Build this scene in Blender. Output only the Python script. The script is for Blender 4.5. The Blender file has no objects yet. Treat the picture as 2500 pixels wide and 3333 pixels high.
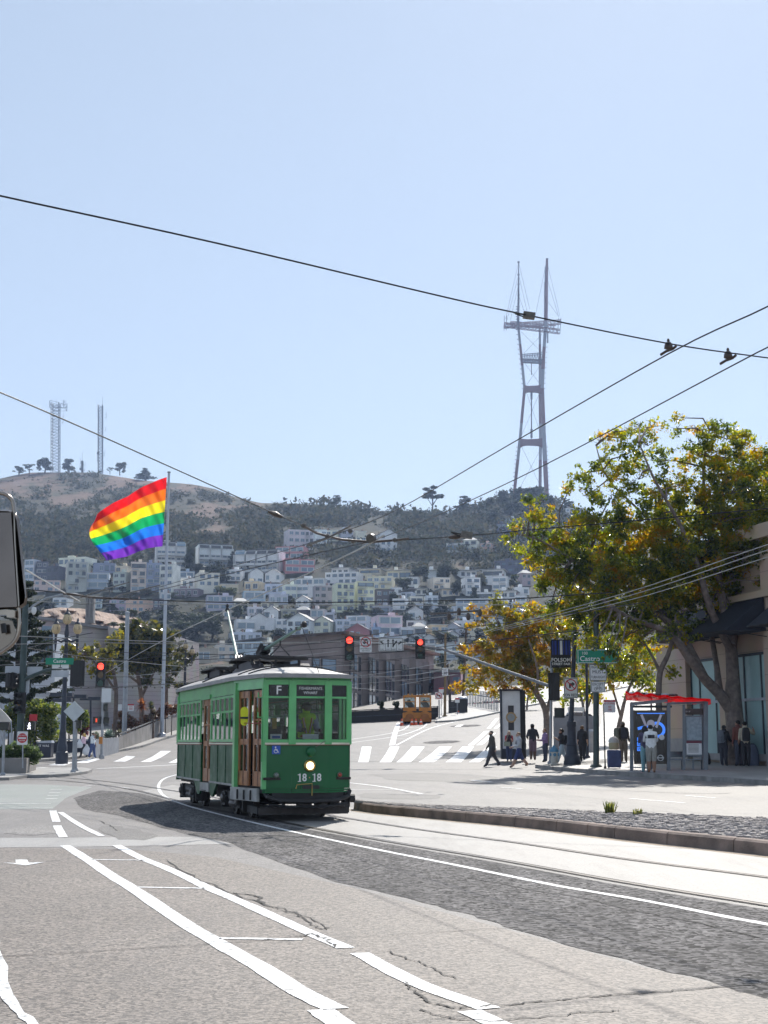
import bpy,bmesh,math,random
import numpy as np
from mathutils import Vector,Matrix
R=math.radians
SC=bpy.context.scene
COL=SC.collection
rnd=random.Random(7)
# ------------------------------------------------------------------ camera
FOC,HZ,EYE=4400.0,2415.0,1.6
PITCH=math.atan((HZ-1666.5)/FOC)
cam=bpy.data.cameras.new("camera")
cam.sensor_fit='HORIZONTAL';cam.sensor_width=36.0;cam.lens=36.0*FOC/2500.0
cam.clip_start=0.1;cam.clip_end=6000
co=bpy.data.objects.new("camera",cam);COL.objects.link(co)
co.location=(0,0,EYE);co.rotation_euler=(R(90)+PITCH,0,0)
SC.camera=co
# ------------------------------------------------------------------ light
SUN_EL,SUN_AZ=R(43),R(15)
world=bpy.data.worlds.new("World");SC.world=world;world.use_nodes=True
wn=world.node_tree.nodes;wl=world.node_tree.links
sky=wn.new('ShaderNodeTexSky');sky.sky_type='NISHITA';sky.sun_disc=False
sky.sun_elevation=SUN_EL;sky.sun_rotation=SUN_AZ
sky.altitude=0;sky.air_density=0.9;sky.dust_density=0.25;sky.ozone_density=1.6
bg=wn['Background'];bg.inputs['Strength'].default_value=0.118
hsv=wn.new('ShaderNodeHueSaturation');hsv.inputs['Saturation'].default_value=.66;hsv.inputs['Hue'].default_value=.49;hsv.inputs['Value'].default_value=.73
wl.new(sky.outputs['Color'],hsv.inputs['Color']);
mxs=wn.new('ShaderNodeMix');mxs.data_type='RGBA';mxs.inputs[0].default_value=.45;mxs.inputs[7].default_value=(3.05,3.75,4.75,1)
wl.new(hsv.outputs['Color'],mxs.inputs[6]);wl.new(mxs.outputs[2],bg.inputs['Color'])
sun=bpy.data.lights.new("sun",'SUN');sun.energy=4.1;sun.angle=R(0.53);sun.color=(1.0,0.95,0.87)
so=bpy.data.objects.new("sun",sun);COL.objects.link(so)
sdir=Vector((math.sin(SUN_AZ)*math.cos(SUN_EL),math.cos(SUN_AZ)*math.cos(SUN_EL),math.sin(SUN_EL)))
so.rotation_euler=sdir.to_track_quat('Z','Y').to_euler()
so.location=(40,60,120)
SC.view_settings.view_transform='Standard';SC.view_settings.look='None'
SC.view_settings.exposure=0.66;SC.view_settings.gamma=1.0
SC.render.engine='CYCLES'
SC.cycles.max_bounces=6;SC.cycles.diffuse_bounces=3;SC.cycles.glossy_bounces=3
SC.cycles.transmission_bounces=4;SC.cycles.transparent_max_bounces=12;SC.cycles.volume_bounces=0
SC.cycles.use_denoising=True
SC.cycles.use_light_tree=False
# ------------------------------------------------------------------ pixel <-> world
CP,SP=math.cos(PITCH),math.sin(PITCH)
def ray(px,py):
 xc=(px-1250.0)/FOC;yc=(1666.5-py)/FOC
 y=CP-SP*yc;z=SP+CP*yc
 return xc/y,z/y
def P(px,py,Y):
 a,b=ray(px,py);return Vector((a*Y,Y,EYE+b*Y))
def W(px,py,z):
 a,b=ray(px,py);Y=(z-EYE)/b;return Vector((a*Y,Y,z))
SK=[(-80,0),(30,0),(45,.1),(60,.32),(74,.45),(84,.85),(100,1.75),(123,3.2),(160,5.7),(200,8.4),(230,10.5),(900,10.5)]
SGX=np.arange(-80,902,2.0)
_h=np.interp(SGX,[a for a,b in SK],[b for a,b in SK])
_h=np.convolve(np.pad(_h,3,mode='edge'),np.ones(7)/7,mode='valid');_h[SGX<=32]=0
SGZ=_h
KX=0.7
def zs(s):return float(np.interp(s,SGX,SGZ))
def zg(x,y):return zs(y+KX*x)
def G(px,py,off=0.0,ymax=240):
 a,b=ray(px,py)
 f=lambda Y:EYE+b*Y-zg(a*Y,Y)-off
 y0=3.0
 while y0<ymax and f(y0+1.0)>0:y0+=1.0
 lo,hi=y0,y0+1.0
 for _ in range(30):
  m=(lo+hi)/2
  if f(m)>0:lo=m
  else :hi=m
 return Vector((a*hi,hi,EYE+b*hi))
def at_ground(px,Y,off=0.0):
 x=(px-1250.0)/FOC*Y/CP*CP
 a=(px-1250.0)/FOC/CP
 for _ in range(3):
  z=zg(a*Y,Y)+off
  dep=Y*CP+(z-EYE)*SP
  a=(px-1250.0)/FOC*dep/Y
 return Vector((a*Y,Y,zg(a*Y,Y)+off))
def ppm(Y):return FOC/(Y*CP)
# ------------------------------------------------------------------ materials
def srgb(c):
 if isinstance(c,str):c=tuple(int(c[i:i+2],16)/255 for i in (0,2,4))
 return tuple(x/12.92 if x<=.04045 else ((x+.055)/1.055)**2.4 for x in c[:3])
MATS={}
def mat(name,col,rough=.6,metal=0.0,var=.12,scale=3.0,bump=0.0,bscale=None,spec=.5,emit=None,estr=0,coat=0,dirt=None,dscale=1.5,damt=.5,detail=6):
 if name in MATS:return MATS[name]
 m=bpy.data.materials.new(name);m.use_nodes=True
 n=m.node_tree.nodes;l=m.node_tree.links;b=n['Principled BSDF']
 c=tuple(col)+(1,) if len(col)==3 else col
 tc=n.new('ShaderNodeTexCoord')
 if var>0:
  nz=n.new('ShaderNodeTexNoise');nz.inputs['Scale'].default_value=scale;nz.inputs['Detail'].default_value=detail
  l.new(tc.outputs['Object'],nz.inputs['Vector'])
  rp=n.new('ShaderNodeValToRGB')
  rp.color_ramp.elements[0].position=.3;rp.color_ramp.elements[1].position=.7
  rp.color_ramp.elements[0].color=tuple(x*(1-var) for x in c[:3])+(1,)
  rp.color_ramp.elements[1].color=tuple(min(1,x*(1+var)) for x in c[:3])+(1,)
  l.new(nz.outputs['Fac'],rp.inputs['Fac'])
  out=rp.outputs['Color']
  if dirt:
   n2=n.new('ShaderNodeTexNoise');n2.inputs['Scale'].default_value=dscale;n2.inputs['Detail'].default_value=8
   l.new(tc.outputs['Object'],n2.inputs['Vector'])
   r2=n.new('ShaderNodeValToRGB');r2.color_ramp.elements[0].position=.45;r2.color_ramp.elements[1].position=.7
   r2.color_ramp.elements[0].color=(0,0,0,1);r2.color_ramp.elements[1].color=(damt,damt,damt,1)
   l.new(n2.outputs['Fac'],r2.inputs['Fac'])
   mx=n.new('ShaderNodeMix');mx.data_type='RGBA';mx.inputs[7].default_value=tuple(dirt)+(1,)
   l.new(r2.outputs['Color'],mx.inputs[0]);l.new(out,mx.inputs[6]);out=mx.outputs[2]
  l.new(out,b.inputs['Base Color'])
 else :
  b.inputs['Base Color'].default_value=c
 b.inputs['Roughness'].default_value=rough;b.inputs['Metallic'].default_value=metal
 b.inputs['Specular IOR Level'].default_value=spec
 if coat:b.inputs['Coat Weight'].default_value=coat;b.inputs['Coat Roughness'].default_value=.08
 if emit:b.inputs['Emission Color'].default_value=tuple(emit)+(1,);b.inputs['Emission Strength'].default_value=estr
 if bump:
  nb=n.new('ShaderNodeTexNoise');nb.inputs['Scale'].default_value=bscale or scale*4;nb.inputs['Detail'].default_value=6
  l.new(tc.outputs['Object'],nb.inputs['Vector'])
  bp=n.new('ShaderNodeBump');bp.inputs['Strength'].default_value=bump;bp.inputs['Distance'].default_value=.02
  l.new(nb.outputs['Fac'],bp.inputs['Height']);l.new(bp.outputs['Normal'],b.inputs['Normal'])
 MATS[name]=m
 return m
def glass(name,tint=(.75,.8,.82),refl=1.0,rough=.03):
 if name in MATS:return MATS[name]
 m=bpy.data.materials.new(name);m.use_nodes=True
 n=m.node_tree.nodes;l=m.node_tree.links;n.remove(n['Principled BSDF'])
 o=n['Material Output'];t=n.new('ShaderNodeBsdfTransparent');t.inputs[0].default_value=tuple(tint)+(1,)
 g=n.new('ShaderNodeBsdfGlossy');g.inputs['Roughness'].default_value=rough
 fr=n.new('ShaderNodeFresnel');fr.inputs[0].default_value=1.5
 mu=n.new('ShaderNodeMath');mu.operation='MULTIPLY';mu.inputs[1].default_value=refl;mu.use_clamp=True
 mx=n.new('ShaderNodeMixShader');l.new(fr.outputs[0],mu.inputs[0]);l.new(mu.outputs[0],mx.inputs[0])
 l.new(t.outputs[0],mx.inputs[1]);l.new(g.outputs[0],mx.inputs[2]);l.new(mx.outputs[0],o.inputs[0])
 MATS[name]=m;return m
def leafmat(name,cols,trans=.5,rough=.45,gloss=.3,patch=0):
 """leaf with a colour of its own per leaf (random per island), light passing through"""
 if name in MATS:return MATS[name]
 m=bpy.data.materials.new(name);m.use_nodes=True
 n=m.node_tree.nodes;l=m.node_tree.links;b=n['Principled BSDF'];o=n['Material Output']
 ge=n.new('ShaderNodeNewGeometry');rp=n.new('ShaderNodeValToRGB')
 e=rp.color_ramp.elements
 while len(e)<len(cols):e.new(.5)
 for i,c in enumerate(cols):
  e[i].position=i/(len(cols)-1);e[i].color=tuple(c)+(1,)
 if patch:
  tc=n.new('ShaderNodeTexCoord');nz=n.new('ShaderNodeTexNoise');nz.inputs['Scale'].default_value=patch;nz.inputs['Detail'].default_value=3;l.new(tc.outputs['Object'],nz.inputs['Vector'])
  ma=n.new('ShaderNodeMath');ma.operation='MULTIPLY_ADD';ma.inputs[1].default_value=3.2;ma.inputs[2].default_value=-1.45;l.new(nz.outputs['Fac'],ma.inputs[0])
  mb_=n.new('ShaderNodeMath');mb_.operation='MULTIPLY_ADD';mb_.inputs[1].default_value=.55;l.new(ge.outputs['Random Per Island'],mb_.inputs[0]);l.new(ma.outputs[0],mb_.inputs[2]);l.new(mb_.outputs[0],rp.inputs['Fac'])
 else :l.new(ge.outputs['Random Per Island'],rp.inputs['Fac'])
 l.new(rp.outputs['Color'],b.inputs['Base Color']);b.inputs['Roughness'].default_value=rough
 b.inputs['Specular IOR Level'].default_value=gloss
 tr=n.new('ShaderNodeBsdfTranslucent')
 hs=n.new('ShaderNodeHueSaturation');hs.inputs['Saturation'].default_value=1.1;hs.inputs['Value'].default_value=3.3
 l.new(rp.outputs['Color'],hs.inputs['Color']);l.new(hs.outputs['Color'],tr.inputs['Color'])
 mx=n.new('ShaderNodeMixShader');mx.inputs[0].default_value=trans
 l.new(b.outputs[0],mx.inputs[1]);l.new(tr.outputs[0],mx.inputs[2]);l.new(mx.outputs[0],o.inputs[0])
 MATS[name]=m;return m
# ------------------------------------------------------------------ objects
def link(o,parent=None):
 COL.objects.link(o)
 if parent is not None:o.parent=parent
 return o
def tag(o,label=None,cat=None,group=None,kind=None):
 if label:o['label']=label
 if cat:o['category']=cat
 if group:o['group']=group
 if kind:o['kind']=kind
 return o
def thing(name,label,cat,loc=(0,0,0),rz=0.0,group=None):
 o=bpy.data.objects.new(name,None);o.empty_display_size=.3
 link(o);o.location=loc;o.rotation_euler=(0,0,rz)
 return tag(o,label,cat,group)
def copy_tree(o,parent=None):
 c=o.copy();COL.objects.link(c)
 if parent is not None:c.parent=parent
 for ch in list(o.children):copy_tree(ch,c)
 return c
class MB:
 def __init__(s):s.v=[];s.f=[];s.m=[];s.mats=[]
 def mi(s,m):
  if m not in s.mats:s.mats.append(m)
  return s.mats.index(m)
 def add(s,vs,fs,m):
  b=len(s.v);k=s.mi(m)
  s.v+=[tuple(v) for v in vs]
  for f in fs:s.f.append([b+i for i in f]);s.m.append(k)
  return s
 def box(s,c,d,m,rz=0.0,mtx=None):
  x,y,z=d[0]/2,d[1]/2,d[2]/2
  vs=[Vector((i*x,j*y,k*z)) for k in (-1,1) for j in (-1,1) for i in (-1,1)]
  if mtx is not None:vs=[mtx@v for v in vs]
  elif rz:r=Matrix.Rotation(rz,3,'Z');vs=[r@v for v in vs]
  c=Vector(c)
  return s.add([v+c for v in vs],[(0,2,3,1),(4,5,7,6),(0,1,5,4),(2,6,7,3),(0,4,6,2),(1,3,7,5)],m)
 def bar(s,a,b,w,h,m,up=(0,0,1)):
  a,b=Vector(a),Vector(b);d=b-a;L=d.length
  if L<1e-6:return s
  d/=L;u=Vector(up)
  if abs(d.dot(u))>.98:u=Vector((0,1,0))
  x=d.cross(u).normalized();y=x.cross(d)
  mt=Matrix((x,d,y)).transposed()
  return s.box((a+b)/2,(w,L,h),m,mtx=mt)
 def tube(s,pts,r,m,n=8,caps=True):
  pts=[Vector(p) for p in pts];k=len(pts)
  rs=r if isinstance(r,(list,tuple)) else [r]*k
  vs=[];u=None
  for i,p in enumerate(pts):
   d=(pts[min(i+1,k-1)]-pts[max(i-1,0)]).normalized()
   if u is None:
    u=d.cross(Vector((0,0,1)))
    if u.length<.05:u=Vector((1,0,0))
   u=(u-d*u.dot(d)).normalized();w=d.cross(u)
   for j in range(n):
    t=2*math.pi*j/n;vs.append(p+(u*math.cos(t)+w*math.sin(t))*rs[i])
  fs=[(i*n+j,i*n+(j+1)%n,(i+1)*n+(j+1)%n,(i+1)*n+j) for i in range(k-1) for j in range(n)]
  if caps:fs.append(tuple(range(n-1,-1,-1)));fs.append(tuple((k-1)*n+j for j in range(n)))
  return s.add(vs,fs,m)
 def lathe(s,prof,c,m,n=14,axis=None,sy=1.0):
  c=Vector(c);vs=[]
  q=Vector((0,0,1)).rotation_difference(Vector(axis)) if axis else None
  for r,z in prof:
   for j in range(n):
    t=2*math.pi*j/n;v=Vector((r*math.cos(t),r*math.sin(t)*sy,z))
    if q:v=q@v
    vs.append(c+v)
  k=len(prof)
  fs=[(i*n+j,i*n+(j+1)%n,(i+1)*n+(j+1)%n,(i+1)*n+j) for i in range(k-1) for j in range(n)]
  fs.append(tuple(range(n-1,-1,-1)));fs.append(tuple((k-1)*n+j for j in range(n)))
  return s.add(vs,fs,m)
 def prism(s,poly,o,ax,ay,an,t,m):
  o,ax,ay,an=Vector(o),Vector(ax),Vector(ay),Vector(an)
  k=len(poly);vs=[o+ax*p[0]+ay*p[1] for p in poly]+[o+ax*p[0]+ay*p[1]+an*t for p in poly]
  fs=[tuple(range(k-1,-1,-1)),tuple(range(k,2*k))]+[(i,(i+1)%k,k+(i+1)%k,k+i) for i in range(k)]
  return s.add(vs,fs,m)
 def disc(s,c,r,m,nrm=(0,-1,0),t=.01,n=20,r0=0):
  c=Vector(c);nv=Vector(nrm).normalized();u=nv.cross(Vector((0,0,1)))
  if u.length<.05:u=Vector((1,0,0))
  u.normalize();w=u.cross(nv)
  if r0<=0:
   return s.prism([(r*math.cos(2*math.pi*i/n),r*math.sin(2*math.pi*i/n)) for i in range(n)],c,u,w,nv,t,m)
  vs=[]
  for rr,tt in ((r,0),(r,t),(r0,t),(r0,0)):
   for i in range(n):
    a=2*math.pi*i/n;vs.append(c+u*rr*math.cos(a)+w*rr*math.sin(a)+nv*tt)
  fs=[(q*n+i,q*n+(i+1)%n,((q+1)%4)*n+(i+1)%n,((q+1)%4)*n+i) for q in range(4) for i in range(n)]
  return s.add(vs,fs,m)
 def build(s,name,parent=None,smooth=False,loc=None):
  me=bpy.data.meshes.new(name);me.from_pydata(s.v,[],s.f)
  for m in s.mats:me.materials.append(m)
  me.polygons.foreach_set('material_index',s.m)
  if smooth:me.polygons.foreach_set('use_smooth',[True]*len(s.f))
  me.validate();me.update()
  bm=bmesh.new();bm.from_mesh(me);bmesh.ops.recalc_face_normals(bm,faces=bm.faces);bm.to_mesh(me);bm.free()
  if smooth:
   try:me.set_sharp_from_angle(angle=R(40))
   except Exception:pass
  o=bpy.data.objects.new(name,me);link(o,parent)
  if loc is not None:o.location=loc
  return o
def text_mesh(name,s,size,m,origin,ax,ay,parent=None,align='CENTER',bold=.0,ext=.004,sx=1.0):
 """lettering as real thin letters: ax = reading direction, ay = up"""
 cu=bpy.data.curves.new(name,'FONT');cu.body=s;cu.size=size;cu.align_x=align;cu.align_y='CENTER'
 cu.extrude=ext;cu.offset=bold;cu.resolution_u=3
 t=bpy.data.objects.new(name,cu);COL.objects.link(t)
 dg=bpy.context.evaluated_depsgraph_get();me=bpy.data.meshes.new_from_object(t.evaluated_get(dg))
 bpy.data.objects.remove(t);bpy.data.curves.remove(cu)
 ax,ay=Vector(ax).normalized(),Vector(ay).normalized();an=ax.cross(ay)
 mt=Matrix((ax,ay,an)).transposed().to_4x4();mt.translation=Vector(origin)
 me.transform(mt@Matrix.Diagonal((sx,1,1,1)))
 me.materials.clear();me.materials.append(m);me.name=name
 o=bpy.data.objects.new(name,me);link(o,parent)
 return o
# ------------------------------------------------------------------ ground sheets
def sheet(name,pts,layer,m,kind='structure',thick=0.0,off=0.0,raw=False,parent=None):
 """a sheet lying on the ground; pts are world points; thick > 0 gives it a real kerb"""
 bm=bmesh.new()
 vs=[bm.verts.new((p[0],p[1],0)) for p in pts]
 f=bm.faces.new(vs)
 if f.normal.z<0:f.normal_flip()
 bm.normal_update()
 bmesh.ops.triangulate(bm,faces=bm.faces[:])
 s0=min(p[1]+KX*p[0] for p in pts);s1=max(p[1]+KX*p[0] for p in pts)
 nrm=Vector((KX,1,0)).normalized()
 for s in SGX[(SGX>max(s0,30))&(SGX<min(s1,236))]:
  bmesh.ops.bisect_plane(bm,geom=bm.verts[:]+bm.edges[:]+bm.faces[:],dist=1e-5,plane_co=Vector((0,float(s),0)),plane_no=nrm)
 z0=layer*.0016+off
 for f in bm.faces:
  if f.normal.z<0:f.normal_flip()
 if thick>0:
  for v in bm.verts:v.co.z=zg(v.co.x,v.co.y)+off
  top=bm.faces[:]
  r=bmesh.ops.extrude_face_region(bm,geom=top)
  up=[e for e in r['geom'] if isinstance(e,bmesh.types.BMVert)]
  for v in up:v.co.z+=thick
  bmesh.ops.delete(bm,geom=[f for f in bm.faces if f in set(top)],context='FACES_ONLY')
 else :
  for v in bm.verts:v.co.z=zg(v.co.x,v.co.y)+z0
 bmesh.ops.recalc_face_normals(bm,faces=bm.faces)
 if thick<=0:
  bm.normal_update()
  for f in bm.faces:
   if f.normal.z<0:f.normal_flip()
 me=bpy.data.meshes.new(name);bm.to_mesh(me);bm.free();me.materials.append(m)
 o=bpy.data.objects.new(name,me);link(o,parent)
 if kind:o['kind']=kind
 return o
def smoothline(pts,n=6):
 """Catmull-Rom through points"""
 pts=[Vector(p) for p in pts];out=[]
 for i in range(len(pts)-1):
  p0=pts[max(i-1,0)];p1=pts[i];p2=pts[i+1];p3=pts[min(i+2,len(pts)-1)]
  for k in range(n):
   t=k/n
   out.append(.5*((2*p1)+(p2-p0)*t+(2*p0-5*p1+4*p2-p3)*t*t+(3*p1-p0-3*p2+p3)*t**3))
 out.append(pts[-1]);return out
def strip_pts(line,w0,w1=None,jit=0.0):
 line=[Vector((p[0],p[1],0)) for p in line];L=[];Rr=[];n=len(line)
 for i,p in enumerate(line):
  d=(line[min(i+1,n-1)]-line[max(i-1,0)]).normalized();q=Vector((-d.y,d.x,0))
  w=w0 if w1 is None else w0+(w1-w0)*i/(n-1)
  L.append(p+q*(w/2+rnd.uniform(-jit,jit)));Rr.append(p-q*(w/2+rnd.uniform(-jit,jit)))
 return L+Rr[::-1]
def gline(pxs,n=6):return smoothline([G(*p) for p in pxs],n)
# ================================================================== ground, roads and kerbs
def asphalt(name,col,col2,speck=.5,rough=.62,sc=60.0,bump=.35,stain=(.09,.085,.085),samt=.45):
 m=bpy.data.materials.new(name);m.use_nodes=True
 n=m.node_tree.nodes;l=m.node_tree.links;b=n['Principled BSDF']
 tc=n.new('ShaderNodeTexCoord')
 vo=n.new('ShaderNodeTexVoronoi');vo.inputs['Scale'].default_value=sc;l.new(tc.outputs['Object'],vo.inputs['Vector'])
 big=n.new('ShaderNodeTexNoise');big.inputs['Scale'].default_value=.35;big.inputs['Detail'].default_value=9;big.inputs['Roughness'].default_value=.65
 l.new(tc.outputs['Object'],big.inputs['Vector'])
 r1=n.new('ShaderNodeValToRGB');r1.color_ramp.elements[0].position=.35;r1.color_ramp.elements[1].position=.65
 r1.color_ramp.elements[0].color=tuple(col)+(1,);r1.color_ramp.elements[1].color=tuple(col2)+(1,)
 l.new(big.outputs['Fac'],r1.inputs['Fac'])
 sp=n.new('ShaderNodeSeparateColor');l.new(vo.outputs['Color'],sp.inputs[0])
 mr=n.new('ShaderNodeMapRange');mr.inputs[3].default_value=1-speck;mr.inputs[4].default_value=1+speck
 l.new(sp.outputs[0],mr.inputs[0])
 vm=n.new('ShaderNodeVectorMath');vm.operation='SCALE';l.new(r1.outputs['Color'],vm.inputs[0]);l.new(mr.outputs[0],vm.inputs['Scale'])
 st=n.new('ShaderNodeTexNoise');st.inputs['Scale'].default_value=1.1;st.inputs['Detail'].default_value=10;st.inputs['Roughness'].default_value=.7
 mp=n.new('ShaderNodeMapping');mp.inputs['Scale'].default_value=(1.5,.22,1);mp.inputs['Rotation'].default_value=(0,0,R(-20))
 l.new(tc.outputs['Object'],mp.inputs['Vector']);l.new(mp.outputs[0],st.inputs['Vector'])
 r2=n.new('ShaderNodeValToRGB');r2.color_ramp.elements[0].position=.47;r2.color_ramp.elements[1].position=.7
 r2.color_ramp.elements[0].color=(0,0,0,1);r2.color_ramp.elements[1].color=(samt,samt,samt,1);l.new(st.outputs['Fac'],r2.inputs['Fac'])
 mx=n.new('ShaderNodeMix');mx.data_type='RGBA';mx.inputs[7].default_value=tuple(stain)+(1,)
 l.new(r2.outputs['Color'],mx.inputs[0]);l.new(vm.outputs[0],mx.inputs[6]);l.new(mx.outputs[2],b.inputs['Base Color'])
 rr=n.new('ShaderNodeMapRange');rr.inputs[3].default_value=rough-.1;rr.inputs[4].default_value=rough+.12
 l.new(big.outputs['Fac'],rr.inputs[0]);l.new(rr.outputs[0],b.inputs['Roughness'])
 n3=n.new('ShaderNodeTexNoise');n3.inputs['Scale'].default_value=sc*.8;n3.inputs['Detail'].default_value=4;l.new(tc.outputs['Object'],n3.inputs['Vector'])
 bp=n.new('ShaderNodeBump');bp.inputs['Strength'].default_value=bump;bp.inputs['Distance'].default_value=.012
 l.new(n3.outputs['Fac'],bp.inputs['Height']);l.new(bp.outputs['Normal'],b.inputs['Normal'])
 b.inputs['Specular IOR Level'].default_value=.5
 MATS[name]=m;return m
M_ROAD=asphalt('worn_asphalt',(.13,.12,.115),(.195,.182,.175),.4,.64,45,.5)
M_WARM=asphalt('warm_asphalt',(.13,.108,.092),(.18,.155,.136),.7,.66,42,.5,samt=.3)
M_DARK=asphalt('coarse_dark_asphalt',(.085,.08,.08),(.145,.137,.135),1.0,.85,24,1.0,(.02,.02,.022),.7)
M_DARK.node_tree.nodes['Principled BSDF'].inputs['Specular IOR Level'].default_value=.2
M_SLAB=asphalt('track_concrete',(.25,.235,.222),(.31,.295,.28),.16,.62,60,.25,(.13,.12,.11),.5)
M_BAND=asphalt('pale_patch',(.26,.25,.24),(.32,.31,.30),.2,.6,60,.25,(.16,.15,.15),.4)
M_WALK=asphalt('sidewalk_concrete',(.26,.25,.24),(.33,.32,.305),.12,.6,40,.2,(.14,.13,.12),.45)
M_KERB=mat('kerb_concrete',(.24,.18,.15),.85,var=.28,scale=2.2,bump=.4,bscale=30,dirt=(.07,.055,.045),dscale=3,damt=.6)
M_KERBG=mat('grey_kerb',(.26,.25,.24),.8,var=.2,scale=2,bump=.2,dirt=(.1,.09,.09),dscale=3)
M_GREEN=asphalt('green_lane_paint',(.19,.21,.19),(.24,.255,.24),.2,.6,50,.3,(.2,.2,.2),.8)
M_CRACK=mat('tar_crack',(.018,.016,.016),.8,var=.3,scale=20)
M_DUST=mat('kerb_dust',(.32,.25,.18),.9,var=.3,scale=6)
def paintmat():
 m=bpy.data.materials.new('road_paint');m.use_nodes=True
 n=m.node_tree.nodes;l=m.node_tree.links;b=n['Principled BSDF']
 tc=n.new('ShaderNodeTexCoord');nz=n.new('ShaderNodeTexNoise');nz.inputs['Scale'].default_value=12;nz.inputs['Detail'].default_value=12;nz.inputs['Roughness'].default_value=.75
 l.new(tc.outputs['Object'],nz.inputs['Vector'])
 rp=n.new('ShaderNodeValToRGB');rp.color_ramp.elements[0].position=.36;rp.color_ramp.elements[1].position=.52
 rp.color_ramp.elements[0].color=(.22,.21,.2,1);rp.color_ramp.elements[1].color=(.8,.8,.8,1)
 l.new(nz.outputs['Fac'],rp.inputs['Fac']);l.new(rp.outputs['Color'],b.inputs['Base Color']);b.inputs['Roughness'].default_value=.55
 MATS['road_paint']=m;return m
M_PAINT=paintmat()
def ground():
 vs=[];fs=[];xs=[-260,-40,40,260]
 ss=[s for s in SGX if -80<=s<=30 and int(s)%10==0]+[s for s in SGX if 30<s<=234]+[300,420]
 for s in ss:
  for x in xs:vs.append((x,s-KX*x,zs(s)))
 k=len(xs)
 for i in range(len(ss)-1):
  for j in range(k-1):fs.append((i*k+j,i*k+j+1,(i+1)*k+j+1,(i+1)*k+j))
 me=bpy.data.meshes.new('road');me.from_pydata(vs,[],fs);me.materials.append(M_ROAD);me.update()
 o=bpy.data.objects.new('road',me);link(o);o['kind']='structure';return o
ground()
def gp(pxs,off=0.0):return [G(p[0],p[1],off) for p in pxs]
RAIL_L=[(20,2536),(180,2540),(339,2556),(452,2575),(558,2602),(678,2632),(829,2658),(980,2688),(1250,2737),(1606,2796),(2028,2872),(2500,2948),(2900,3012)]
RAIL_R=[(20,2524),(200,2531),(400,2550),(580,2577),(660,2590),(850,2622),(1053,2650),(1100,2659),(1353,2699),(1690,2745),(2028,2796),(2500,2857),(2900,2915)]
KERB=[(1150,2634),(1227,2648),(1522,2676),(1741,2698),(2079,2739),(2500,2786),(2900,2834)]
sheet('warm_road_patch',gp([(-400,2752),(60,2760),(420,2764),(700,2790),(1150,2890),(1700,3040),(2100,3150),(2500,3240),(2900,3333),(3300,3600),(-900,3900)]),1,M_WARM)
sheet('pale_road_band',gp([(-300,2728),(200,2727),(640,2724),(760,2748),(330,2756),(-300,2762)]),2,M_BAND)
rl=gline(RAIL_L,5);rr_=gline(RAIL_R,5);kb=gline(KERB,4)
dl=[(241,2598),(279,2634),(377,2654),(482,2681),(618,2718),(740,2742),(859,2790),(1100,2872),(1300,2915),(1505,2973),(1648,3015),(2028,3125),(2349,3208),(2500,3245),(2900,3340)]
edge=smoothline([G(*p) for p in dl],5);edge=[Vector((p.x+rnd.uniform(-.04,.04),p.y+rnd.uniform(-.06,.06),0)) for p in edge]
up_=[G(*p) for p in [(324,2573),(452,2582),(558,2610),(678,2640),(829,2666),(980,2696),(1250,2745),(1606,2806),(2028,2884),(2500,2962),(2900,3028)]]
sheet('dark_road_strip',edge+smoothline(up_,4)[::-1],2,M_DARK)
slab=[G(*p) for p in [(452,2577),(558,2604),(678,2634),(829,2660),(980,2690),(1250,2739),(1606,2799),(2028,2875),(2500,2951),(2900,3016)]]
slab_r=[G(*p) for p in [(560,2555),(850,2596),(1100,2622),(1150,2630)]]+kb
sheet('track_bed',smoothline(slab,4)+slab_r[::-1],1,M_SLAB)
sheet('cross_street_patch',gp([(1160,2560),(1500,2572),(2000,2600),(2500,2620),(2500,2650),(1700,2630),(1160,2606)]),1,M_ROAD)
sheet('green_bike_lane',gp([(-200,2552),(150,2554),(300,2562),(210,2600),(170,2634),(-250,2634)]),1,M_GREEN)
dm=strip_pts([p+Vector((-.12,-.1,0)) for p in kb],.16,jit=.03);sheet('kerb_dust_line',dm,2,M_DUST)
M_PATCH=[asphalt('patch_asphalt_%d'%i,tuple(x*k for x in (.12,.112,.108)),tuple(x*k for x in (.17,.16,.152)),.5,.66,40,.5) for i,k in enumerate((.8,1.25))]
for i,q in enumerate(([(1200,2520),(1420,2517),(1600,2527),(1560,2542),(1300,2540)],[(1700,2548),(2050,2556),(2350,2572),(2300,2584),(1850,2566)],[(1180,2582),(1420,2590),(1380,2602),(1180,2596)],[(60,2690),(170,2686),(190,2712),(40,2718)],[(330,2690),(420,2694),(520,2728),(400,2732)],[(900,2450),(1150,2452),(1130,2475),(880,2478)],[(1650,2440),(1560,2442),(1500,2470),(1630,2474)],[(380,2490),(560,2482),(580,2505),(420,2512)])):
 g_=gp(q);sheet('road_repair_patch',[Vector((p.x+rnd.uniform(-.12,.12),p.y+rnd.uniform(-.15,.15),0)) for p in smoothline(g_+g_[:1],4)[:-1]],3,M_PATCH[i%2] if i<8 else M_WARM)
M_RAIL=mat('polished_rail',(.1,.09,.085),.38,.85,var=.2,scale=4)
M_GROOVE=mat('rail_groove',(.02,.018,.018),.9,var=.2)
for nm,ln in (('rail',rl),('rail',rr_)):
 sheet(nm,strip_pts(ln,.07),5,M_RAIL);sheet('rail_groove',strip_pts(ln,.16),4,M_GROOVE)
def line(pxs,w,name='lane_line',w1=None,n=4,jit=.006,layer=4):return sheet(name,strip_pts(gline(pxs,n) if len(pxs)>2 else smoothline([G(*p) for p in pxs],6),w,w1,jit),layer,M_PAINT)
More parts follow.
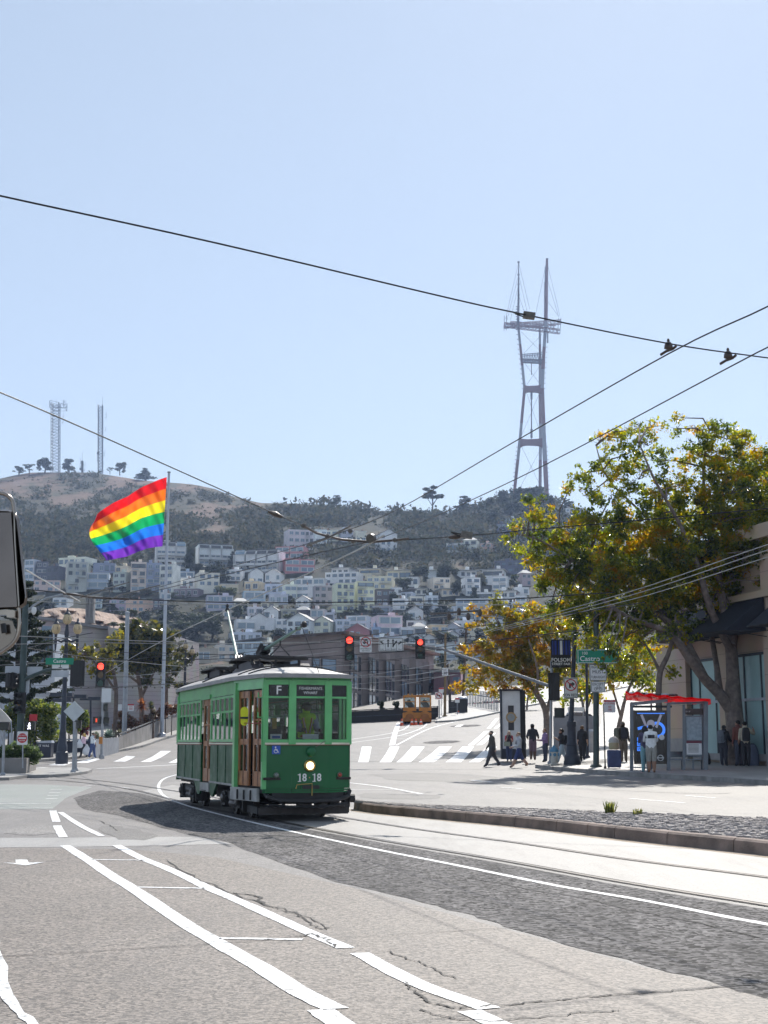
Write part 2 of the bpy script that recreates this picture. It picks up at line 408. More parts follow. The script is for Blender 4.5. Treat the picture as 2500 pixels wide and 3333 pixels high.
line([(211,2753),(271,2790),(360,2850),(430,2892),(580,2994),(712,3073),(844,3148),(991,3238),(1093,3287)],.17)
line([(1041,3289),(1104,3333),(1200,3400)],.17)
line([(379,2752),(461,2794),(554,2832),(671,2888),(818,2952),(968,3020),(1126,3088)],.15)
line([(1172,3104),(1345,3197),(1592,3286)],.155)
line([(1530,3293),(1660,3355)],.16)
for a,b in (((296,2799),(470,2801)),((446,2889),(668,2893)),((715,3056),(985,3060))):line([a,b],.09,'cross_stroke')
line([(172,2639),(184,2676)],.16);line([(186,2688),(206,2726)],.16);line([(196,2644),(260,2686),(331,2722)],.13)
line([(575,2522),(534,2535),(516,2560),(535,2592),(600,2620),(678,2642),(867,2688),(1055,2730),(1250,2771),(1430,2806),(1606,2842),(1817,2885),(2087,2931),(2366,2986),(2500,3011),(2900,3095)],.105)
sheet('lane_arrow',gp([(50,2799),(88,2799),(94,2809),(145,2807),(84,2818),(8,2808),(52,2810)]),3,M_PAINT)
line([(-20,3050),(4,3150),(20,3240),(70,3300),(120,3350)],.065,jit=.02)
line([(-100,2617),(165,2616)],.14,'lane_stroke');line([(-100,2631),(172,2629)],.10,'lane_stroke')
for y in (2560,2570,2580,2590,2600):line([(150+(2600-y)*.5,y),(186+(2600-y)*.5,y)],.16,'lane_dash')
line([(1135,2548),(1250,2562),(1375,2585)],.14);line([(1140,2571),(1300,2571)],.1);line([(1535,2540),(1600,2546)],.2);line([(1630,2563),(1700,2568)],.12)
line([(2050,2600),(2230,2614)],.12);line([(2230,2590),(2330,2598)],.12)
line([(270,2560),(330,2556),(420,2566)],.08)
Q=lambda x,y:(1100+x*.42194,2000+y*.42194)
for a0,a1,b0,b1 in ((185,260,155,235),(400,475,320,410),(570,670,450,560),(780,880,620,740),(960,1050,830,950),(1150,1230,1010,1090)):
 sheet('crosswalk_bar',gp([Q(b0,1140),Q(b1,1140),Q(a1,1020),Q(a0,1020)]),4,M_PAINT)
Z=lambda x,y:(x*.3737,1900+y*.3737)
for q in ([(1220,1553),(1310,1553),(1490,1457),(1400,1457)],[(1465,1560),(1590,1560),(1700,1490),(1590,1490)],[(985,1550),(1090,1550),(1180,1505),(1100,1500)],[(640,1560),(760,1562),(880,1525),(790,1520)],[(420,1580),(560,1585),(640,1555),(540,1550)]):
 sheet('crosswalk_bar',gp([Z(*p) for p in q]),4,M_PAINT)
line([Z(840,1612),Z(1250,1592),Z(1560,1575)],.25);line([Z(330,1600),Z(620,1608)],.3)
line([Q(470,835),Q(440,920),Q(418,1010)],.4);line([Q(692,835),Q(640,880),Q(450,940),Q(95,990)],.16);line([Q(560,835),Q(520,880),Q(400,918),Q(95,965)],.16)
line([Q(450,1010),Q(600,930),Q(740,870),Q(930,822)],.18)
for k in range(7):line([Q(465-k*6,850+k*22),Q(800-k*58,850+k*22)],.14,'hatch_stroke')
line([Q(1230,800),Q(1165,880)],.35);line([Q(1150,900),Q(1025,1010)],.4);line([Q(1280,825),Q(1215,880)],.3);line([Q(1200,915),Q(1090,1008)],.4);line([Q(920,868),Q(950,852)],.5,n=2)
for c,r in ((Q(800,985),1.3),(Q(985,860),1.3)):
 g=G(*c);sheet('utility_cover',[Vector((g.x+r*math.cos(t*.5236),g.y+r*1.3*math.sin(t*.5236),0)) for t in range(12)],3,M_DARK)
sheet('road_seam',strip_pts([G(*Q(x,1137)) for x in (85,250,440,620)],.35,jit=.05),3,M_CRACK)
def crack(pxs,w,jit,n=7,layer=5):
 ln=gline(pxs,n);ln=[Vector((p.x+rnd.uniform(-jit,jit),p.y+rnd.uniform(-jit,jit)*1.6,0)) for p in ln]
 k=len(ln);L=[];Rr=[]
 for i,p in enumerate(ln):
  d=(ln[min(i+1,k-1)]-ln[max(i-1,0)]).normalized();q=Vector((-d.y,d.x,0));ww=w*.7*rnd.uniform(.25,1.3)*(0.35 if i in (0,k-1) else 1)
  L.append(p+q*ww);Rr.append(p-q*ww)
 bm=bmesh.new();vs=[[bm.verts.new((p.x,p.y,zg(p.x,p.y)+layer*.0016)) for p in s] for s in (L,Rr)]
 for i in range(k-1):bm.faces.new((vs[0][i],vs[1][i],vs[1][i+1],vs[0][i+1]))
 bmesh.ops.recalc_face_normals(bm,faces=bm.faces)
 me=bpy.data.meshes.new('road_crack');bm.to_mesh(me);bm.free();me.materials.append(M_CRACK)
 o=bpy.data.objects.new('road_crack',me);link(o);o['kind']='structure'
crack([(-30,3117),(250,3102),(520,3085),(708,3073),(900,3058),(985,3046)],.011,.006,12)
crack([(1100,3055),(1400,3038),(1860,3008)],.006,.004,12)
crack([(560,2817),(690,2806),(830,2792)],.008,.005,8)
crack([(540,2800),(610,2845),(690,2880),(760,2910),(870,2950),(930,2962),(1000,2995),(1040,3022),(1072,3022)],.02,.035,6)
crack([(760,2910),(830,2917),(872,2946)],.03,.04,7);crack([(890,2955),(935,2972),(1010,2990),(1060,3022)],.012,.02,6)
crack([(980,3052),(1020,3042),(1065,3062),(1090,3085)],.02,.03,7)
crack([(1250,3096),(1330,3122),(1400,3150),(1480,3190)],.012,.02,8)
crack([(1325,3200),(1340,3222),(1400,3262),(1480,3283),(1600,3275),(1780,3262),(1960,3243),(2200,3226),(2500,3206),(2700,3196)],.016,.02,9)
crack([(1375,3290),(1440,3312),(1600,3325),(1900,3300),(2010,3290)],.012,.02,8)
crack([(1520,2858),(1600,2872),(1740,2900),(1900,2925),(2060,2965),(2260,3003),(2500,3062)],.018,.02,8)
crack([(325,2672),(360,2690),(385,2706)],.03,.03,5);crack([(950,2735),(1010,2745)],.04,.03,5);crack([(1080,2763),(1125,2768)],.05,.03,5)
crack([(0,2755),(200,2752),(420,2757),(650,2752)],.006,.01,8);crack([(-20,2852),(200,2846),(420,2838)],.006,.008,8);crack([(1000,2760),(900,2752)],.03,.03,4)
# ---- the median with its kerbstones and cobbles
back=[G(p[0],p[1],.2) for p in [(1160,2610),(1400,2622),(1800,2636),(2200,2650),(2500,2661),(2900,2676)]]
med=thing('traffic_median','low brown concrete kerb island with cobblestones between the tracks and the cross street','median',(0,0,0))
inner=[p+Vector((.06,.22,0)) for p in kb]
M_COB=mat('cobbles_mortar',(.2,.18,.17),.9,var=.3,scale=3,bump=.3)
M_STONE=mat('cobble_stone',(.32,.285,.27),.75,var=.45,scale=5,bump=.3,bscale=30)
cum=[0]
for i in range(len(kb)-1):cum.append(cum[-1]+(kb[i+1]-kb[i]).length)
def along(t):
 t=max(0,min(cum[-1],t));i=max(0,min(len(kb)-2,int(np.searchsorted(cum,t)-1)))
 f=(t-cum[i])/(cum[i+1]-cum[i]);p=kb[i].lerp(kb[i+1],f);d=(kb[i+1]-kb[i]).normalized();return p,d
joints=[0,.5,3.1,5.6,7.4,8.9,10.0,10.9,12.4,14,16,18,20]
mk=MB()
for a,b in zip(joints[:-1],joints[1:]):
 n=6;secs=[]
 for i in range(n+1):
  p,d=along(a+.012+(b-a-.02)*i/n);q=Vector((-d.y,d.x,0))
  if q.y<0:q=-q
  z=zg(p.x,p.y)-.05;secs.append([Vector((p.x,p.y,z)),Vector((p.x,p.y,z))+Vector((q.x*.02,q.y*.02,.22)),Vector((p.x,p.y,z))+Vector((q.x*.06,q.y*.06,.25)),Vector((p.x,p.y,z))+Vector((q.x*.26,q.y*.26,.25)),Vector((p.x,p.y,z))+Vector((q.x*.26,q.y*.26,0))])
 vs=[v for s in secs for v in s];fs=[(i*5+j,i*5+(j+1)%5,(i+1)*5+(j+1)%5,(i+1)*5+j) for i in range(n) for j in range(5)]
 fs+=[(0,1,2,3,4),tuple(n*5+j for j in (4,3,2,1,0))];mk.add(vs,fs,M_KERB)
mk.build('kerbstone',med)
cb=sheet('cobble_bed',[p for p in inner]+back[::-1],0,M_COB,kind=None,thick=.19,parent=med)
mc=MB()
fx0,fx1=back[0],back[-1]
for i in range(3800):
 t=rnd.random()**1.2;u=rnd.random()
 k=t*(len(inner)-1);j=min(int(k),len(inner)-2);a=inner[j].lerp(inner[j+1],k-j)
 kk=t*(len(back)-1);jj=min(int(kk),len(back)-2);b=back[jj].lerp(back[jj+1],kk-jj)
 p=a.lerp(b,.02+.95*u);z=zg(p.x,p.y)+.19;s=rnd.uniform(.04,.07);e=s*rnd.uniform(.6,.9)
 r=rnd.uniform(-.4,.4);cr,sr=math.cos(r),math.sin(r)
 q=lambda dx,dy,dz:(p.x+dx*cr-dy*sr,p.y+dx*sr+dy*cr,z+dz)
 h=rnd.uniform(.02,.04)
 mc.add([q(-s,-e,-.01),q(s,-e,-.01),q(s,e,-.01),q(-s,e,-.01),q(-s*.7,-e*.7,h),q(s*.7,-e*.7,h),q(s*.7,e*.7,h),q(-s*.7,e*.7,h)],[(0,1,5,4),(1,2,6,5),(2,3,7,6),(3,0,4,7),(4,5,6,7)],M_STONE)
o=mc.build('cobblestones',med);o['kind']='stuff'
M_WEED=leafmat('weed_leaf',[(.05,.07,.02),(.10,.11,.03),(.16,.15,.05)],.35)
def weed(px,py,h,n,label):
 g=G(px,py,.2);m=MB()
 for i in range(n):
  a=rnd.uniform(0,6.28);s=rnd.uniform(.3,1)*h;lean=rnd.uniform(.2,.8);b=g+Vector((rnd.uniform(-.09,.09),rnd.uniform(-.06,.06),0))
  t=b+Vector((math.cos(a)*lean*s,math.sin(a)*lean*s,s));w=Vector((-math.sin(a),math.cos(a),0))*.008
  mid=b.lerp(t,.6)+Vector((0,0,.02));m.add([b-w,b+w,mid+w*1.6,t,mid-w*1.6],[(0,1,2,3,4)],M_WEED)
 tag(m.build('weed'),label,'weed','weeds growing on the median')
weed(1985,2648,.28,70,'taller scraggly green weed growing between the cobbles of the median')
weed(2078,2652,.14,34,'smaller green weed tuft right of the taller one on the cobbled median')
# ---- pavements with kerbs
def pavement(name,pts,h=.15,kerbm=None):
 o=sheet(name,pts,0,M_WALK,thick=h+.05,off=-.05);return o
FR=[(1748,2500),(1825,2509),(1944,2519),(2060,2527),(2197,2536),(2350,2545),(2500,2556),(2900,2580)]
fr=[G(*p) for p in FR]
rw=fr+[Vector((40,36,0)),Vector((60,60,0)),Vector((70,150,0)),Vector((24.5,150,0)),Vector((17.5,110,0)),Vector((10.2,70,0)),Vector((7.4,60.5,0))]
pavement('right_pavement',rw)
MK2=[G(p[0],p[1]) for p in FR]
ks=sheet('right_kerb',strip_pts(smoothline(MK2,3),.16),0,M_KERBG,thick=.208,off=-.05)
lw=[G(*p) for p in [(120,2481),(230,2472),(315,2460),(389,2447),(464,2432),(514,2414),(586,2391),(640,2372),(760,2345)]]
lw+=[Vector((-10,160,0)),Vector((-70,160,0)),Vector((-60,90,0))]
pavement('left_pavement',lw)
sheet('left_kerb',strip_pts(smoothline([G(*p) for p in [(120,2481),(230,2472),(315,2460),(389,2447),(464,2432),(514,2414),(586,2391),(640,2372),(760,2345)]],3),.2),0,M_KERBG,thick=.208,off=-.05)
nose=[G(*p) for p in [(90,2532),(160,2531),(225,2527),(285,2519),(300,2512),(270,2506),(180,2506),(60,2508),(-150,2512),(-150,2545),(30,2540)]]
pavement('traffic_island',nose,.12)
fw=[G(*p) for p in [(1415,2353),(1480,2349),(1530,2341),(1580,2331),(1640,2318),(1720,2300)]]
pavement('far_pavement',fw+[Vector((40,200,0)),Vector((14,200,0)),Vector((7,160,0))])
# ================================================================== the hill
DP=[(2330,215),(2232,255),(2150,420),(2000,520),(1850,610),(1750,700),(1650,900),(1590,1080),(1540,1220),(1500,1320)]
def D(py):return float(np.interp(-py,[-a for a,b in DP],[b for a,b in DP]))
SKL=[(-1800,1640),(-900,1600),(-300,1575),(0,1558),(40,1549),(90,1539),(140,1537),(300,1538),(452,1562),(633,1577),(700,1592),(753,1614),(844,1637),(964,1639),(1085,1648),(1205,1664),(1311,1662),(1420,1672),(1477,1670),(1567,1652),(1640,1618),(1680,1603),(1733,1598),(1808,1630),(1884,1668),(1960,1705),(2200,1790),(2500,1840),(3200,1890),(4300,1930)]
def skyl(px):return float(np.interp(px,[a for a,b in SKL],[b for a,b in SKL]))
_rs=np.random.RandomState(3)
def vnoise(x,y,seed=0):
 xi,yi=math.floor(x),math.floor(y);fx,fy=x-xi,y-yi;fx=fx*fx*(3-2*fx);fy=fy*fy*(3-2*fy)
 def h(a,b):
  k=(a*374761393+b*668265263+seed*974634721)&0xffffffff;k=((k^(k>>13))*1274126177)&0xffffffff;return ((k^(k>>16))&0xffff)/65535
 return (h(xi,yi)*(1-fx)+h(xi+1,yi)*fx)*(1-fy)+(h(xi,yi+1)*(1-fx)+h(xi+1,yi+1)*fx)*fy
def fb(x,y,seed=0):return sum(vnoise(x*2**i,y*2**i,seed+i)*.5**(i+1) for i in range(4))
def hill_pt(px,py):return P(px,py,D(py))
def scrubby(px,py):
 """how densely bushes grow at a place of the hill, 0 to 1"""
 sk=skyl(px);t=py-sk
 sm=lambda a,b,x:max(0,min(1,(x-a)/(b-a)))
 d=fb(px/110+py/70,py/30,5)
 v=.38+2.2*(d-.45)
 w=.86+1.0*(fb(px/60,py/30,9)-.5)
 k=max(sm(700,1050,px),sm(1655,1725,py-60*math.exp(-((px-660)/90)**2)),sm(230,120,px)*sm(1590,1660,py))
 return max(0,min(1,v*(1-k)+w*k))
def hill():
 pxs=list(range(-1800,0,150))+list(range(0,2500,25))+list(range(2500,4400,150));NT=64
 vs=[];fs=[];col=[]
 for px in pxs:
  sk=skyl(px)
  for i in range(NT+1):
   t=i/NT;py=2330+(sk-2330)*t
   nz=(fb(px/60,py/30,2)-.5)*(9 if 0<t<.97 else 2)*min(1,(2330-py)/150)
   Y=D(py);v=P(px,py+nz,Y);vs.append(v);s=scrubby(px,py);col.append(s)
  e=vs[-1]
  for k in (1,2):vs.append((e.x*(1+.12*k),e.y*(1+.12*k),e.z-25*k-20));col.append(.8)
 K=NT+3
 for i in range(len(pxs)-1):
  for j in range(K-1):fs.append((i*K+j,(i+1)*K+j,(i+1)*K+j+1,i*K+j+1))
 me=bpy.data.meshes.new('hill');me.from_pydata([tuple(v) for v in vs],[],fs)
 at=me.attributes.new('scrub','FLOAT','POINT');at.data.foreach_set('value',col)
 me.polygons.foreach_set('use_smooth',[True]*len(fs));me.update()
 m=bpy.data.materials.new('hillside');m.use_nodes=True;n=m.node_tree.nodes;l=m.node_tree.links;b=n['Principled BSDF']
 a=n.new('ShaderNodeAttribute');a.attribute_name='scrub';tc=n.new('ShaderNodeTexCoord')
 mp=n.new('ShaderNodeMapping');mp.inputs['Scale'].default_value=(1,.35,1.6);l.new(tc.outputs['Object'],mp.inputs['Vector'])
 nz=n.new('ShaderNodeTexNoise');nz.inputs['Scale'].default_value=.07;nz.inputs['Detail'].default_value=14;nz.inputs['Roughness'].default_value=.7;l.new(mp.outputs[0],nz.inputs['Vector'])
 ad=n.new('ShaderNodeMath');ad.operation='MULTIPLY_ADD';ad.inputs[1].default_value=2.2;ad.inputs[2].default_value=-1.1;l.new(nz.outputs['Fac'],ad.inputs[0])
 a2=n.new('ShaderNodeMath');a2.operation='ADD';l.new(ad.outputs[0],a2.inputs[0]);l.new(a.outputs['Fac'],a2.inputs[1])
 rp=n.new('ShaderNodeValToRGB');e=rp.color_ramp.elements;e[0].position=.1;e[0].color=(.135,.09,.068,1);e[1].position=.8;e[1].color=(.026,.03,.019,1)
 k=e.new(.3);k.color=(.115,.076,.055,1);k=e.new(.48);k.color=(.06,.055,.032,1)
 l.new(a2.outputs[0],rp.inputs['Fac']);l.new(rp.outputs['Color'],b.inputs['Base Color']);b.inputs['Roughness'].default_value=.9;b.inputs['Specular IOR Level'].default_value=.15
 bp=n.new('ShaderNodeBump');bp.inputs['Strength'].default_value=.6;bp.inputs['Distance'].default_value=1.2;l.new(nz.outputs['Fac'],bp.inputs['Height']);l.new(bp.outputs[0],b.inputs['Normal'])
 me.materials.append(m);o=bpy.data.objects.new('hill',me);link(o);o['kind']='structure'
hill()
# ================================================================== houses on the hillside
M_PANE=[mat('window_glass_dark',(.05,.065,.085),.08,var=.3,scale=.6,spec=.8),mat('window_glass_pale',(.20,.27,.33),.12,var=.3,scale=.5,spec=.8),mat('window_glass_blue',(.12,.18,.25),.1,var=.3,scale=.6,spec=.8)]
M_WFR=mat('window_frame_white',(.55,.55,.54),.6,var=.08)
M_WFD=mat('window_frame_dark',(.06,.055,.055),.6,var=.1)
M_RTILE=mat('roof_tile',(.22,.13,.1),.8,var=.3,scale=2);M_RGREY=mat('roof_grey',(.19,.19,.2),.7,var=.2,scale=1);M_RWHITE=mat('roof_white',(.36,.36,.35),.7,var=.1)
M_RDARK=mat('roof_dark',(.06,.058,.06),.6,var=.2)
def window_mesh(pm,fm):
 m=MB()
 m.box((0,-.01,.5),(1,.08,1),pm)
 m.box((0,-.04,.97),(1.08,.1,.09),fm);m.box((0,-.05,.02),(1.12,.14,.09),fm)
 for x in (-.5,0,.5):m.box((x,-.04,.5),(.06,.1,.86),fm)
 me=m.build('window');d=me.data;bpy.data.objects.remove(me);return d
WMESH=[window_mesh(p,f) for p in M_PANE for f in (M_WFR,M_WFD)]
def add_window(par,x,y,z,w,h,k,rz=0):
 o=bpy.data.objects.new('window',WMESH[k]);link(o,par);o.location=(x,y,z);o.scale=(w,1,h);o.rotation_euler=(0,0,rz);return o
HOUSES=[]
WALLM={}
def wallmat(c):
 if c not in WALLM:q=srgb(c);q=tuple(min(.82,x*k) for x,k in zip(q,(1.95,1.9,1.85))) if max(q)>.2 else tuple(x*1.2 for x in q);a_=sum(q)/3;q=tuple(x*.68+a_*.32 for x in q);WALLM[c]=mat('stucco_'+c,q,.85,var=.1,scale=.35,dirt=tuple(x*.6 for x in q),dscale=.25,damt=.35)
 return WALLM[c]
def house(x0,x1,yt,yb,col,style,label,short=None,nm='house',yaw=None,Yd=None,frame=None,cat='house',dpth=10.0,nwin=None,wk=None):
 h_=rnd
 Y=Yd or D(yb);k=ppm(Y)*(1+0.0)
 base=P((x0+x1)/2,yb,Y)
 sc=FOC/(Y*CP+(base.z-EYE)*SP)
 Wt=(x1-x0)*1.09/sc;H=(yb-yt)/sc/CP*1.0
 th=yaw if yaw is not None else h_.choice((-1,1))*h_.uniform(.12,.32)
 dp=min(dpth,Wt*.9)
 w=(Wt-dp*math.sin(abs(th)))/math.cos(th)
 if w<Wt*.55:th*=.4;w=(Wt-dp*math.sin(abs(th)))/math.cos(th)
 face=math.atan2(base.x,base.y)
 off=dp*math.sin(th)/2
 t=thing(nm,label,cat,(base.x+off*1.0,base.y,base.z),th*1.0-face*0,'houses on the hillside')
 m=wallmat(col);trim=M_WFR if style!='dark' else M_WFD
 b=MB();b.box((0,dp/2,H/2-2),(w,dp,H+4),m)
 floors=max(1,round(H/3.0));cols=max(1,round(w/2.7));gab=style in ('gable','hip','shed')
 b.build('wall',t)
 r=MB()
 if style=='gable':
  ph=min(w*.28,3.2);rm=frame or M_RGREY
  m2=MB();m2.prism([(-w/2,0),(w/2,0),(0,ph)],(0,.003,H),(1,0,0),(0,0,1),(0,1,0),dp-.006,m);m2.build('gable_end',t)
  for s in (-1,1):r.bar((s*(w/2+.35)/2*1.0,-.4,H+ph/2+.08),(s*(w/2+.35)/2,dp+.3,H+ph/2+.08),math.hypot(w/2+.3,ph),.16,rm,up=(-s*-ph,0,w/2)) if False else r.prism([(0,ph+.02),(s*(w/2+.4),-.32),(s*(w/2+.4),-.12),(0,ph+.24)],(0,-.45,H),(1,0,0),(0,0,1),(0,1,0),dp+.8,rm)
 elif style=='hip':
  ph=1.6;rm=frame or M_RWHITE
  r.add([(-w/2-.5,-.5,H+.02),(w/2+.5,-.5,H+.02),(w/2+.5,dp+.5,H+.02),(-w/2-.5,dp+.5,H+.02),(-w*.2,dp*.4,H+ph),(w*.2,dp*.4,H+ph)],[(0,3,2,1),(0,1,5,4),(1,2,5),(2,3,4,5),(3,0,4)],rm)
 elif style=='shed':
  r.prism([(-w/2-.4,.02),(w/2+.4,1.2),(w/2+.4,1.45),(-w/2-.4,.27)],(0,-.5,H),(1,0,0),(0,0,1),(0,1,0),dp+1,frame or M_RGREY)
 elif style=='over':
  r.box((0,dp/2-.3,H+.14),(w+1.6,dp+2,.26),M_RWHITE)
  r.box((w*h_.uniform(-.2,.25),dp*.4,H+1.2),(1.5,1.5,1.9),m)
 else :
  r.box((0,dp/2,H+.1),(w+.16,dp+.16,.24),trim if h_.random()<.5 else m)
  if h_.random()<.5:r.box((w*h_.uniform(-.3,.3),dp*.5,H+.9),(w*.22,2.2,1.5),m)
  if h_.random()<.6:r.box((w*h_.uniform(-.4,.4),dp*.3,H+.8),(.5,.5,1.2),M_RTILE)
 if r.v:r.build('roof',t)
 kk=wk if wk is not None else h_.randrange(6)
 if style=='terr':
  nb=max(3,round(w/4.6));bw=w/nb
  for i in range(nb):
   x=-w/2+bw*(i+.5);st=MB()
   for f in range(floors-1):
    st.box((x,-.8-(i%2)*.7,f*3.0+.2),(bw*.96,2.0,.3),M_WFR);st.box((x,-1.7-(i%2)*.7,f*3.0+.75),(bw*.94,.1,.8),M_WFR)
   for s in (-.5,.5):st.box((x+s*bw,-.6,H*.42),(.22,2.4+.01*i,H*.86),M_WFR)
   st.build('balcony',t)
   sk_=MB();sk_.prism([(-bw*.42,0),(bw*.42,0),(bw*.42,2.6),(-bw*.42,2.6)],(x,-.9,H-1.4),(1,0,0),(0,.55,.83),(0,-.83,.55),.12,M_RDARK if i%2 or h_.random()<.5 else M_PANE[1]);sk_.build('skylight',t)
   for f in range(floors-1):add_window(t,x,-.06,f*3.0+.5,bw*.8,1.9,0 if f%2 else 4)
  return reg(t,x0,x1,yt,yb,short or label)
 n=0
 for f in range(floors):
  z=f*(H/floors)+(H/floors)*.28;hh=(H/floors)*.5
  wide=style in ('glass',) or h_.random()<.18
  cc=max(1,cols//2) if wide else cols
  for c in range(cc):
   if not wide and h_.random()<.12:continue
   x=-w/2+w/cc*(c+.5);ww=w/cc*(.86 if wide else h_.uniform(.5,.7))
   add_window(t,x,-.05,z,ww,hh*(1.25 if style=='glass' else 1),(kk if h_.random()<.7 else h_.randrange(6)) if style!='glass' else (2 if h_.random()<.6 else 4));n+=1
  if style in ('balc','over') and f>0:
   bl=MB();z0=f*(H/floors)
   xr=w*.3 if style=='over' else h_.choice((-.2,.2))*w
   bl.box((xr,-.7,z0),(w*.42,1.4,.16),trim);bl.box((xr,-1.36,z0+.9),(w*.42,.06,.06),M_WFD)
   for q in range(7):bl.box((xr-w*.21+w*.07*q,-1.36,z0+.48),(.05,.05,.8),M_WFD)
   bl.build('balcony',t)
 sx=1 if (base.x+0)<0 and th>0 else -1
 for f in range(floors):
  z=f*(H/floors)+.9
  for yy in (.3,.65):
   if h_.random()<.5:add_window(t,sx*(w/2+.05),dp*yy,z,1.1,1.3,kk,rz=sx*R(90))
 return reg(t,x0,x1,yt,yb,short or label)
def reg(t,x0,x1,yt,yb,short):HOUSES.append(((x0+x1)/2,(yt+yb)/2,short));return t
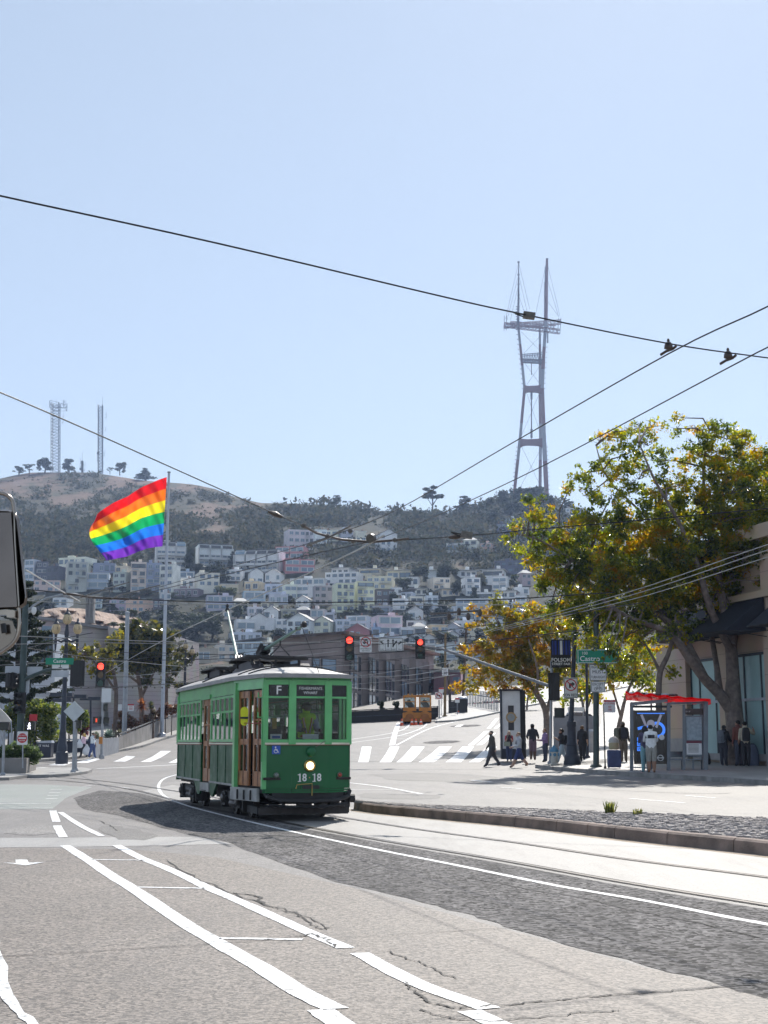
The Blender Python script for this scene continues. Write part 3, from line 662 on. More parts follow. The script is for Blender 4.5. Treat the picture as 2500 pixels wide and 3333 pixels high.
HT=[
 (78,119,1823,1890,'9aa3b0','glass','pale grey house at the left end of the row under the dark wood','pale grey end house'),
 (111,151,1829,1891,'4c5062','dark','dark slate house with three wide window bands beside the pale end house','dark slate house'),
 (151,200,1844,1893,'4a4c5c','dark','charcoal twin house with white window bays left of the tall grey flats','charcoal twin house'),
 (98,189,1890,1927,'a89088','flat','low salmon house with a terrace below the charcoal twin house','low salmon house'),
 (190,298,1816,1868,'c3b79d','flat','tall cream block with rooftop boxes rising behind the grey green flats','tall cream block'),
 (200,276,1831,1927,'8b8f88','balc','grey green five storey flats with small balconies in front of the cream block','grey green flats'),
 (298,370,1834,1866,'5f6b86','flat','slate blue house with large white framed windows beside the cream block','slate blue house'),
 (275,349,1866,1919,'8494a8','glass','blue grey house with glazed bands below the slate blue house','blue grey glazed house'),
 (368,418,1864,1927,'8c968e','flat','sage green house left of the pinkish tan apartment block','sage green house'),
 (376,420,1843,1866,'a89c84','flat','small tan house peeping over the sage green house','small tan house'),
 (418,471,1831,1929,'b59e90','balc','pinkish tan apartment block with fire escapes between sage and slate houses','pinkish tan apartment block'),
 (471,520,1834,1927,'687592','balc','slate blue apartment block with a fire escape just left of the flagpole','slate blue apartment block'),
 (172,225,1946,1978,'c4ccd4','flat','small white house standing above the bare rock face at its left end','small white house'),
 (306,330,1944,1982,'9db4cc','flat','narrow pale blue house behind the concrete chimney above the rock','narrow pale blue house'),
 (348,405,1950,1990,'92829a','flat','mauve house half hidden by bushes above the rock face','mauve house'),
 (410,488,1952,1996,'bb8a72','flat','orange stucco house with six windows above the right end of the rock','orange stucco house'),
 (490,530,1950,1985,'5c5462','dark','dark house right of the orange stucco house','dark shaded house'),  # walls in a dark mauve grey colour
 (497,597,1768,1853,'b4bccc','terr','terraced white flats with dark skylights directly behind the rainbow flag','terraced flats behind the flag'),
 (633,750,1776,1845,'a8b2c4','terr','terraced grey white flats with dark skylights below the bare slope','middle terraced flats'),
 (768,918,1794,1864,'b8bccb','terr','terraced white flats with bright skylights beside the red and white block','terraced flats by the red block'),
 (900,997,1780,1822,'9a5a60','glass','red block with white balcony bands, upper of the two red blocks','upper red block'),
 (915,1019,1822,1866,'94525a','glass','red block with white balcony bands, lower of the two red blocks','lower red block'),
 (519,576,1839,1934,'b8b4a8','balc','cream apartment block right behind the flagpole','cream apartment block'),
 (576,630,1861,1886,'76889c','glass','low blue grey house just right of the cream apartment block','low blue grey house'),
 (579,649,1884,1918,'c0c6cc','flat','white house with a row of square windows under the low blue grey house','white square windowed house'),
 (628,709,1866,1934,'aaa698','flat','cream grey house with a rooftop room left of the round green tree','cream grey rooftop room house'),
 (709,772,1902,1931,'a09478','flat','low tan house behind the round green tree','low tan house'),
 (568,660,1917,1943,'74606a','flat','brown house with a long flat roof below the white square windowed house','brown flat roofed house'),
 (663,754,1940,1988,'8e8c9e','glass','mauve grey two storey house with window bands above the dark wood','mauve grey banded house'),
 (797,856,1893,1926,'b09a74','flat','ochre house with three windows below the terraced flats','ochre house'),
 (783,860,1925,1957,'86a0b8','glass','sky blue house directly under the ochre house','sky blue house'),
 (858,918,1902,1935,'8c96ac','flat','grey blue house right of the ochre house','grey blue house'),
 (918,965,1904,1952,'a8b4a0','flat','pale green house with white windows between grey blue and white houses','pale green house'),
 (965,1017,1906,1950,'b6bcc8','flat','white house with small paired windows left of the brown grey house','white paired window house'),
 (1017,1080,1908,1970,'7c7680','flat','brown grey house left of the tall pale green apartment block','brown grey house'),
 (922,990,1725,1792,'a49ca2','flat','big plain grey pink block with a tall glazed bay high on the hill','big grey pink block'),
 (990,1019,1727,1792,'9a98a0','balc','narrow grey block with balconies stuck to the big grey pink block','narrow grey balcony block'),
 (1019,1062,1725,1772,'a4b4c8','flat','light blue house second from the left in the high ridge row','light blue ridge house'),
 (1061,1104,1727,1763,'b4ac98','flat','cream house with a big window in the middle of the high ridge row','cream ridge house'),
 (1103,1147,1724,1764,'8a8fa0','flat','grey house with rooftop chimneys in the high ridge row','grey ridge house'),
 (1147,1190,1730,1764,'b2aa96','flat','cream house at the right end of the high ridge row','cream ridge end house'),
 (1224,1290,1738,1800,'c0cad4','gable','white gabled house standing alone on the high wooded slope','white gabled ridge house'),
 (1063,1177,1864,1902,'d0d4da','flat','bright white modern house with a small tower above the pale green apartments','bright white modern house'),
 (949,1063,1884,1908,'ccd0d6','glass','long white house wing with a sloping walkway above the row of small houses','long white wing'),
 (1082,1153,1850,1872,'b4bcc0','over','pale house with a wide flat roof behind the bright white modern house','pale wide roofed house'),
 (1173,1250,1853,1887,'b0a68c','over','cream house with flat overhanging roof, upper of the pair right of the white tower','upper cream overhang house'),
 (1198,1283,1877,1920,'b8a98c','balc','cream block with stacked balconies beneath the upper cream overhang house','cream balcony block'),
 (1263,1346,1858,1888,'b4ab98','over','cream house with chimney and overhanging roof above the dark round tree','cream chimney house'),
 (1082,1151,1899,1993,'a8ae90','balc','tall pale green apartment block with railed balconies, left half of the twin pair','pale green apartments'),
 (1152,1216,1893,1985,'b0b08c','balc','tall pale yellow green apartment block, right half of the twin pair','yellow green apartments'),
 (1216,1281,1920,1971,'5c545a','dark','dark brown house with deck bands right of the twin apartments','dark brown deck house'),
 (1271,1308,1914,1937,'c2c4bc','flat','small white house above the dark brown deck house','small white upper house'),
 (1307,1352,1927,1952,'8a94a4','shed','grey house with a slanting roof right of the small white upper house','grey slanting house'),
 (1280,1329,1950,1987,'b2b8c0','flat','white cube house among dark trees below the grey slanting house','white cube house'),
 (1326,1368,1879,1910,'aeb0b0','balc','pale house with balcony right of the dark round tree','pale balcony house'),
 (1338,1395,1917,1938,'b8b4a8','over','pale house with a flat roof and chimney below the pale balcony house','pale chimney house'),
 (1388,1436,1858,1880,'aab0b4','over','grey white house with flat overhang, topmost of the middle stepped column','topmost stepped house'),
 (1394,1463,1881,1922,'b2a290','balc','tan block with balcony bands, second from the top in the middle stepped column','tan stepped block'),
 (1424,1493,1918,1943,'aca290','over','tan house with flat roof, lowest of the middle stepped column','lowest stepped house'),
 (1486,1549,1858,1881,'b0b4bc','over','white grey flat roofed house at the top of the tall stepped tower block','top of the stepped tower'),
 (1506,1562,1881,1940,'b0b2ba','balc','white grey tower block stepping down a steep bank','stepped tower block'),
 (1573,1650,1855,1904,'b8bcc2','over','white block with flat roof, upper of the right hand stepped pair','upper right stepped block'),
 (1605,1663,1877,1921,'bcc0c6','balc','white block with balconies, lower of the right hand stepped pair','lower right stepped block'),
 (1554,1610,1929,1952,'c2cad2','flat','low white house with a window band under the stepped blocks','low white band house'),
 (1610,1692,1925,1950,'b0b8c0','over','long pale grey house right of the low white band house','long pale grey house'),
 (1456,1514,1769,1798,'b8bcae','flat','cream white house wing on the wooded upper slope, left of its taller neighbour','cream wing on the upper slope'),
 (1512,1562,1758,1798,'bdb9a4','hip','taller cream house on the wooded upper slope','taller cream upper house'),
 (1566,1612,1769,1799,'b4897e','flat','salmon pink house right of the taller cream house on the upper slope','salmon upper house'),
 (1616,1722,1826,1866,'4a506a','dark','large dark slate house with pale windows beside the big tree','large dark slate house'),
 (1690,1728,1866,1908,'8c7a80','hip','pinkish house with a white roof half hidden by the big tree','pinkish white roofed house'),
 (1619,1668,1704,1750,'545a74','dark','slate house below the wooded tower hill','slate tower hill house'),
 (1640,1730,1690,1712,'98a2b2','over','pale house with a broad flat roof below the wooded tower hill','broad roofed tower hill house'),
 (1845,1905,1654,1694,'c0c4c8','flat','white house on the skyline seen through the big tree','white skyline house'),
 (1383,1425,1940,1970,'9ea8b8','flat','grey blue house behind the dark conifer','grey blue conifer house'),
 (1489,1592,1950,1990,'8a98ac','glass','wide blue grey house right of the dark conifer','wide blue grey house'),
 (800,853,1977,2003,'b4aab6','flat','pinkish white house with two windows right of the trolley pole tip','pinkish two window house'),
 (859,911,1987,2016,'b8bec6','gable','white house with low gable next to the pinkish two window house','white low gable house'),
 (910,963,1984,2017,'7c7a66','flat','olive house with two white windows','olive house'),
 (962,1013,1986,2010,'4e4450','hip','dark brown house with a bright white hip roof','brown hip roofed house'),
 (1012,1061,1984,2017,'a09494','glass','brick and white house right of the bright hip roof','brick and white house'),
 (810,869,2012,2054,'c0b8b0','gable','cream house with a tan gable roof above the streetcar trolley pole','cream tan gable house'),
 (757,830,2018,2058,'b6bac6','balc','white house with stacked decks left of the cream gable house','white decked house'),
 (863,902,2014,2055,'b4b8c2','flat','plain white house between the cream gable and the white blue houses','plain white house'),
 (900,948,2017,2062,'b0b6c2','flat','white house with a dark window band left of the solar roof house','white dark band house'),
 (936,1025,2018,2070,'aab4c6','gable','pale blue house with a solar panelled roof','pale blue solar house'),
 (1023,1086,2022,2064,'c0b89a','gable','pale yellow house with a dark sloping roof right of the solar house','pale yellow house'),
 (1085,1138,2018,2062,'9aa2b2','balc','grey house with decks right of the pale yellow house','grey decked house'),
 (738,845,2060,2092,'9aa2b4','balc','low white grey house with roof deck just left of the streetcar pole','low roof deck house'),
 (768,863,2090,2150,'93a6bc','shed','blue grey house with a glazed front and slanting roof behind the streetcar roof','glazed slanting house'),
 (863,896,2092,2150,'b8aea4','flat','narrow cream house beside the brown apartment building','narrow cream house'),
 (690,768,2102,2152,'a49c90','flat','beige house left of the glazed slanting house','beige house'),
 (640,700,2112,2160,'8c8474','flat','dull olive house behind the left trees','dull olive house'),
 (1130,1211,2006,2050,'94a2b4','glass','grey blue flats with glazed bays left of the pink flats','grey blue flats'),
 (1211,1306,2006,2074,'a8929c','glass','pink flats with a tall glazed bay above the traffic signals','pink flats'),
 (1127,1212,2052,2076,'8a4a50','gable','house with a red gable and white roof above the left signal','red gable house'),
 (1211,1243,2043,2076,'6f86a6','flat','small blue house right of the red gable house','small blue house'),
 (1326,1387,2021,2044,'c0c4c4','flat','white flat house among trees right of the pink flats','white flat house'),
 (1392,1460,2034,2070,'b0976e','flat','ochre yellow house behind the slanted lamp arm','ochre yellow house'),
 (1459,1502,2038,2070,'8a90a0','gable','grey gabled house right of the ochre yellow house','grey gabled house'),
 (1379,1421,2076,2100,'c4ccd4','gable','tiny white gabled house left of the round green tree','tiny white gabled house'),
 (1483,1550,2022,2062,'a0a6b0','flat','grey house behind the wooden utility pole','grey utility pole house'),
 (1489,1560,1992,2024,'a8b0bc','over','pale house above the grey utility pole house','pale house over the pole'),
 (1215,1276,1974,2000,'7a7e90','flat','low slate house below the dark brown deck house','low slate house'),
 (1395,1480,1975,2012,'8e98aa','glass','grey house with a long window row among the trees','grey long row house'),
 (1555,1612,1985,2022,'9aa6b8','glass','blue grey house glimpsed over the left top of the autumn tree','house over the autumn tree'),
 (1600,1660,1952,1990,'b4b8be','balc','pale house between the long pale grey house and the autumn tree top','pale house by the autumn tree'),
 (1640,1705,1985,2030,'8e9ab0','flat','slate grey house glimpsed behind the top of the autumn tree','slate house behind the tree'),
 (1530,1590,2040,2085,'b0a690','flat','beige house glimpsed through the left side of the autumn tree','beige house behind the tree'),
 (1600,1668,2050,2100,'98a4b4','balc','grey flats glimpsed through the middle of the autumn tree','grey flats behind the tree'),
 (1680,1750,2040,2096,'b0b4ba','flat','white house glimpsed through the right side of the autumn tree','white house behind the tree'),
 (1540,1600,2100,2150,'a09aa0','glass','mauve grey house low behind the autumn tree','mauve grey low house'),
 (1440,1492,2066,2098,'b8bcc0','gable','white gabled house beside the ochre utility pole','white gable by the utility pole'),
 (1300,1345,2044,2078,'a8acb4','flat','pale house between the pink flats and the lamp arm','pale house by the lamp arm'),
 (1250,1305,2072,2100,'9298a8','flat','low grey house right above the lane direction sign','low grey sign house'),
 (1420,1500,2100,2150,'a8b0b8','flat','white grey garage building right of the signal mast','white grey garage'),
]
for r_ in HT:house(*r_)
BOX=[(r_[0],r_[1],r_[2],r_[3]) for r_ in HT];used_=set();rf=random.Random(23);nfill=0
PAL=(('b8bcc4','white'),('a8aeb8','pale grey'),('b4ac9c','cream'),('9aa4b4','blue grey'),('a89c94','beige'),('c4c6c8','bright white'),('8c92a2','slate grey'))
for _ in range(900):
 x=rf.uniform(90,1700);yb_=rf.choice((1895,1932,1962,1992,2020,2048,2072,2096))+rf.uniform(-9,9);w_=rf.uniform(34,62);h_=rf.uniform(24,38)
 if (x<500 and yb_>1940) or (500<x<740 and yb_>1965) or (yb_<1910 and 1340<x<1640) or (yb_>2060 and 740<x<1130):continue
 q=(x-w_/2,x+w_/2,yb_-h_,yb_);A_=w_*h_;ov=sum(max(0,min(q[1],b[1])-max(q[0],b[0]))*max(0,min(q[3],b[3])-max(q[2],b[2])) for b in BOX)
 if ov>.22*A_:continue
 c_,cw=rf.choice(PAL);cy=yb_-h_/2;st_=rf.choice(('flat','gable','balc','glass','flat','hip'))
 wd={'flat':'flat roofed','gable':'gabled','balc':'balconied','glass':'glass fronted','hip':'hip roofed'}[st_]
 for hq in sorted(HOUSES[:len(HT)],key=lambda k_:(k_[0]-x)**2+2*(k_[1]-cy)**2)[:6]:
  dx,dy=x-hq[0],cy-hq[1];lb='small %s %s house %s the %s'%(cw,wd,('right of' if dx>0 else 'left of') if abs(dx)>abs(dy) else ('below' if dy>0 else 'above'),hq[2])
  if lb not in used_ and len(lb.split())<17:break
 else :continue
 used_.add(lb);BOX.append(q);house(q[0],q[1],q[2],q[3],c_,st_,lb,lb.split(' house ')[0]+' house',dpth=7);HOUSES.pop();nfill+=1
 if nfill>=64:break
# ================================================================== hill trees
M_BARK=mat('bark_grey',(.09,.075,.065),.9,var=.3,scale=4,bump=.5)
M_BARKD=mat('bark_dark',(.045,.036,.03),.9,var=.3,scale=4)
M_FOL=[leafmat('dark_needles',[(.010,.016,.010),(.022,.030,.016),(.035,.044,.022)],.22,.6,.2),
         leafmat('hill_leaves',[(.018,.026,.012),(.035,.045,.018),(.06,.068,.025)],.3,.6,.2),
         leafmat('olive_leaves',[(.035,.04,.02),(.06,.06,.03),(.09,.08,.04)],.3,.6,.2)]
def cards(lumps,n,size,m,rs,flat=.0,shell=.5):
 """leaf cards through the volume of ellipsoid lumps: (x, y, z, rx, ry, rz)"""
 vol=np.array([l[3]*l[4]+l[5]*l[4] for l in lumps]);idx=rs.choice(len(lumps),n,p=vol/vol.sum())
 L=np.array(lumps)[idx]
 d=rs.normal(size=(n,3));d/=np.linalg.norm(d,axis=1)[:,None];rad=rs.rand(n)**shell
 c=L[:,:3]+d*rad[:,None]*L[:,3:6]
 a=rs.normal(size=(n,3));a[:,2]*=(1-flat);a/=np.linalg.norm(a,axis=1)[:,None]
 t=rs.normal(size=(n,3));b=np.cross(a,t);b/=np.linalg.norm(b,axis=1)[:,None]
 s=size*rs.uniform(.55,1.3,n)[:,None];w=s*rs.uniform(.4,.75,n)[:,None]
 cr=np.cross(a,b)*s*.12
 v=np.stack([c-a*s*.5,c+b*w*.5+cr,c+a*s*.5,c-b*w*.5+cr],1).reshape(-1,3)
 return v
def cards_mesh(name,v,m):
 n=len(v)//4;me=bpy.data.meshes.new(name);me.vertices.add(len(v));me.vertices.foreach_set('co',v.astype(np.float32).ravel())
 me.loops.add(len(v));me.loops.foreach_set('vertex_index',np.arange(len(v),dtype=np.int32))
 me.polygons.add(n);me.polygons.foreach_set('loop_start',np.arange(0,4*n,4,dtype=np.int32));me.polygons.foreach_set('loop_total',np.full(n,4,dtype=np.int32))
 me.materials.append(m);me.update(calc_edges=True);me.validate();return me
def tree_proto(kind,seed):
 """unit-height tree: trunk + crown meshes"""
 rs=np.random.RandomState(seed);lum=[]
 if kind=='round':
  for i in range(13):
   a=rs.uniform(0,6.28);r=rs.uniform(0,.3);lum.append((r*math.cos(a),r*math.sin(a),rs.uniform(.28,.8),rs.uniform(.12,.22),rs.uniform(.12,.22),rs.uniform(.1,.19)))
  n,sz=2200,.085
 elif kind=='cypress':
  for i in range(12):
   a=rs.uniform(0,6.28);r=rs.uniform(.05,.38);lum.append((r*math.cos(a),r*math.sin(a),rs.uniform(.5,.95),rs.uniform(.1,.18),rs.uniform(.1,.18),rs.uniform(.035,.07)))
  n,sz=1800,.07
 else :
  for i in range(12):
   z=.15+.8*i/12;w=.3*(1-z)+.05;a=rs.uniform(0,6.28);lum.append((math.cos(a)*w*.4,math.sin(a)*w*.4,z,w,w,.07))
  n,sz=2000,.075
 m=MB();m.tube([(0,0,-.08),(.01,0,.2),(0,.01,.5),(.01,0,.8)],[.035,.028,.018,.006],M_BARKD,7)
 for l in lum[:7]:
  m.tube([(0,0,max(.12,l[2]-.3)),(l[0]*.6,l[1]*.6,l[2]-.1),(l[0],l[1],l[2])],[.014,.009,.004],M_BARKD,5,False)
 t=m.build('trunk');td=t.data;bpy.data.objects.remove(t)
 return td,cards_mesh('crown',cards(lum,n,sz,None,rs),M_FOL[0])
PROT={}
def proto(kind,seed,fol):
 k=(kind,seed,fol)
 if k not in PROT:
  a,b=tree_proto(kind,seed);b.materials.clear();b.materials.append(M_FOL[fol]);PROT[k]=(a,b)
 return PROT[k]
def hill_tree(px,yt,yb,wpx,kind,fol,label,Yd=None,group='trees on the hillside',seed=None,name=None):
 Y=Yd or D(yb);b=P(px,yb,Y);sc=FOC/(Y*CP+(b.z-EYE)*SP);H=(yb-yt)/sc;Wd=wpx/sc
 td,cd=proto(kind,seed if seed is not None else rnd.randrange(3),fol)
 unit={'round':.9,'cypress':1.0,'conifer':.62}[kind]
 t=thing(name or {'round':'tree','cypress':'cypress_tree','conifer':'conifer_tree'}[kind],label,'tree',b,rnd.uniform(0,6.28),group)
 t.scale=(Wd/unit,Wd/unit,H)
 for nm,d in (('trunk',td),('crown',cd)):link(bpy.data.objects.new(nm,d),t)
 return t
RT=[
 (62,1518,1548,60,'cypress',0,'low spreading tree at the left end of the bald hilltop'),
 (95,1512,1544,50,'cypress',0,'flat low tree second from left on the bald hilltop'),
 (146,1490,1540,66,'round',0,'bushy dark tree touching the foot of the broad lattice mast'),
 (222,1486,1538,46,'round',0,'dark tree just right of the broad lattice mast'),
 (358,1522,1542,30,'cypress',0,'small low tree left of the domed hilltop tree'),
 (390,1500,1544,48,'round',0,'domed dark tree right of the slim lattice mast'),
 (474,1520,1562,60,'conifer',0,'pointed dark tree above the top of the flagpole'),
 (1095,1614,1656,80,'cypress',0,'flat topped tree on the middle of the ridge'),
 (1408,1578,1674,100,'cypress',0,'tall lone pine on the ridge under the two wires'),
 (1512,1616,1680,100,'cypress',0,'windswept flat tree on the ridge right of the lone pine'),
 (1572,1634,1680,60,'round',0,'round tree at the left foot of the tower hill'),
 (1846,1626,1680,62,'cypress',0,'dark tree on the skyline right of the red tower'),
]
for r_ in RT:hill_tree(*r_)
TW=[(1600,1612,1668,70),(1640,1590,1660,84),(1690,1582,1650,90),(1738,1582,1650,96),(1785,1606,1668,84),(1668,1620,1690,90),(1720,1620,1690,100),(1770,1640,1700,90),(1610,1650,1712,80)]
for i,(x,a,b,w) in enumerate(TW):
 hill_tree(x,a,b,w,'round',0,['leftmost tree of the wood round the tower base','dark tree at the left leg of the tall red tower','highest tree between the legs of the red tower','tree in front of the right leg of the red tower','rightmost tree of the wood round the tower base','left tree in the lower row of the tower wood','middle tree in the lower row of the tower wood','right tree in the lower row of the tower wood','lowest tree at the foot of the tower wood'][i],group='trees round the tower base')
TD=[
 (1402,1995,2000,0,'',0),]
TREES=[(385,1985,2008,50,'round',1),(365,1960,1992,52,'round',0),(738,1905,1960,88,'round',1),(700,1835,1900,150,'round',0),(620,1770,1860,50,'conifer',0),(758,1790,1850,36,'conifer',0),(650,1830,1870,60,'round',0),
 (560,1990,2060,130,'round',0),(640,1985,2075,150,'round',0),(600,2010,2090,170,'round',0),(690,2000,2085,120,'round',0),(520,2010,2080,100,'round',0),(545,1960,2010,90,'round',0),(690,1985,2040,100,'round',0),(775,1962,2020,60,'round',1),(780,1960,1995,70,'round',0),
 (905,2040,2092,70,'round',0),(845,2048,2080,60,'round',0),(935,1995,2030,44,'round',1),(1045,1975,1992,50,'round',1),(925,1972,1988,36,'round',2),(1130,1985,2020,60,'round',0),
 (1312,1876,1925,70,'round',0),(1362,1835,1905,84,'round',0),(1450,1825,1900,100,'round',0),(1488,1880,1945,50,'round',0),(1568,1860,1920,44,'round',2),(1675,1865,1915,40,'round',1),(1410,1926,1945,50,'round',2),
 (1285,1925,1975,44,'round',0),(1340,1955,2010,60,'round',0),(1442,1955,2020,90,'conifer',0),(1392,1958,2010,50,'round',0),(1320,1990,2030,70,'round',0),(1225,1975,2000,60,'round',2),(1450,2050,2100,100,'round',1),(1340,2060,2100,60,'round',0),(1262,2062,2084,50,'round',1),(1350,2032,2070,60,'round',1),(1545,1905,1960,40,'round',0),
 (470,1985,2030,70,'round',0),(345,1935,1970,60,'conifer',0),(165,1955,2000,60,'round',0),(130,1945,2000,70,'round',0),(358,1878,1925,30,'conifer',0),(398,1905,1930,40,'round',0),(480,1918,1940,60,'round',1),(560,1925,1950,60,'round',1),
 (1180,1940,2000,26,'conifer',1),(985,1945,1985,40,'round',0),(1015,1960,1985,36,'round',0),(940,1935,1960,40,'round',0),(1500,2010,2050,50,'round',1),(1560,2040,2110,70,'round',0),(1510,2120,2190,60,'round',1),(1440,2120,2180,50,'round',1)]
seenl={}
SIDE=lambda dx,dy:('just right of' if dx>0 else 'just left of') if abs(dx)>abs(dy)*1.3 else ('below' if dy>0 else 'above')
SIZEW=lambda w:'small' if w<45 else ('large' if w>85 else 'middle sized')
KINDW={'round':'bushy tree','conifer':'pointed conifer','cypress':'cypress'};FOLW=['dark','green','olive']
for x,a,b,w,kd,fo in TREES:
 cy=(a+b)/2;hs=sorted(HOUSES,key=lambda q:(q[0]-x)**2+2.2*(q[1]-cy)**2)
 for q in hs[:6]:
  lb='%s %s %s %s the %s'%(SIZEW(w),FOLW[fo],KINDW[kd],SIDE(x-q[0],cy-q[1]),q[2])
  if lb not in seenl:break
 seenl[lb]=1;hill_tree(x,a,b,w,kd,fo,lb)
def scrub():
 rs=np.random.RandomState(11);V=[]
 def clump(px,py,r,n,size,squash=.75):
  c=hill_pt(px,py);c=np.array((c.x,c.y,c.z));
  l=[(c[0],c[1],c[2]+r*.25,r,r,r*squash)]
  l+=[(c[0]+rs.normal()*r*.5,c[1]+rs.normal()*r*.4,c[2]+r*rs.uniform(.1,.6),r*.5,r*.5,r*.4) for _ in range(3)]
  V.append(cards(l,n,size,None,rs))
 k=0
 while k<1500:
  px=rs.uniform(-60,2000);py=rs.uniform(1545,1860)
  if py<skyl(px)+6:continue
  s=scrubby(px,py)
  if rs.rand()>(s-.38)*2.4:continue
  if 1715<py<1800 and 915<px<1300 and rs.rand()<.9:continue
  if py>1815 and rs.rand()<.6:continue
  r=rs.uniform(2.5,9)*(D(py)/800)*(.6 if px<800 and py<1690 else 1);clump(px,py,r,60,max(1.3,r*.36));k+=1
 k=0
 while k<650:
  px=rs.uniform(-60,900);py=rs.uniform(1545,1720)
  if py<skyl(px)+8 or rs.rand()>.25+scrubby(px,py):continue
  r=rs.uniform(.8,2.4);clump(px,py,r,16,r*.6,.5);k+=1
 for i in range(260):
  px=rs.uniform(300,2000);py=rs.uniform(1930,2190);r=rs.uniform(1.5,3.2);clump(px,py,r,36,r*.42)
 v=np.concatenate(V);me=cards_mesh('hillside_scrub',v,leafmat('scrub_leaf',[(.016,.022,.013),(.028,.034,.019),(.045,.047,.025),(.07,.062,.036)],.2,.8,.1))
 o=bpy.data.objects.new('hillside_scrub',me);link(o);tag(o,'dark scrub and low wood covering the slopes above and between the houses','scrub',kind='stuff')
scrub()
M_ROCK=mat('bare_rock',(.34,.235,.175),.9,var=.35,scale=.25,bump=.9,bscale=.8,dirt=(.16,.11,.085),dscale=.35,damt=.7)
def rock():
 NX,NY=46,16;vs=[];fs=[]
 for i in range(NX+1):
  u=i/NX;px=120+370*u
  top=np.interp(u,[0,.06,.2,.4,.55,.7,.85,1],[2010,1985,1977,1981,1990,2000,2008,2034])
  for j in range(NY+1):
   t=j/NY;py=top+(2110-top)*t;Y=330-60*t+(fb(px/40,py/14,21)-.5)*26
   vs.append(tuple(P(px,py,Y)))
  e=vs[-NY-1];vs.append((e[0]*1.1,e[1]*1.1,e[2]-8))
 K=NY+2
 for i in range(NX):
  fs.append((i*K+NY+1,i*K,(i+1)*K,(i+1)*K+NY+1))
  for j in range(NY):fs.append((i*K+j,i*K+j+1,(i+1)*K+j+1,(i+1)*K+j))
 me=bpy.data.meshes.new('rock_face');me.from_pydata(vs,[],fs);me.materials.append(M_ROCK);me.update()
 o=bpy.data.objects.new('rock_face',me);link(o);o['kind']='structure'
rock()
for x,a,b,w,lb in ((425,1984,2008,60,'green bush on the rock edge below the orange stucco house'),(370,2022,2042,50,'small bush on the bare rock above the grey shed roof')):
 t=hill_tree(x,a,b,w,'round',1,lb,Yd=300,name='bush',group='bushes on the bare rock');t['category']='bush'
# ================================================================== masts and the tower
M_TRED=mat('tower_orange_paint',(.17,.07,.065),.6,var=.15,scale=.05);M_TWHT=mat('tower_grey_paint',(.26,.25,.27),.6,var=.1,scale=.05);M_TSTEEL=mat('tower_steel',(.1,.085,.1),.6,var=.1,scale=.1)
M_MAST=mat('mast_steel',(.10,.12,.15),.6,.0,var=.1)
TY=1180.0
S8=lambda zx,zy,dy=0.0:P(1550+zx*.3707,820+zy*.3707,TY+dy)
def lattice(m,a,b,w,mt,n,r,tri=False):
 a,b=Vector(a),Vector(b);d=(b-a).normalized()
 u=d.cross(Vector((0,1,0)));u=Vector((1,0,0)) if u.length<.1 else u.normalized();v=d.cross(u)
 cs=[u*w/2+v*w/2,u*w/2-v*w/2,-u*w/2-v*w/2,-u*w/2+v*w/2]
 for c in cs:m.tube([a+c,b+c],r*1.3,mt,4,False)
 for i in range(n):
  p=a.lerp(b,i/n);q=a.lerp(b,(i+1)/n)
  for k in range(4):m.tube([p+cs[k],q+cs[(k+1)%4]],r*.7,mt,4,False);m.tube([p+cs[k],p+cs[(k+1)%4]],r*.7,mt,4,False)
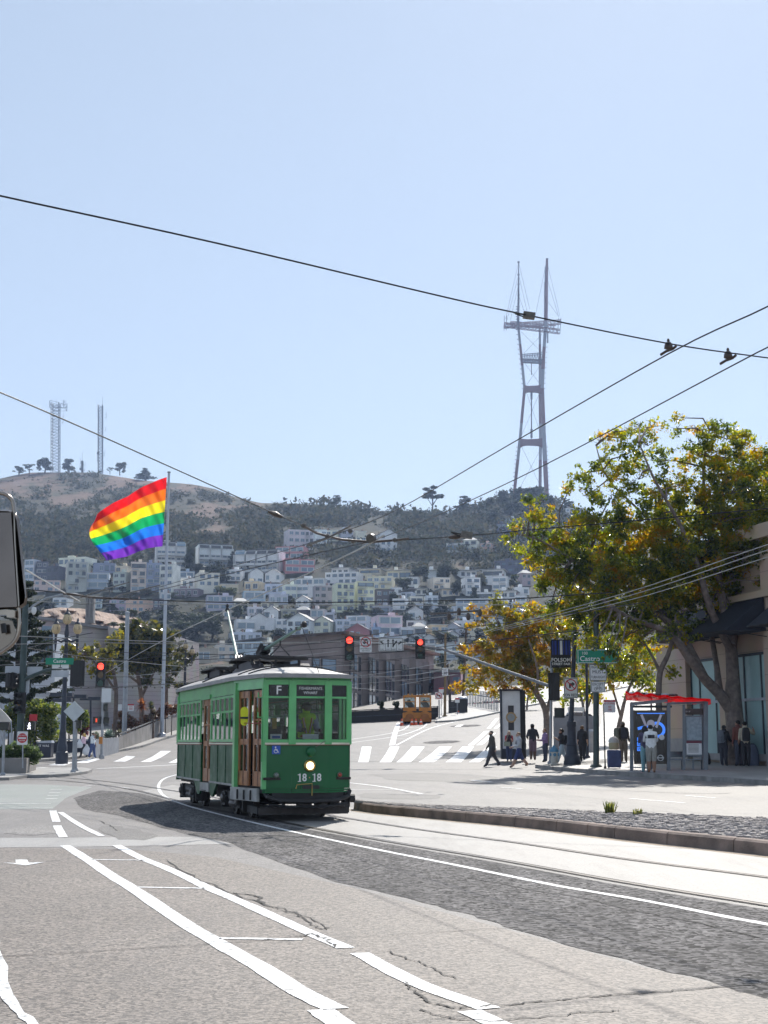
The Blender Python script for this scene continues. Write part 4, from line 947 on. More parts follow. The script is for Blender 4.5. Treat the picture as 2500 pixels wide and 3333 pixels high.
def tower():
 t=thing('broadcast_tower','tall red and white three legged broadcast tower with two antenna masts on the hill','tower',S8(480,2150))
 L0=Vector(t.location)
 def blt(m,nm):
  o=m.build(nm);o.parent=t;o.location=-L0;return o
 paths={'a':[(330,2160,0),(383,1660,0),(425,1200,0),(395,900,0),(368,640,0)],'b':[(620,2160,0),(597,1680,0),(578,1200,0),(590,950,0),(612,610,0)],'c':[(560,2160,34),(565,1660,26),(560,1200,18),(560,900,24),(560,650,30)]}
 for k,pth in paths.items():
  m=MB();w=3.6 if k=='b' else 2.6;pp=[S8(*p) for p in pth]
  for i in range(len(pp)-1):
   for j in range(3):
    m.bar(pp[i].lerp(pp[i+1],j/3),pp[i].lerp(pp[i+1],(j+1)/3),w*(1-.08*i),w,M_TRED if (i*3+j)%4<2 else M_TWHT)
  if k!='c':
   s=-1 if k=='a' else 1
   for j in range(26):
    p=pp[0].lerp(pp[2],j/26) if j<13 else pp[2].lerp(pp[4],(j-13)/13)
    m.box(p+Vector((s*(w/2+.6),0,0)),(1.3,.5,.5),M_TSTEEL)
  blt(m,'leg')
 for y0,y1,xa,xb in ((1172,1232,420,580),(1640,1700,385,600)):
  m=MB();A0,A1,B0,B1=S8(xa,y0),S8(xa,y1+20),S8(xb,y0),S8(xb,y1+30)
  top=[];bot=[]
  for i in range(13):
   f=i/12;e=abs(2*f-1)**4
   p=S8(xa+(xb-xa)*f,y0+10-12*e-8*f);q=S8(xa+(xb-xa)*f,y1-4+26*e+8*f);top.append(p);bot.append(q)
  vs=[v+Vector((0,dy,0)) for dy in (-1.6,1.6) for v in top+bot];n=13
  fs=[]
  for i in range(12):
   fs+=[(i,i+1,n+i+1,n+i),(2*n+i,2*n+i+1,3*n+i+1,3*n+i),(i,i+1,2*n+i+1,2*n+i),(n+i,n+i+1,3*n+i+1,3*n+i)]
  m.add(vs,fs,M_TRED);blt(m,'crossbeam')
 m=MB()
 for dy,(a,b) in ((-3,((245,640),(735,700))),(3,((248,650),(745,615))),(12,((300,630),(700,660)))):
  lattice(m,S8(a[0],a[1],dy),S8(b[0],b[1],dy),3.6,M_TRED,16,.22)
 for x in (245,265):m.tube([S8(x,690),S8(x+2,560)],.25,M_TSTEEL,4)
 for x in (735,715):m.tube([S8(x,720),S8(x+10,580)],.25,M_TSTEEL,4)
 blt(m,'top_truss')
 m=MB();lattice(m,S8(405,935),S8(585,920),6,M_TSTEEL,8,.25);lattice(m,S8(405,955),S8(585,965),3,M_TSTEEL,8,.25);blt(m,'middle_truss')
 m=MB();m.tube([S8(368,660),S8(372,390),S8(373,85)],[1.3,.9,.3],M_TSTEEL,6);[m.box(S8(372,y),(1.9,1.9,1.2),M_TSTEEL) for y in (90,200,285,380,480)]
 for y in range(480,660,22):m.box(S8(358,y),(2.2,.6,.6),M_TSTEEL)
 blt(m,'antenna_mast')
 m=MB();m.tube([S8(612,640),S8(616,300),S8(622,60)],[1.7,1.6,1.1],M_TRED,8);m.tube([S8(604,600),S8(606,130)],.5,M_TSTEEL,5);m.box(S8(622,62),(2.2,2.2,.6),M_TSTEEL)
 for y in range(270,600,16):m.box(S8(604,y),(1.8,.8,.9),M_TSTEEL)
 blt(m,'antenna_mast')
 m=MB();m.tube([S8(485,1232),S8(486,1640)],.55,M_TSTEEL,5);m.tube([S8(485,970),S8(486,1080)],.4,M_TSTEEL,5);m.tube([S8(628,690),S8(629,800)],.6,M_TSTEEL,5)
 for y in list(range(1240,1300,10))+list(range(1560,1640,10)):m.box(S8(486,y),(2,1,.7),M_TSTEEL)
 blt(m,'inner_antenna')
 m=MB()
 for a,b in (((373,90),(258,590)),((373,200),(270,600)),((373,285),(300,600)),((373,90),(470,500)),((373,200),(465,600)),((373,380),(450,600)),((608,130),(520,560)),((620,80),(735,560)),((622,230),(725,570)),((625,430),(720,560)),
                 ((395,700),(585,890)),((580,720),(420,890)),((425,975),(560,1160)),((570,985),(445,1165)),((440,1230),(575,1620)),((552,1250),(400,1610)),((395,1700),(575,2080)),((575,1715),(390,2060))):
  m.tube([S8(a[0],a[1],2),S8(b[0],b[1],2)],.13,M_TSTEEL,4,False)
 blt(m,'stay_cables')
tower()
def hilltop_mast(cx,top,bot,wpx,label,head):
 Y=D(bot);b=P(cx,bot,Y);t0=P(cx,top,Y);sc=FOC/Y/CP;w=wpx/sc
 t=thing('lattice_mast',label,'mast',b,0,'lattice masts on the bald hilltop');m=MB();L=Vector(b)
 lattice(m,(0,0,-1),Vector(t0)-L,w,M_MAST,22,.22);m.build('lattice',t)
 h=(t0-b).length;a=MB()
 for i in range(9):
  z=h*rnd.uniform(.15,.98);s=rnd.choice((-1,1));a.tube([(s*w*.5,0,z),(s*(w*.5+1.6),0,z)],.12,M_MAST,4);a.tube([(s*(w*.5+1.6),0,z-1.5),(s*(w*.5+1.6),0,z+3)],.12,M_MAST,4)
 if head:
  lattice(a,(0,0,h-6),(0,0,h+1),w*1.9,M_MAST,2,.2)
  for x in (-1,-.3,.6,1):a.tube([(x*w,0,h),(x*w,0,h+3.5)],.1,M_MAST,4)
 else :a.tube([(-.5,0,h),(-.5,0,h+8)],.12,M_MAST,4);a.disc((-w*.5-.8,-.2,h*.28),1.3,M_MAST,t=.5)
 a.build('antennas',t)
hilltop_mast(181,1312,1538,25,'broad grey lattice mast with a caged head on the bald hilltop',True)
hilltop_mast(327,1318,1537,14,'slim grey lattice mast with a whip antenna on the bald hilltop',False)
hilltop_mast(268,1500,1537,5,'short thin lattice mast between the two big hilltop masts',False)
M_CARG=mat('far_car_paint',(.5,.52,.55),.2,.3,var=.1)
# ================================================================== the streetcar
def streetcar():
 O=Vector((-1.55,28.2,0));RZ=R(-72)
 T=thing('streetcar','vintage green streetcar numbered 1818 with wooden folding doors running towards the viewer','streetcar',O,RZ)
 inv=(Matrix.Translation(O)@Matrix.Rotation(RZ,4,'Z')).inverted()
 GD=mat('dark_green_paint',srgb('066034'),.24,var=.1,scale=1.2,coat=.15,spec=.4)
 GS=mat('faded_green_paint',srgb('14502f'),.42,var=.2,scale=1.5,spec=.25,dirt=srgb('9aa89a'),dscale=3.2,damt=.3)
 GL=mat('light_green_paint',srgb('64b872'),.35,var=.08,scale=2,coat=.2,dirt=srgb('4d7d58'),dscale=3,damt=.35)
 CR=mat('cream_stripe',srgb('d8d2bd'),.5,var=.1);RD=mat('red_stripe',srgb('8a3a2a'),.5,var=.1)
 RF=mat('roof_canvas',(.42,.40,.385),.55,var=.22,scale=2.5,dirt=(.16,.15,.145),dscale=2.2,damt=.6);RG=mat('roof_gutter',(.3,.29,.29),.6,var=.15)
 WD=mat('door_wood',srgb('a0683e'),.45,var=.25,scale=6,coat=.2);WD2=mat('door_wood_edge',srgb('7c4c2c'),.5,var=.2,scale=6)
 BK=mat('underframe_black',(.022,.021,.022),.6,var=.4,scale=4,bump=.2);ST=mat('worn_steel',(.14,.13,.125),.45,.7,var=.3,scale=6)
 DKW=mat('walkway_boards',(.03,.028,.03),.5,var=.2);STEP=mat('step_grey',(.36,.36,.35),.5,var=.2,scale=4,dirt=(.1,.1,.1),dscale=3)
 GLS=glass('car_glass',(.76,.79,.79),.5);GLW=glass('side_window_glass',(.42,.46,.47),2.6);SIGN=mat('sign_blind',(.012,.012,.013),.25,var=0);WHT=mat('lettering_white',(.8,.8,.78),.5,var=0)
 BR=mat('brass',(.45,.33,.12),.35,.9,var=.1);INT=mat('interior_wood',(.022,.016,.012),.6,var=.2);INC=mat('interior_ceiling',(.05,.045,.04),.7,var=.1)
 ff0,ff1=-.36,.41
 F0,F1,A0,A1,B0,B1=(0,ff0),(0,ff1),(-.13,-.9),(-.13,.9),(-1.75,-1.18),(-1.75,1.18)
 C0,C1,D0,D1,E0,E1=(-9.0,-1.18),(-9.0,1.18),(-10.7,-.9),(-10.7,.9),(-10.85,-.4),(-10.85,.4)
 def v3(p,z):return Vector((p[0],p[1],z))
 def pan(m,p,q,z0,z1,mt,t=.05):m.bar(v3(p,(z0+z1)/2),v3(q,(z0+z1)/2),t,z1-z0,mt)
 def lerp(p,q,f):return (p[0]+(q[0]-p[0])*f,p[1]+(q[1]-p[1])*f)
 front=[A0,F0,F1,A1];rear=[D0,E0,E1,D1]
 def face_u(v):return 0.0 if ff0<=v<=ff1 else (-.13*(ff0-v)/(.9+ff0) if v<ff0 else -.13*(v-ff1)/(.9-ff1))
 def skin(name,pts,z0,z1,mt,t=.05,nm=None):
  vs=[];n=len(pts)
  for z in (z0,z1):
   for p in pts:vs.append((p[0],p[1],z))
  c=(sum(p[0] for p in pts)/n,sum(p[1] for p in pts)/n)
  ins=[(p[0]+(-t if pts is fr else t),p[1]*.96) for p in pts]
  for z in (z0,z1):
   for p in ins:vs.append((p[0],p[1],z))
  fs=[]
  for i in range(n-1):fs+=[(i,i+1,n+i+1,n+i),(2*n+i,2*n+i+1,3*n+i+1,3*n+i),(n+i,n+i+1,3*n+i+1,3*n+i),(i,i+1,2*n+i+1,2*n+i)]
  fs+=[(0,n,3*n,2*n),(n-1,2*n-1,4*n-1,3*n-1)]
  return MB().add(vs,fs,mt).build(name,T)
 fr=[(-.15,-.915),(-.12,-.895),(-.02,ff0-.07),(0,ff0),(0,ff1),(-.02,ff1+.07),(-.12,.895),(-.15,.915)]
 rr=[(-10.86-p[0]*1.0,p[1]) for p in fr]
 skin('front_panel',fr,.66,1.545,GD);skin('rear_panel',rr,.62,1.545,GD)
 m=MB()
 for pts,s in ((fr,1),(rr,-1)):
  for z0,z1,mt,e in ((.575,.612,GD,.022),(.618,.655,GD,.014),(1.548,1.585,CR,.016),(1.535,1.548,RD,.012)):
   for a,b in zip(pts[:-1],pts[1:]):pan(m,(a[0]+s*e,a[1]),(b[0]+s*e,b[1]),z0,z1,mt,.05)
 m.build('bumper_strip',T)
 m=MB()
 for k,pts in ((0,(A0,F0,F1,A1)),(1,((-10.73,-.9),(-10.86,ff0),(-10.86,ff1),(-10.73,.9)))):
  for a,b in zip(pts[:-1],pts[1:]):
   pan(m,a,b,1.587,1.65,GL,.07);pan(m,a,b,2.49,2.53,GL,.06);pan(m,a,b,2.765,2.96,GL,.06)
   pan(m,lerp(a,b,.02),lerp(a,b,.98),2.87,2.885,GD,.075)
  for p,w in zip(pts,(.11,.15,.15,.11)):
   m.box((p[0]-.005*(1-2*k),p[1]*.99,2.2),(.1,w,1.3),GL)
  m.build('window_frame',T);m=MB()
 for (a,b),nm in (((A0,F0),'f'),((F0,F1),'c'),((F1,A1),'b')):
  p,q=lerp(a,b,.16 if nm!='c' else .1),lerp(a,b,.84 if nm!='c' else .9)
  g=MB();pan(g,p,q,1.65,2.49,GLS,.012);g.build('windscreen',T)
  s=MB();pan(s,p,q,2.53,2.765,SIGN,.03);so_=s.build('destination_sign',T)
  mid=lerp(p,q,.5);d=Vector((q[0]-p[0],q[1]-p[1],0)).normalized();nrm=Vector((d.y,-d.x,0))
  if nrm.x<0:nrm=-nrm
  if nm=='f':text_mesh('lettering','F',.25,WHT,v3(mid,2.645)+nrm*.017,d,(0,0,1),so_,bold=.004)
  if nm=='c':
   text_mesh('lettering',"FISHERMAN'S",.085,WHT,v3(mid,2.69)+nrm*.017,d,(0,0,1),so_)
   text_mesh('lettering',"WHARF",.085,WHT,v3(mid,2.60)+nrm*.017,d,(0,0,1),so_)
 for p,q in (((-10.73,-.8),(-10.84,-.42)),((-10.86,-.3),(-10.86,.35)),((-10.84,.46),(-10.73,.8))):
  g=MB();pan(g,p,q,1.65,2.76,GLS,.012);g.build('windscreen',T)
 for s in (-1,1):
  y=1.18*s;side=MB()
  doorside=s<0
  prof=lambda u0,u1:None
  def flank(poly,mt):side.prism(poly,(0,y,0),(1,0,0),(0,0,1),(0,-s,0),.05,mt)
  if doorside:
   flank([(-1.75,.66),(-1.75,1.545),(-4.5,1.545),(-4.5,.45),(-4.3,.36),(-4.15,.36),(-3.7,.66)],GS)
   flank([(-5.7,.45),(-5.7,1.545),(-9.0,1.545),(-9.0,.66),(-6.6,.66),(-6.1,.36),(-5.85,.36)],GS)
  else :
   flank([(-1.75,.66),(-1.75,1.545),(-9.0,1.545),(-9.0,.66),(-6.6,.66),(-6.1,.36),(-4.2,.36),(-3.7,.66)],GS)
  o=side.build('side_panel',T)
  tr=MB()
  for u0,u1 in (((-4.5,-1.75),(-9.0,-5.7)) if doorside else ((-9.0,-1.75),)):
   tr.box(((u0+u1)/2,y+s*.012,1.566),(u1-u0,.05,.036),CR);tr.box(((u0+u1)/2,y+s*.01,1.54),(u1-u0,.045,.014),RD)
   tr.box(((u0+u1)/2,y+s*.008,1.02),(u1-u0,.02,.012),GS);tr.box(((u0+u1)/2,y+s*.01,.69),(u1-u0,.03,.04),STEP)
   for f in (.33,.66):tr.box((u0+(u1-u0)*f,y+s*.006,1.1),(.014,.016,.85),GS)
  tr.build('side_trim',T)
  tp=MB();q=(C0,D0) if s<0 else (C1,D1);pan(tp,q[0],q[1],.62,1.545,GS);pan(tp,q[0],q[1],1.55,1.585,CR,.06);pan(tp,q[0],q[1],1.6,1.66,GL);pan(tp,q[0],q[1],2.62,2.9,GL)
  for f in (0,.33,.66,1):a=lerp(q[0],q[1],f);tp.box((a[0],a[1],2.15),(.1,.08,1.1),GL)
  tp.build('taper_panel',T);tp=MB()
  if s>0:
   q=(B1,A1);pan(tp,q[0],q[1],.66,1.545,GS);pan(tp,q[0],q[1],1.55,1.585,CR,.06);pan(tp,q[0],q[1],1.6,1.66,GL);pan(tp,q[0],q[1],2.62,2.9,GL)
   for f in (0,.45,1):a=lerp(q[0],q[1],f);tp.box((a[0],a[1],2.15),(.1,.08,1.1),GL)
  else :
   pan(tp,B0,A0,2.69,2.94,GL,.06);a=lerp(B0,A0,.03);tp.box((a[0],a[1],1.75),(.22,.09,2.2),GL)
   a=lerp(B0,A0,.985);tp.box((a[0],a[1],1.75),(.12,.09,2.2),GL)
  tp.build('taper_panel',T)
  f_=MB();f_.box((-5.375,y-s*.03,2.76),(7.28,.06,.32),GL);f_.box((-5.375,y-s*.005,2.61),(7.28,.04,.03),GD);f_.build('fascia',T)
  groups=((-4.45,-1.84),(-8.92,-5.8)) if doorside else ((-5.6,-1.84),(-8.92,-5.72))
  for gi,(u0,u1) in enumerate(groups):
   n=5 if doorside and gi==0 else 6;w=(u1-u0)/n
   p=MB()
   p.box(((u0+u1)/2,y,1.63),(u1-u0+.1,.06,.06),GL);p.box(((u0+u1)/2,y,2.58),(u1-u0+.1,.04,.05),GL);p.box(((u0+u1)/2,y-s*.003,2.26),(u1-u0,.03,.04),GL)
   for i in range(n+1):p.box((u0+w*i,y+s*.002,2.1),(.05 if 0<i<n else .11,.03,1.0),GL)
   p.build('window_frame',T)
   for i in range(n):
    c=u0+w*(i+.5);g=MB();drop=rnd.choice((0,0,.12,.25))
    g.box((c,y-s*.004,2.42),(w-.05,.008,.27),GLW);g.build('window',T);g=MB();g.box((c,y-s*.008,1.95-drop/2),(w-.05,.008,.58-drop),GLW);g.build('lower_sash',T)
 def leaf(p,q,z0,z1,n=2):
  d=MB();w=.045
  P0,P1=Vector((p[0],p[1],0)),Vector((q[0],q[1],0));L=(P1-P0).length
  pan(d,p,q,z0,z0+.3,WD,w);pan(d,p,q,z1-.14,z1,WD,w);pan(d,p,q,z0+(z1-z0)*.43,z0+(z1-z0)*.43+.12,WD,w)
  for f in ([0.07,.5,.93] if n==2 else [.08,.92]):
   a=lerp(p,q,f);d.box((a[0],a[1],(z0+z1)/2),(.07,.045,z1-z0-.01),WD2 if f==.5 else WD,rz=math.atan2(q[1]-p[1],q[0]-p[0]))
  pan(d,p,q,z0+.3,z1-.14,GLS,.01);pan(d,lerp(p,q,.2),lerp(p,q,.8),z0+(z1-z0)*.68,z0+(z1-z0)*.68+.04,WD,w*.9)
  d.build('door',T)
 dd=Vector((A0[0]-B0[0],A0[1]-B0[1],0)).normalized();inn=Vector((-dd.y,dd.x,0))
 if inn.y<0:inn=-inn
 L_=lambda f,i=.04:(B0[0]+(A0[0]-B0[0])*f+inn.x*i,B0[1]+(A0[1]-B0[1])*f+inn.y*i)
 leaf(L_(.10),L_(.47),.70,2.66);leaf(L_(.60),L_(.95),.70,2.66)
 leaf((-5.62,-1.12),(-5.14,-1.10),.68,2.6,1);leaf((-5.08,-1.10),(-4.58,-1.12),.68,2.6,1)
 x=MB();x.box((-5.12,-1.16,.55),(1.1,.08,.2),STEP);x.box((-5.12,-1.2,.47),(.5,.02,.02),BK);x.box((-5.12,-1.19,2.65),(1.2,.06,.1),GL)
 x.build('middle_step',T)
 x=MB();a,b=L_(.02,-.07),L_(.92,-.07);pan(x,a,b,.40,.66,STEP,.06)
 for f in (.3,.52,.74):p=L_(f,-.12);x.bar(v3(p,.42),v3(p,.62),.03,.03,BK)
 x.build('front_step',T)
 x=MB();p=L_(1.0,-.06)
 for z in (2.1,2.5):x.tube([v3(p,z),v3(p,z)+Vector((.02,-.09,0)),v3(p,z+.1)+Vector((.02,-.09,0))],.013,GL,6)
 x.tube([v3(p,1.2),v3(p,1.62),v3(p,2.06)],.012,GL,6);x.tube([v3(p,1.98),v3(L_(.75,-.14),1.98),v3(L_(.52,-.12),1.99)],.012,RD,6);x.build('mirror_arm',T)
 YE=mat('fluorescent_yellow',(.82,.85,.02),.5,var=.05,emit=None)
 x=MB();c=v3(L_(.5,-.12),2.13);ax=Vector((.951*.3+.3,0,0));u_=Vector((.309,.951,0))
 u_=Vector((math.sin(0),0,0));
 ccam=(inv@Vector((0,0,EYE))-c).normalized();sd=ccam.cross(Vector((0,0,1))).normalized()
 poly=[(.08*math.cos(t),.08*math.sin(t)+.12) for t in np.linspace(0,math.pi,9)]+[(.075*math.cos(t),.075*math.sin(t)-.12) for t in np.linspace(math.pi,2*math.pi,9)]
 x.prism(poly,c,sd,(0,0,1),ccam,.03,YE);x.box(c+ccam*.03+Vector((0,0,-.03)),(.05,.17,.04),BK,rz=math.atan2(sd.y,sd.x)+R(90));x.build('mirror_paddle',T)
 hc=(ff0+ff1)/2
 x=MB();x.lathe([(.125,-.01),(.125,.03),(.105,.05),(.098,.05)],(0,hc,1.12),BR,20,axis=(1,0,0));hl=x.build('headlight',T)
 LAMP=mat('lit_lamp',(1,.8,.5),.2,var=0,emit=(1,.62,.25),estr=4.5);x=MB();x.lathe([(.082,0),(.07,.02),(.035,.035)],(.045,hc,1.12),LAMP,20,axis=(1,0,0));x.build('lens',hl,True)
 x=MB();x.lathe([(.105,0),(.105,.05),(.09,.075),(.05,.09)],(0,hc+.02,1.4),GD,18,axis=(1,0,0));x.build('gong',T,True)
 for v,mt in ((-.66,mat('lamp_grey',(.2,.22,.2),.3,var=.1)),(.68,mat('lamp_red',(.32,.05,.03),.25,var=.1))):
  x=MB();x.lathe([(.058,0),(.058,.05),(.05,.06)],(face_u(v)-.01,v,.93),mat('lamp_rim',(.1,.14,.1),.4,var=.1),14,axis=(1,0,0));k=x.build('marker_lamp',T)
  x=MB();x.lathe([(.045,0),(.035,.02),(.015,.03)],(face_u(v)+.045,v,.93),mt,14,axis=(1,0,0));x.build('lens',k,True)
 for v,s in ((-.13,'18'),(.18,'18')):
  t=text_mesh('lettering',s,.215,WHT,(.006,hc+v-.025,.875),(0,1,0),(0,0,1),T,bold=.004,sx=.9)
  for dx in (-.058,):
   x=MB();x.box((.008,hc+v-.025+dx,.805),(.006,.07,.016),WHT);x.box((.008,hc+v-.025+dx-.018,.938),(.006,.036,.016),WHT);x.build('numeral_serif',T)
 x=MB();x.box((.008,hc,.88),(.006,.022,.022),BR);x.build('numeral_dot',T)
 BLU=mat('access_sign_blue',srgb('2456b0'),.4,var=.05);v=-.665
 x=MB();d=Vector((A0[0]-F0[0],A0[1]-F0[1],0)).normalized()*-1;nrm=Vector((d.y,-d.x,0))
 c=Vector((face_u(v),v,1.44))+nrm*.03;x.bar(c-d*.085,c+d*.085,.008,.17,BLU);sg=x.build('accessibility_sign',T)
 x=MB();q=c+nrm*.007;x.disc(q+Vector((0,0,.052))-d*.012,.016,WHT,nrm,.004,10);x.disc(q+Vector((0,0,-.025))-d*.005,.042,WHT,nrm,.004,16,r0=.031)
 for a,b in (((-.012,.03),(-.008,-.01)),((-.008,-.01),(.03,-.012)),((.03,-.012),(.046,-.05)),((.046,-.05),(.058,-.045)),((-.01,.014),(.024,.012))):
  x.bar(q+d*a[0]+Vector((0,0,a[1])),q+d*b[0]+Vector((0,0,b[1])),.004,.011,WHT)
 x.build('wheelchair_symbol',sg)
 x=MB();x.box((.02,hc+.02,.69),(.05,.42,.10),GD);x.box((.05,hc+.02,.69),(.02,.36,.07),BK);x.tube([(.06,hc-.3,.66),(.06,hc-.28,.74),(.06,hc+.04,.76),(.06,hc+.04,.52)],.012,BR,6);x.build('coupler_pocket',T)
 x=MB();x.tube([(-.03,ff0+.06,2.47),(.03,ff0+.08,2.3),(.035,ff0+.12,1.98)],.007,BK,5);x.tube([(-.05,-.44,2.36),(.0,-.5,2.2),(0,-.53,2.08)],.007,BK,5);x.tube([(.02,hc+.12,1.5),(.05,hc+.28,1.6),(.03,ff1,1.64)],.006,ST,5);x.build('wiper',T)
 PAP=mat('paper_white',(.7,.72,.75),.6,var=.05);x=MB();x.box((-.06,hc+.03,1.71),(.004,.34,.1),PAP);x.box((-.12,-.66,1.71),(.004,.24,.1),PAP);x.box((-.118,-.66,1.7),(.006,.17,.05),BLU);x.build('dash_card',T)
 def hw(u):
  U=[-11.1,-11.0,-10.8,-10.5,-9.0,-1.75,-.3,.0,.16,.24];H_=[.15,.62,.93,1.0,1.27,1.27,1.02,.93,.62,.15];return float(np.interp(u,U,H_))
 def ch(u):return float(np.interp(u,[-11.1,-10.7,-9.8,-8.8,-2.2,-1.0,-.2,.24],[2.98,3.06,3.2,3.27,3.27,3.2,3.07,2.98]))
 us=[.24,.2,.16,.08,0,-.15,-.3,-.7,-1.2,-1.75,-2.5]+list(np.linspace(-3.2,-8.6,9))+[-9.0,-9.5,-10.1,-10.5,-10.7,-10.8,-10.9,-11.0,-11.1];n=14;vs=[];fs=[]
 for u in us:
  h,c=hw(u),ch(u);
  for j in range(n+1):
   t=-1+2*j/n;vs.append((u,t*h,2.985+(c-2.985)*(1-abs(t)**2.4)))
 for i in range(len(us)-1):
  for j in range(n):fs.append((i*(n+1)+j,i*(n+1)+j+1,(i+1)*(n+1)+j+1,(i+1)*(n+1)+j))
 rfm=MB().add(vs,fs,RF);roof=rfm.build('roof',T,True)
 x=MB();rim=[(u,-hw(u)) for u in us]+[(u,hw(u)) for u in us[::-1]]
 for a,b in zip(rim,rim[1:]+rim[:1]):x.bar((a[0],a[1],2.945),(b[0],b[1],2.945),.035,.085,RG)
 x.prism(rim,(0,0,2.93),(1,0,0),(0,1,0),(0,0,1),.02,INC)
 x.build('gutter',T)
 x=MB()
 for u in (-.9,-1.5,-5.5,-9.0):
  pts=[(u-.1*abs(t),t*hw(u),2.99+(ch(u)-2.99)*(1-abs(t)**2.4)+.012) for t in np.linspace(-.95,.95,13)]
  x.tube(pts,.016,BK,5);x.build('roof_rib',roof);x=MB()
 for u0 in (-1.3,):
  x.tube([(u0,-.5,3.14),(u0,-.5,3.3),(u0-.9,-.55,3.42),(u0-.9,-.55,3.2)],.014,BK,5);x.tube([(u0,-.5,3.22),(u0+.1,.05,3.25),(u0+.1,.05,3.16)],.014,BK,5)
 x.build('hatch_rail',roof)
 VG=mat('vent_grey',(.09,.088,.1),.6,var=.15)
 for ua,ub,y,zt in ((-3.0,-5.6,-.5,3.46),(-3.0,-5.6,.62,3.46),(-6.7,-9.3,-.5,3.42)):
  poly=[(0,0),(.15,.16),(.5,.24),(1.4,.22),(2.3,.06),(2.6,0)] if y<0 else [(0,0),(.3,.2),(1.3,.22),(2.6,0)]
  x=MB();x.prism([(-p[0],p[1]) for p in poly],(ua,y-.03,3.2),(1,0,0),(0,0,1),(0,1,0),.28,VG);x.build('roof_fairing',roof)
 x=MB()
 for u0,u1,z in ((-2.9,-4.7,3.52),(-6.6,-8.4,3.46)):
  for k in range(4):x.box(((u0+u1)/2,-.54+k*.36,z),(abs(u1-u0),.33,.035),DKW)
  for uu in (u0-.1,u1+.1):
   for vv in (-.55,0,.55):x.box((uu,vv,z-.1),(.05,.05,.2),BK)
  x.box((u0-.06,0,z-.04),(.06,1.5,.06),BK);x.box((u1+.06,0,z-.05),(.06,1.5,.07),BK)
  x.build('roof_walkway',roof);x=MB()
 POLE=mat('trolley_pole_paint',(.16,.26,.22),.55,.0,var=.15)
 x=MB();x.lathe([(.16,0),(.16,.1),(.1,.16)],(-4.2,0,3.53),BK,12);x.box((-4.25,0,3.72),(.5,.22,.14),BK,mtx=Matrix.Rotation(R(-12),3,'Y'));x.tube([(-4.5,-.09,3.7),(-4.05,-.1,3.86)],.05,BK,6);x.tube([(-4.5,.09,3.7),(-4.05,.1,3.86)],.05,BK,6);x.build('trolley_base',roof)
 x=MB();x.tube([(-4.2,0,3.75),(-2.5,.02,3.9),(-.7,.04,4.05)],[.045,.036,.026],POLE,8);x.lathe([(.06,-.04),(.075,0),(.06,.04)],(-.62,.04,4.07),BK,10,axis=(0,1,0));x.box((-.66,.04,4.05),(.16,.1,.07),BK);x.box((-1.15,.04,4.02),(.1,.11,.07),ST);x.tube([(-.75,.04,4.0),(-.3,.15,3.4),(.12,.2,2.95)],.008,BK,4);x.build('trolley_pole',roof)
 x=MB();x.tube([(-2.6,-.22,3.53),(-2.6,0,3.75),(-2.6,.22,3.53)],.017,BK,5);x.tube([(-2.6,0,3.75),(-2.6,.01,3.9)],.02,BK,5);x.build('pole_hook',roof)
 tip=inv@P(740,1986,39.0);b0=Vector((-7.1,0,3.55))
 x=MB();x.lathe([(.15,-.1),(.15,.06),(.08,.12)],b0-Vector((0,0,.06)),BK,12)
 for k in (-.09,0,.09):x.tube([b0+Vector((.12,k,.04)),b0+(tip-b0)*.09+Vector((.1,k*.8,.08))],.04,ST,7)
 x.build('trolley_base',roof)
 x=MB();x.tube([b0+(tip-b0)*.05,b0.lerp(tip,.5),tip],[.045,.035,.025],POLE,8);x.lathe([(.04,-.05),(.07,0),(.03,.08),(.05,.12),(.02,.18)],tip,BK,10);x.build('trolley_pole',roof)
 x=MB()
 x.box((-5.35,0,.62),(10.1,1.7,.14),BK);x.box((-5.1,0,.45),(1.5,1.5,.3),BK)
 bar=[(.02,-.85,.5),(.1,-.6,.43),(.12,0,.41),(.1,.6,.43),(.0,.85,.5),(-.05,.9,.62)]
 x.tube([(-.3,-.86,.6),(-.1,-.84,.52)]+bar,.045,BK,7);x.tube([(-.1,-.8,.34),(.05,-.4,.3),(.06,.4,.3),(-.1,.85,.34)],.035,BK,6)
 x.box((-.2,0,.5),(.4,1.5,.16),BK);x.box((-.35,.9,.42),(.25,.12,.3),BK);x.lathe([(.09,0),(.09,.12)],(-.2,.92,.45),BK,10,axis=(0,1,0));x.box((-.12,.3,.3),(.1,.08,.1),ST);x.box((-.12,.75,.33),(.12,.1,.08),ST)
 x.build('underframe',T)
 x=MB();x.box((-.35,0,.2),(.06,1.9,.14),mat('fender_plank',(.06,.052,.05),.7,var=.3,scale=8));x.box((-.9,-.95,.22),(1.1,.06,.14),BK);x.box((-.9,.95,.22),(1.1,.06,.14),BK);x.build('fender',T)
 for ub in (-2.55,-8.1):
  x=MB()
  for s in (-1,1):
   x.box((ub,s*.98,.46),(2.3,.09,.13),BK);x.box((ub,s*.98,.3),(.7,.1,.18),BK)
   for du in (-.8,.8):x.box((ub+du,s*1.0,.36),(.3,.16,.3),BK);x.lathe([(.1,0),(.1,.05),(.06,.08)],(ub+du,s*1.07,.36),ST,10,axis=(0,s,0))
   for du in (-.2,0,.2):x.lathe([(.07,-.13),(.09,-.06),(.07,0),(.09,.06),(.07,.13)],(ub+du,s*1.0,.33),ST,8)
   for du in (-1.15,1.15):x.box((ub+du,s*.95,.33),(.1,.22,.36),BK)
  x.box((ub,0,.4),(.4,1.9,.2),BK);bo=x.build('bogie',T)
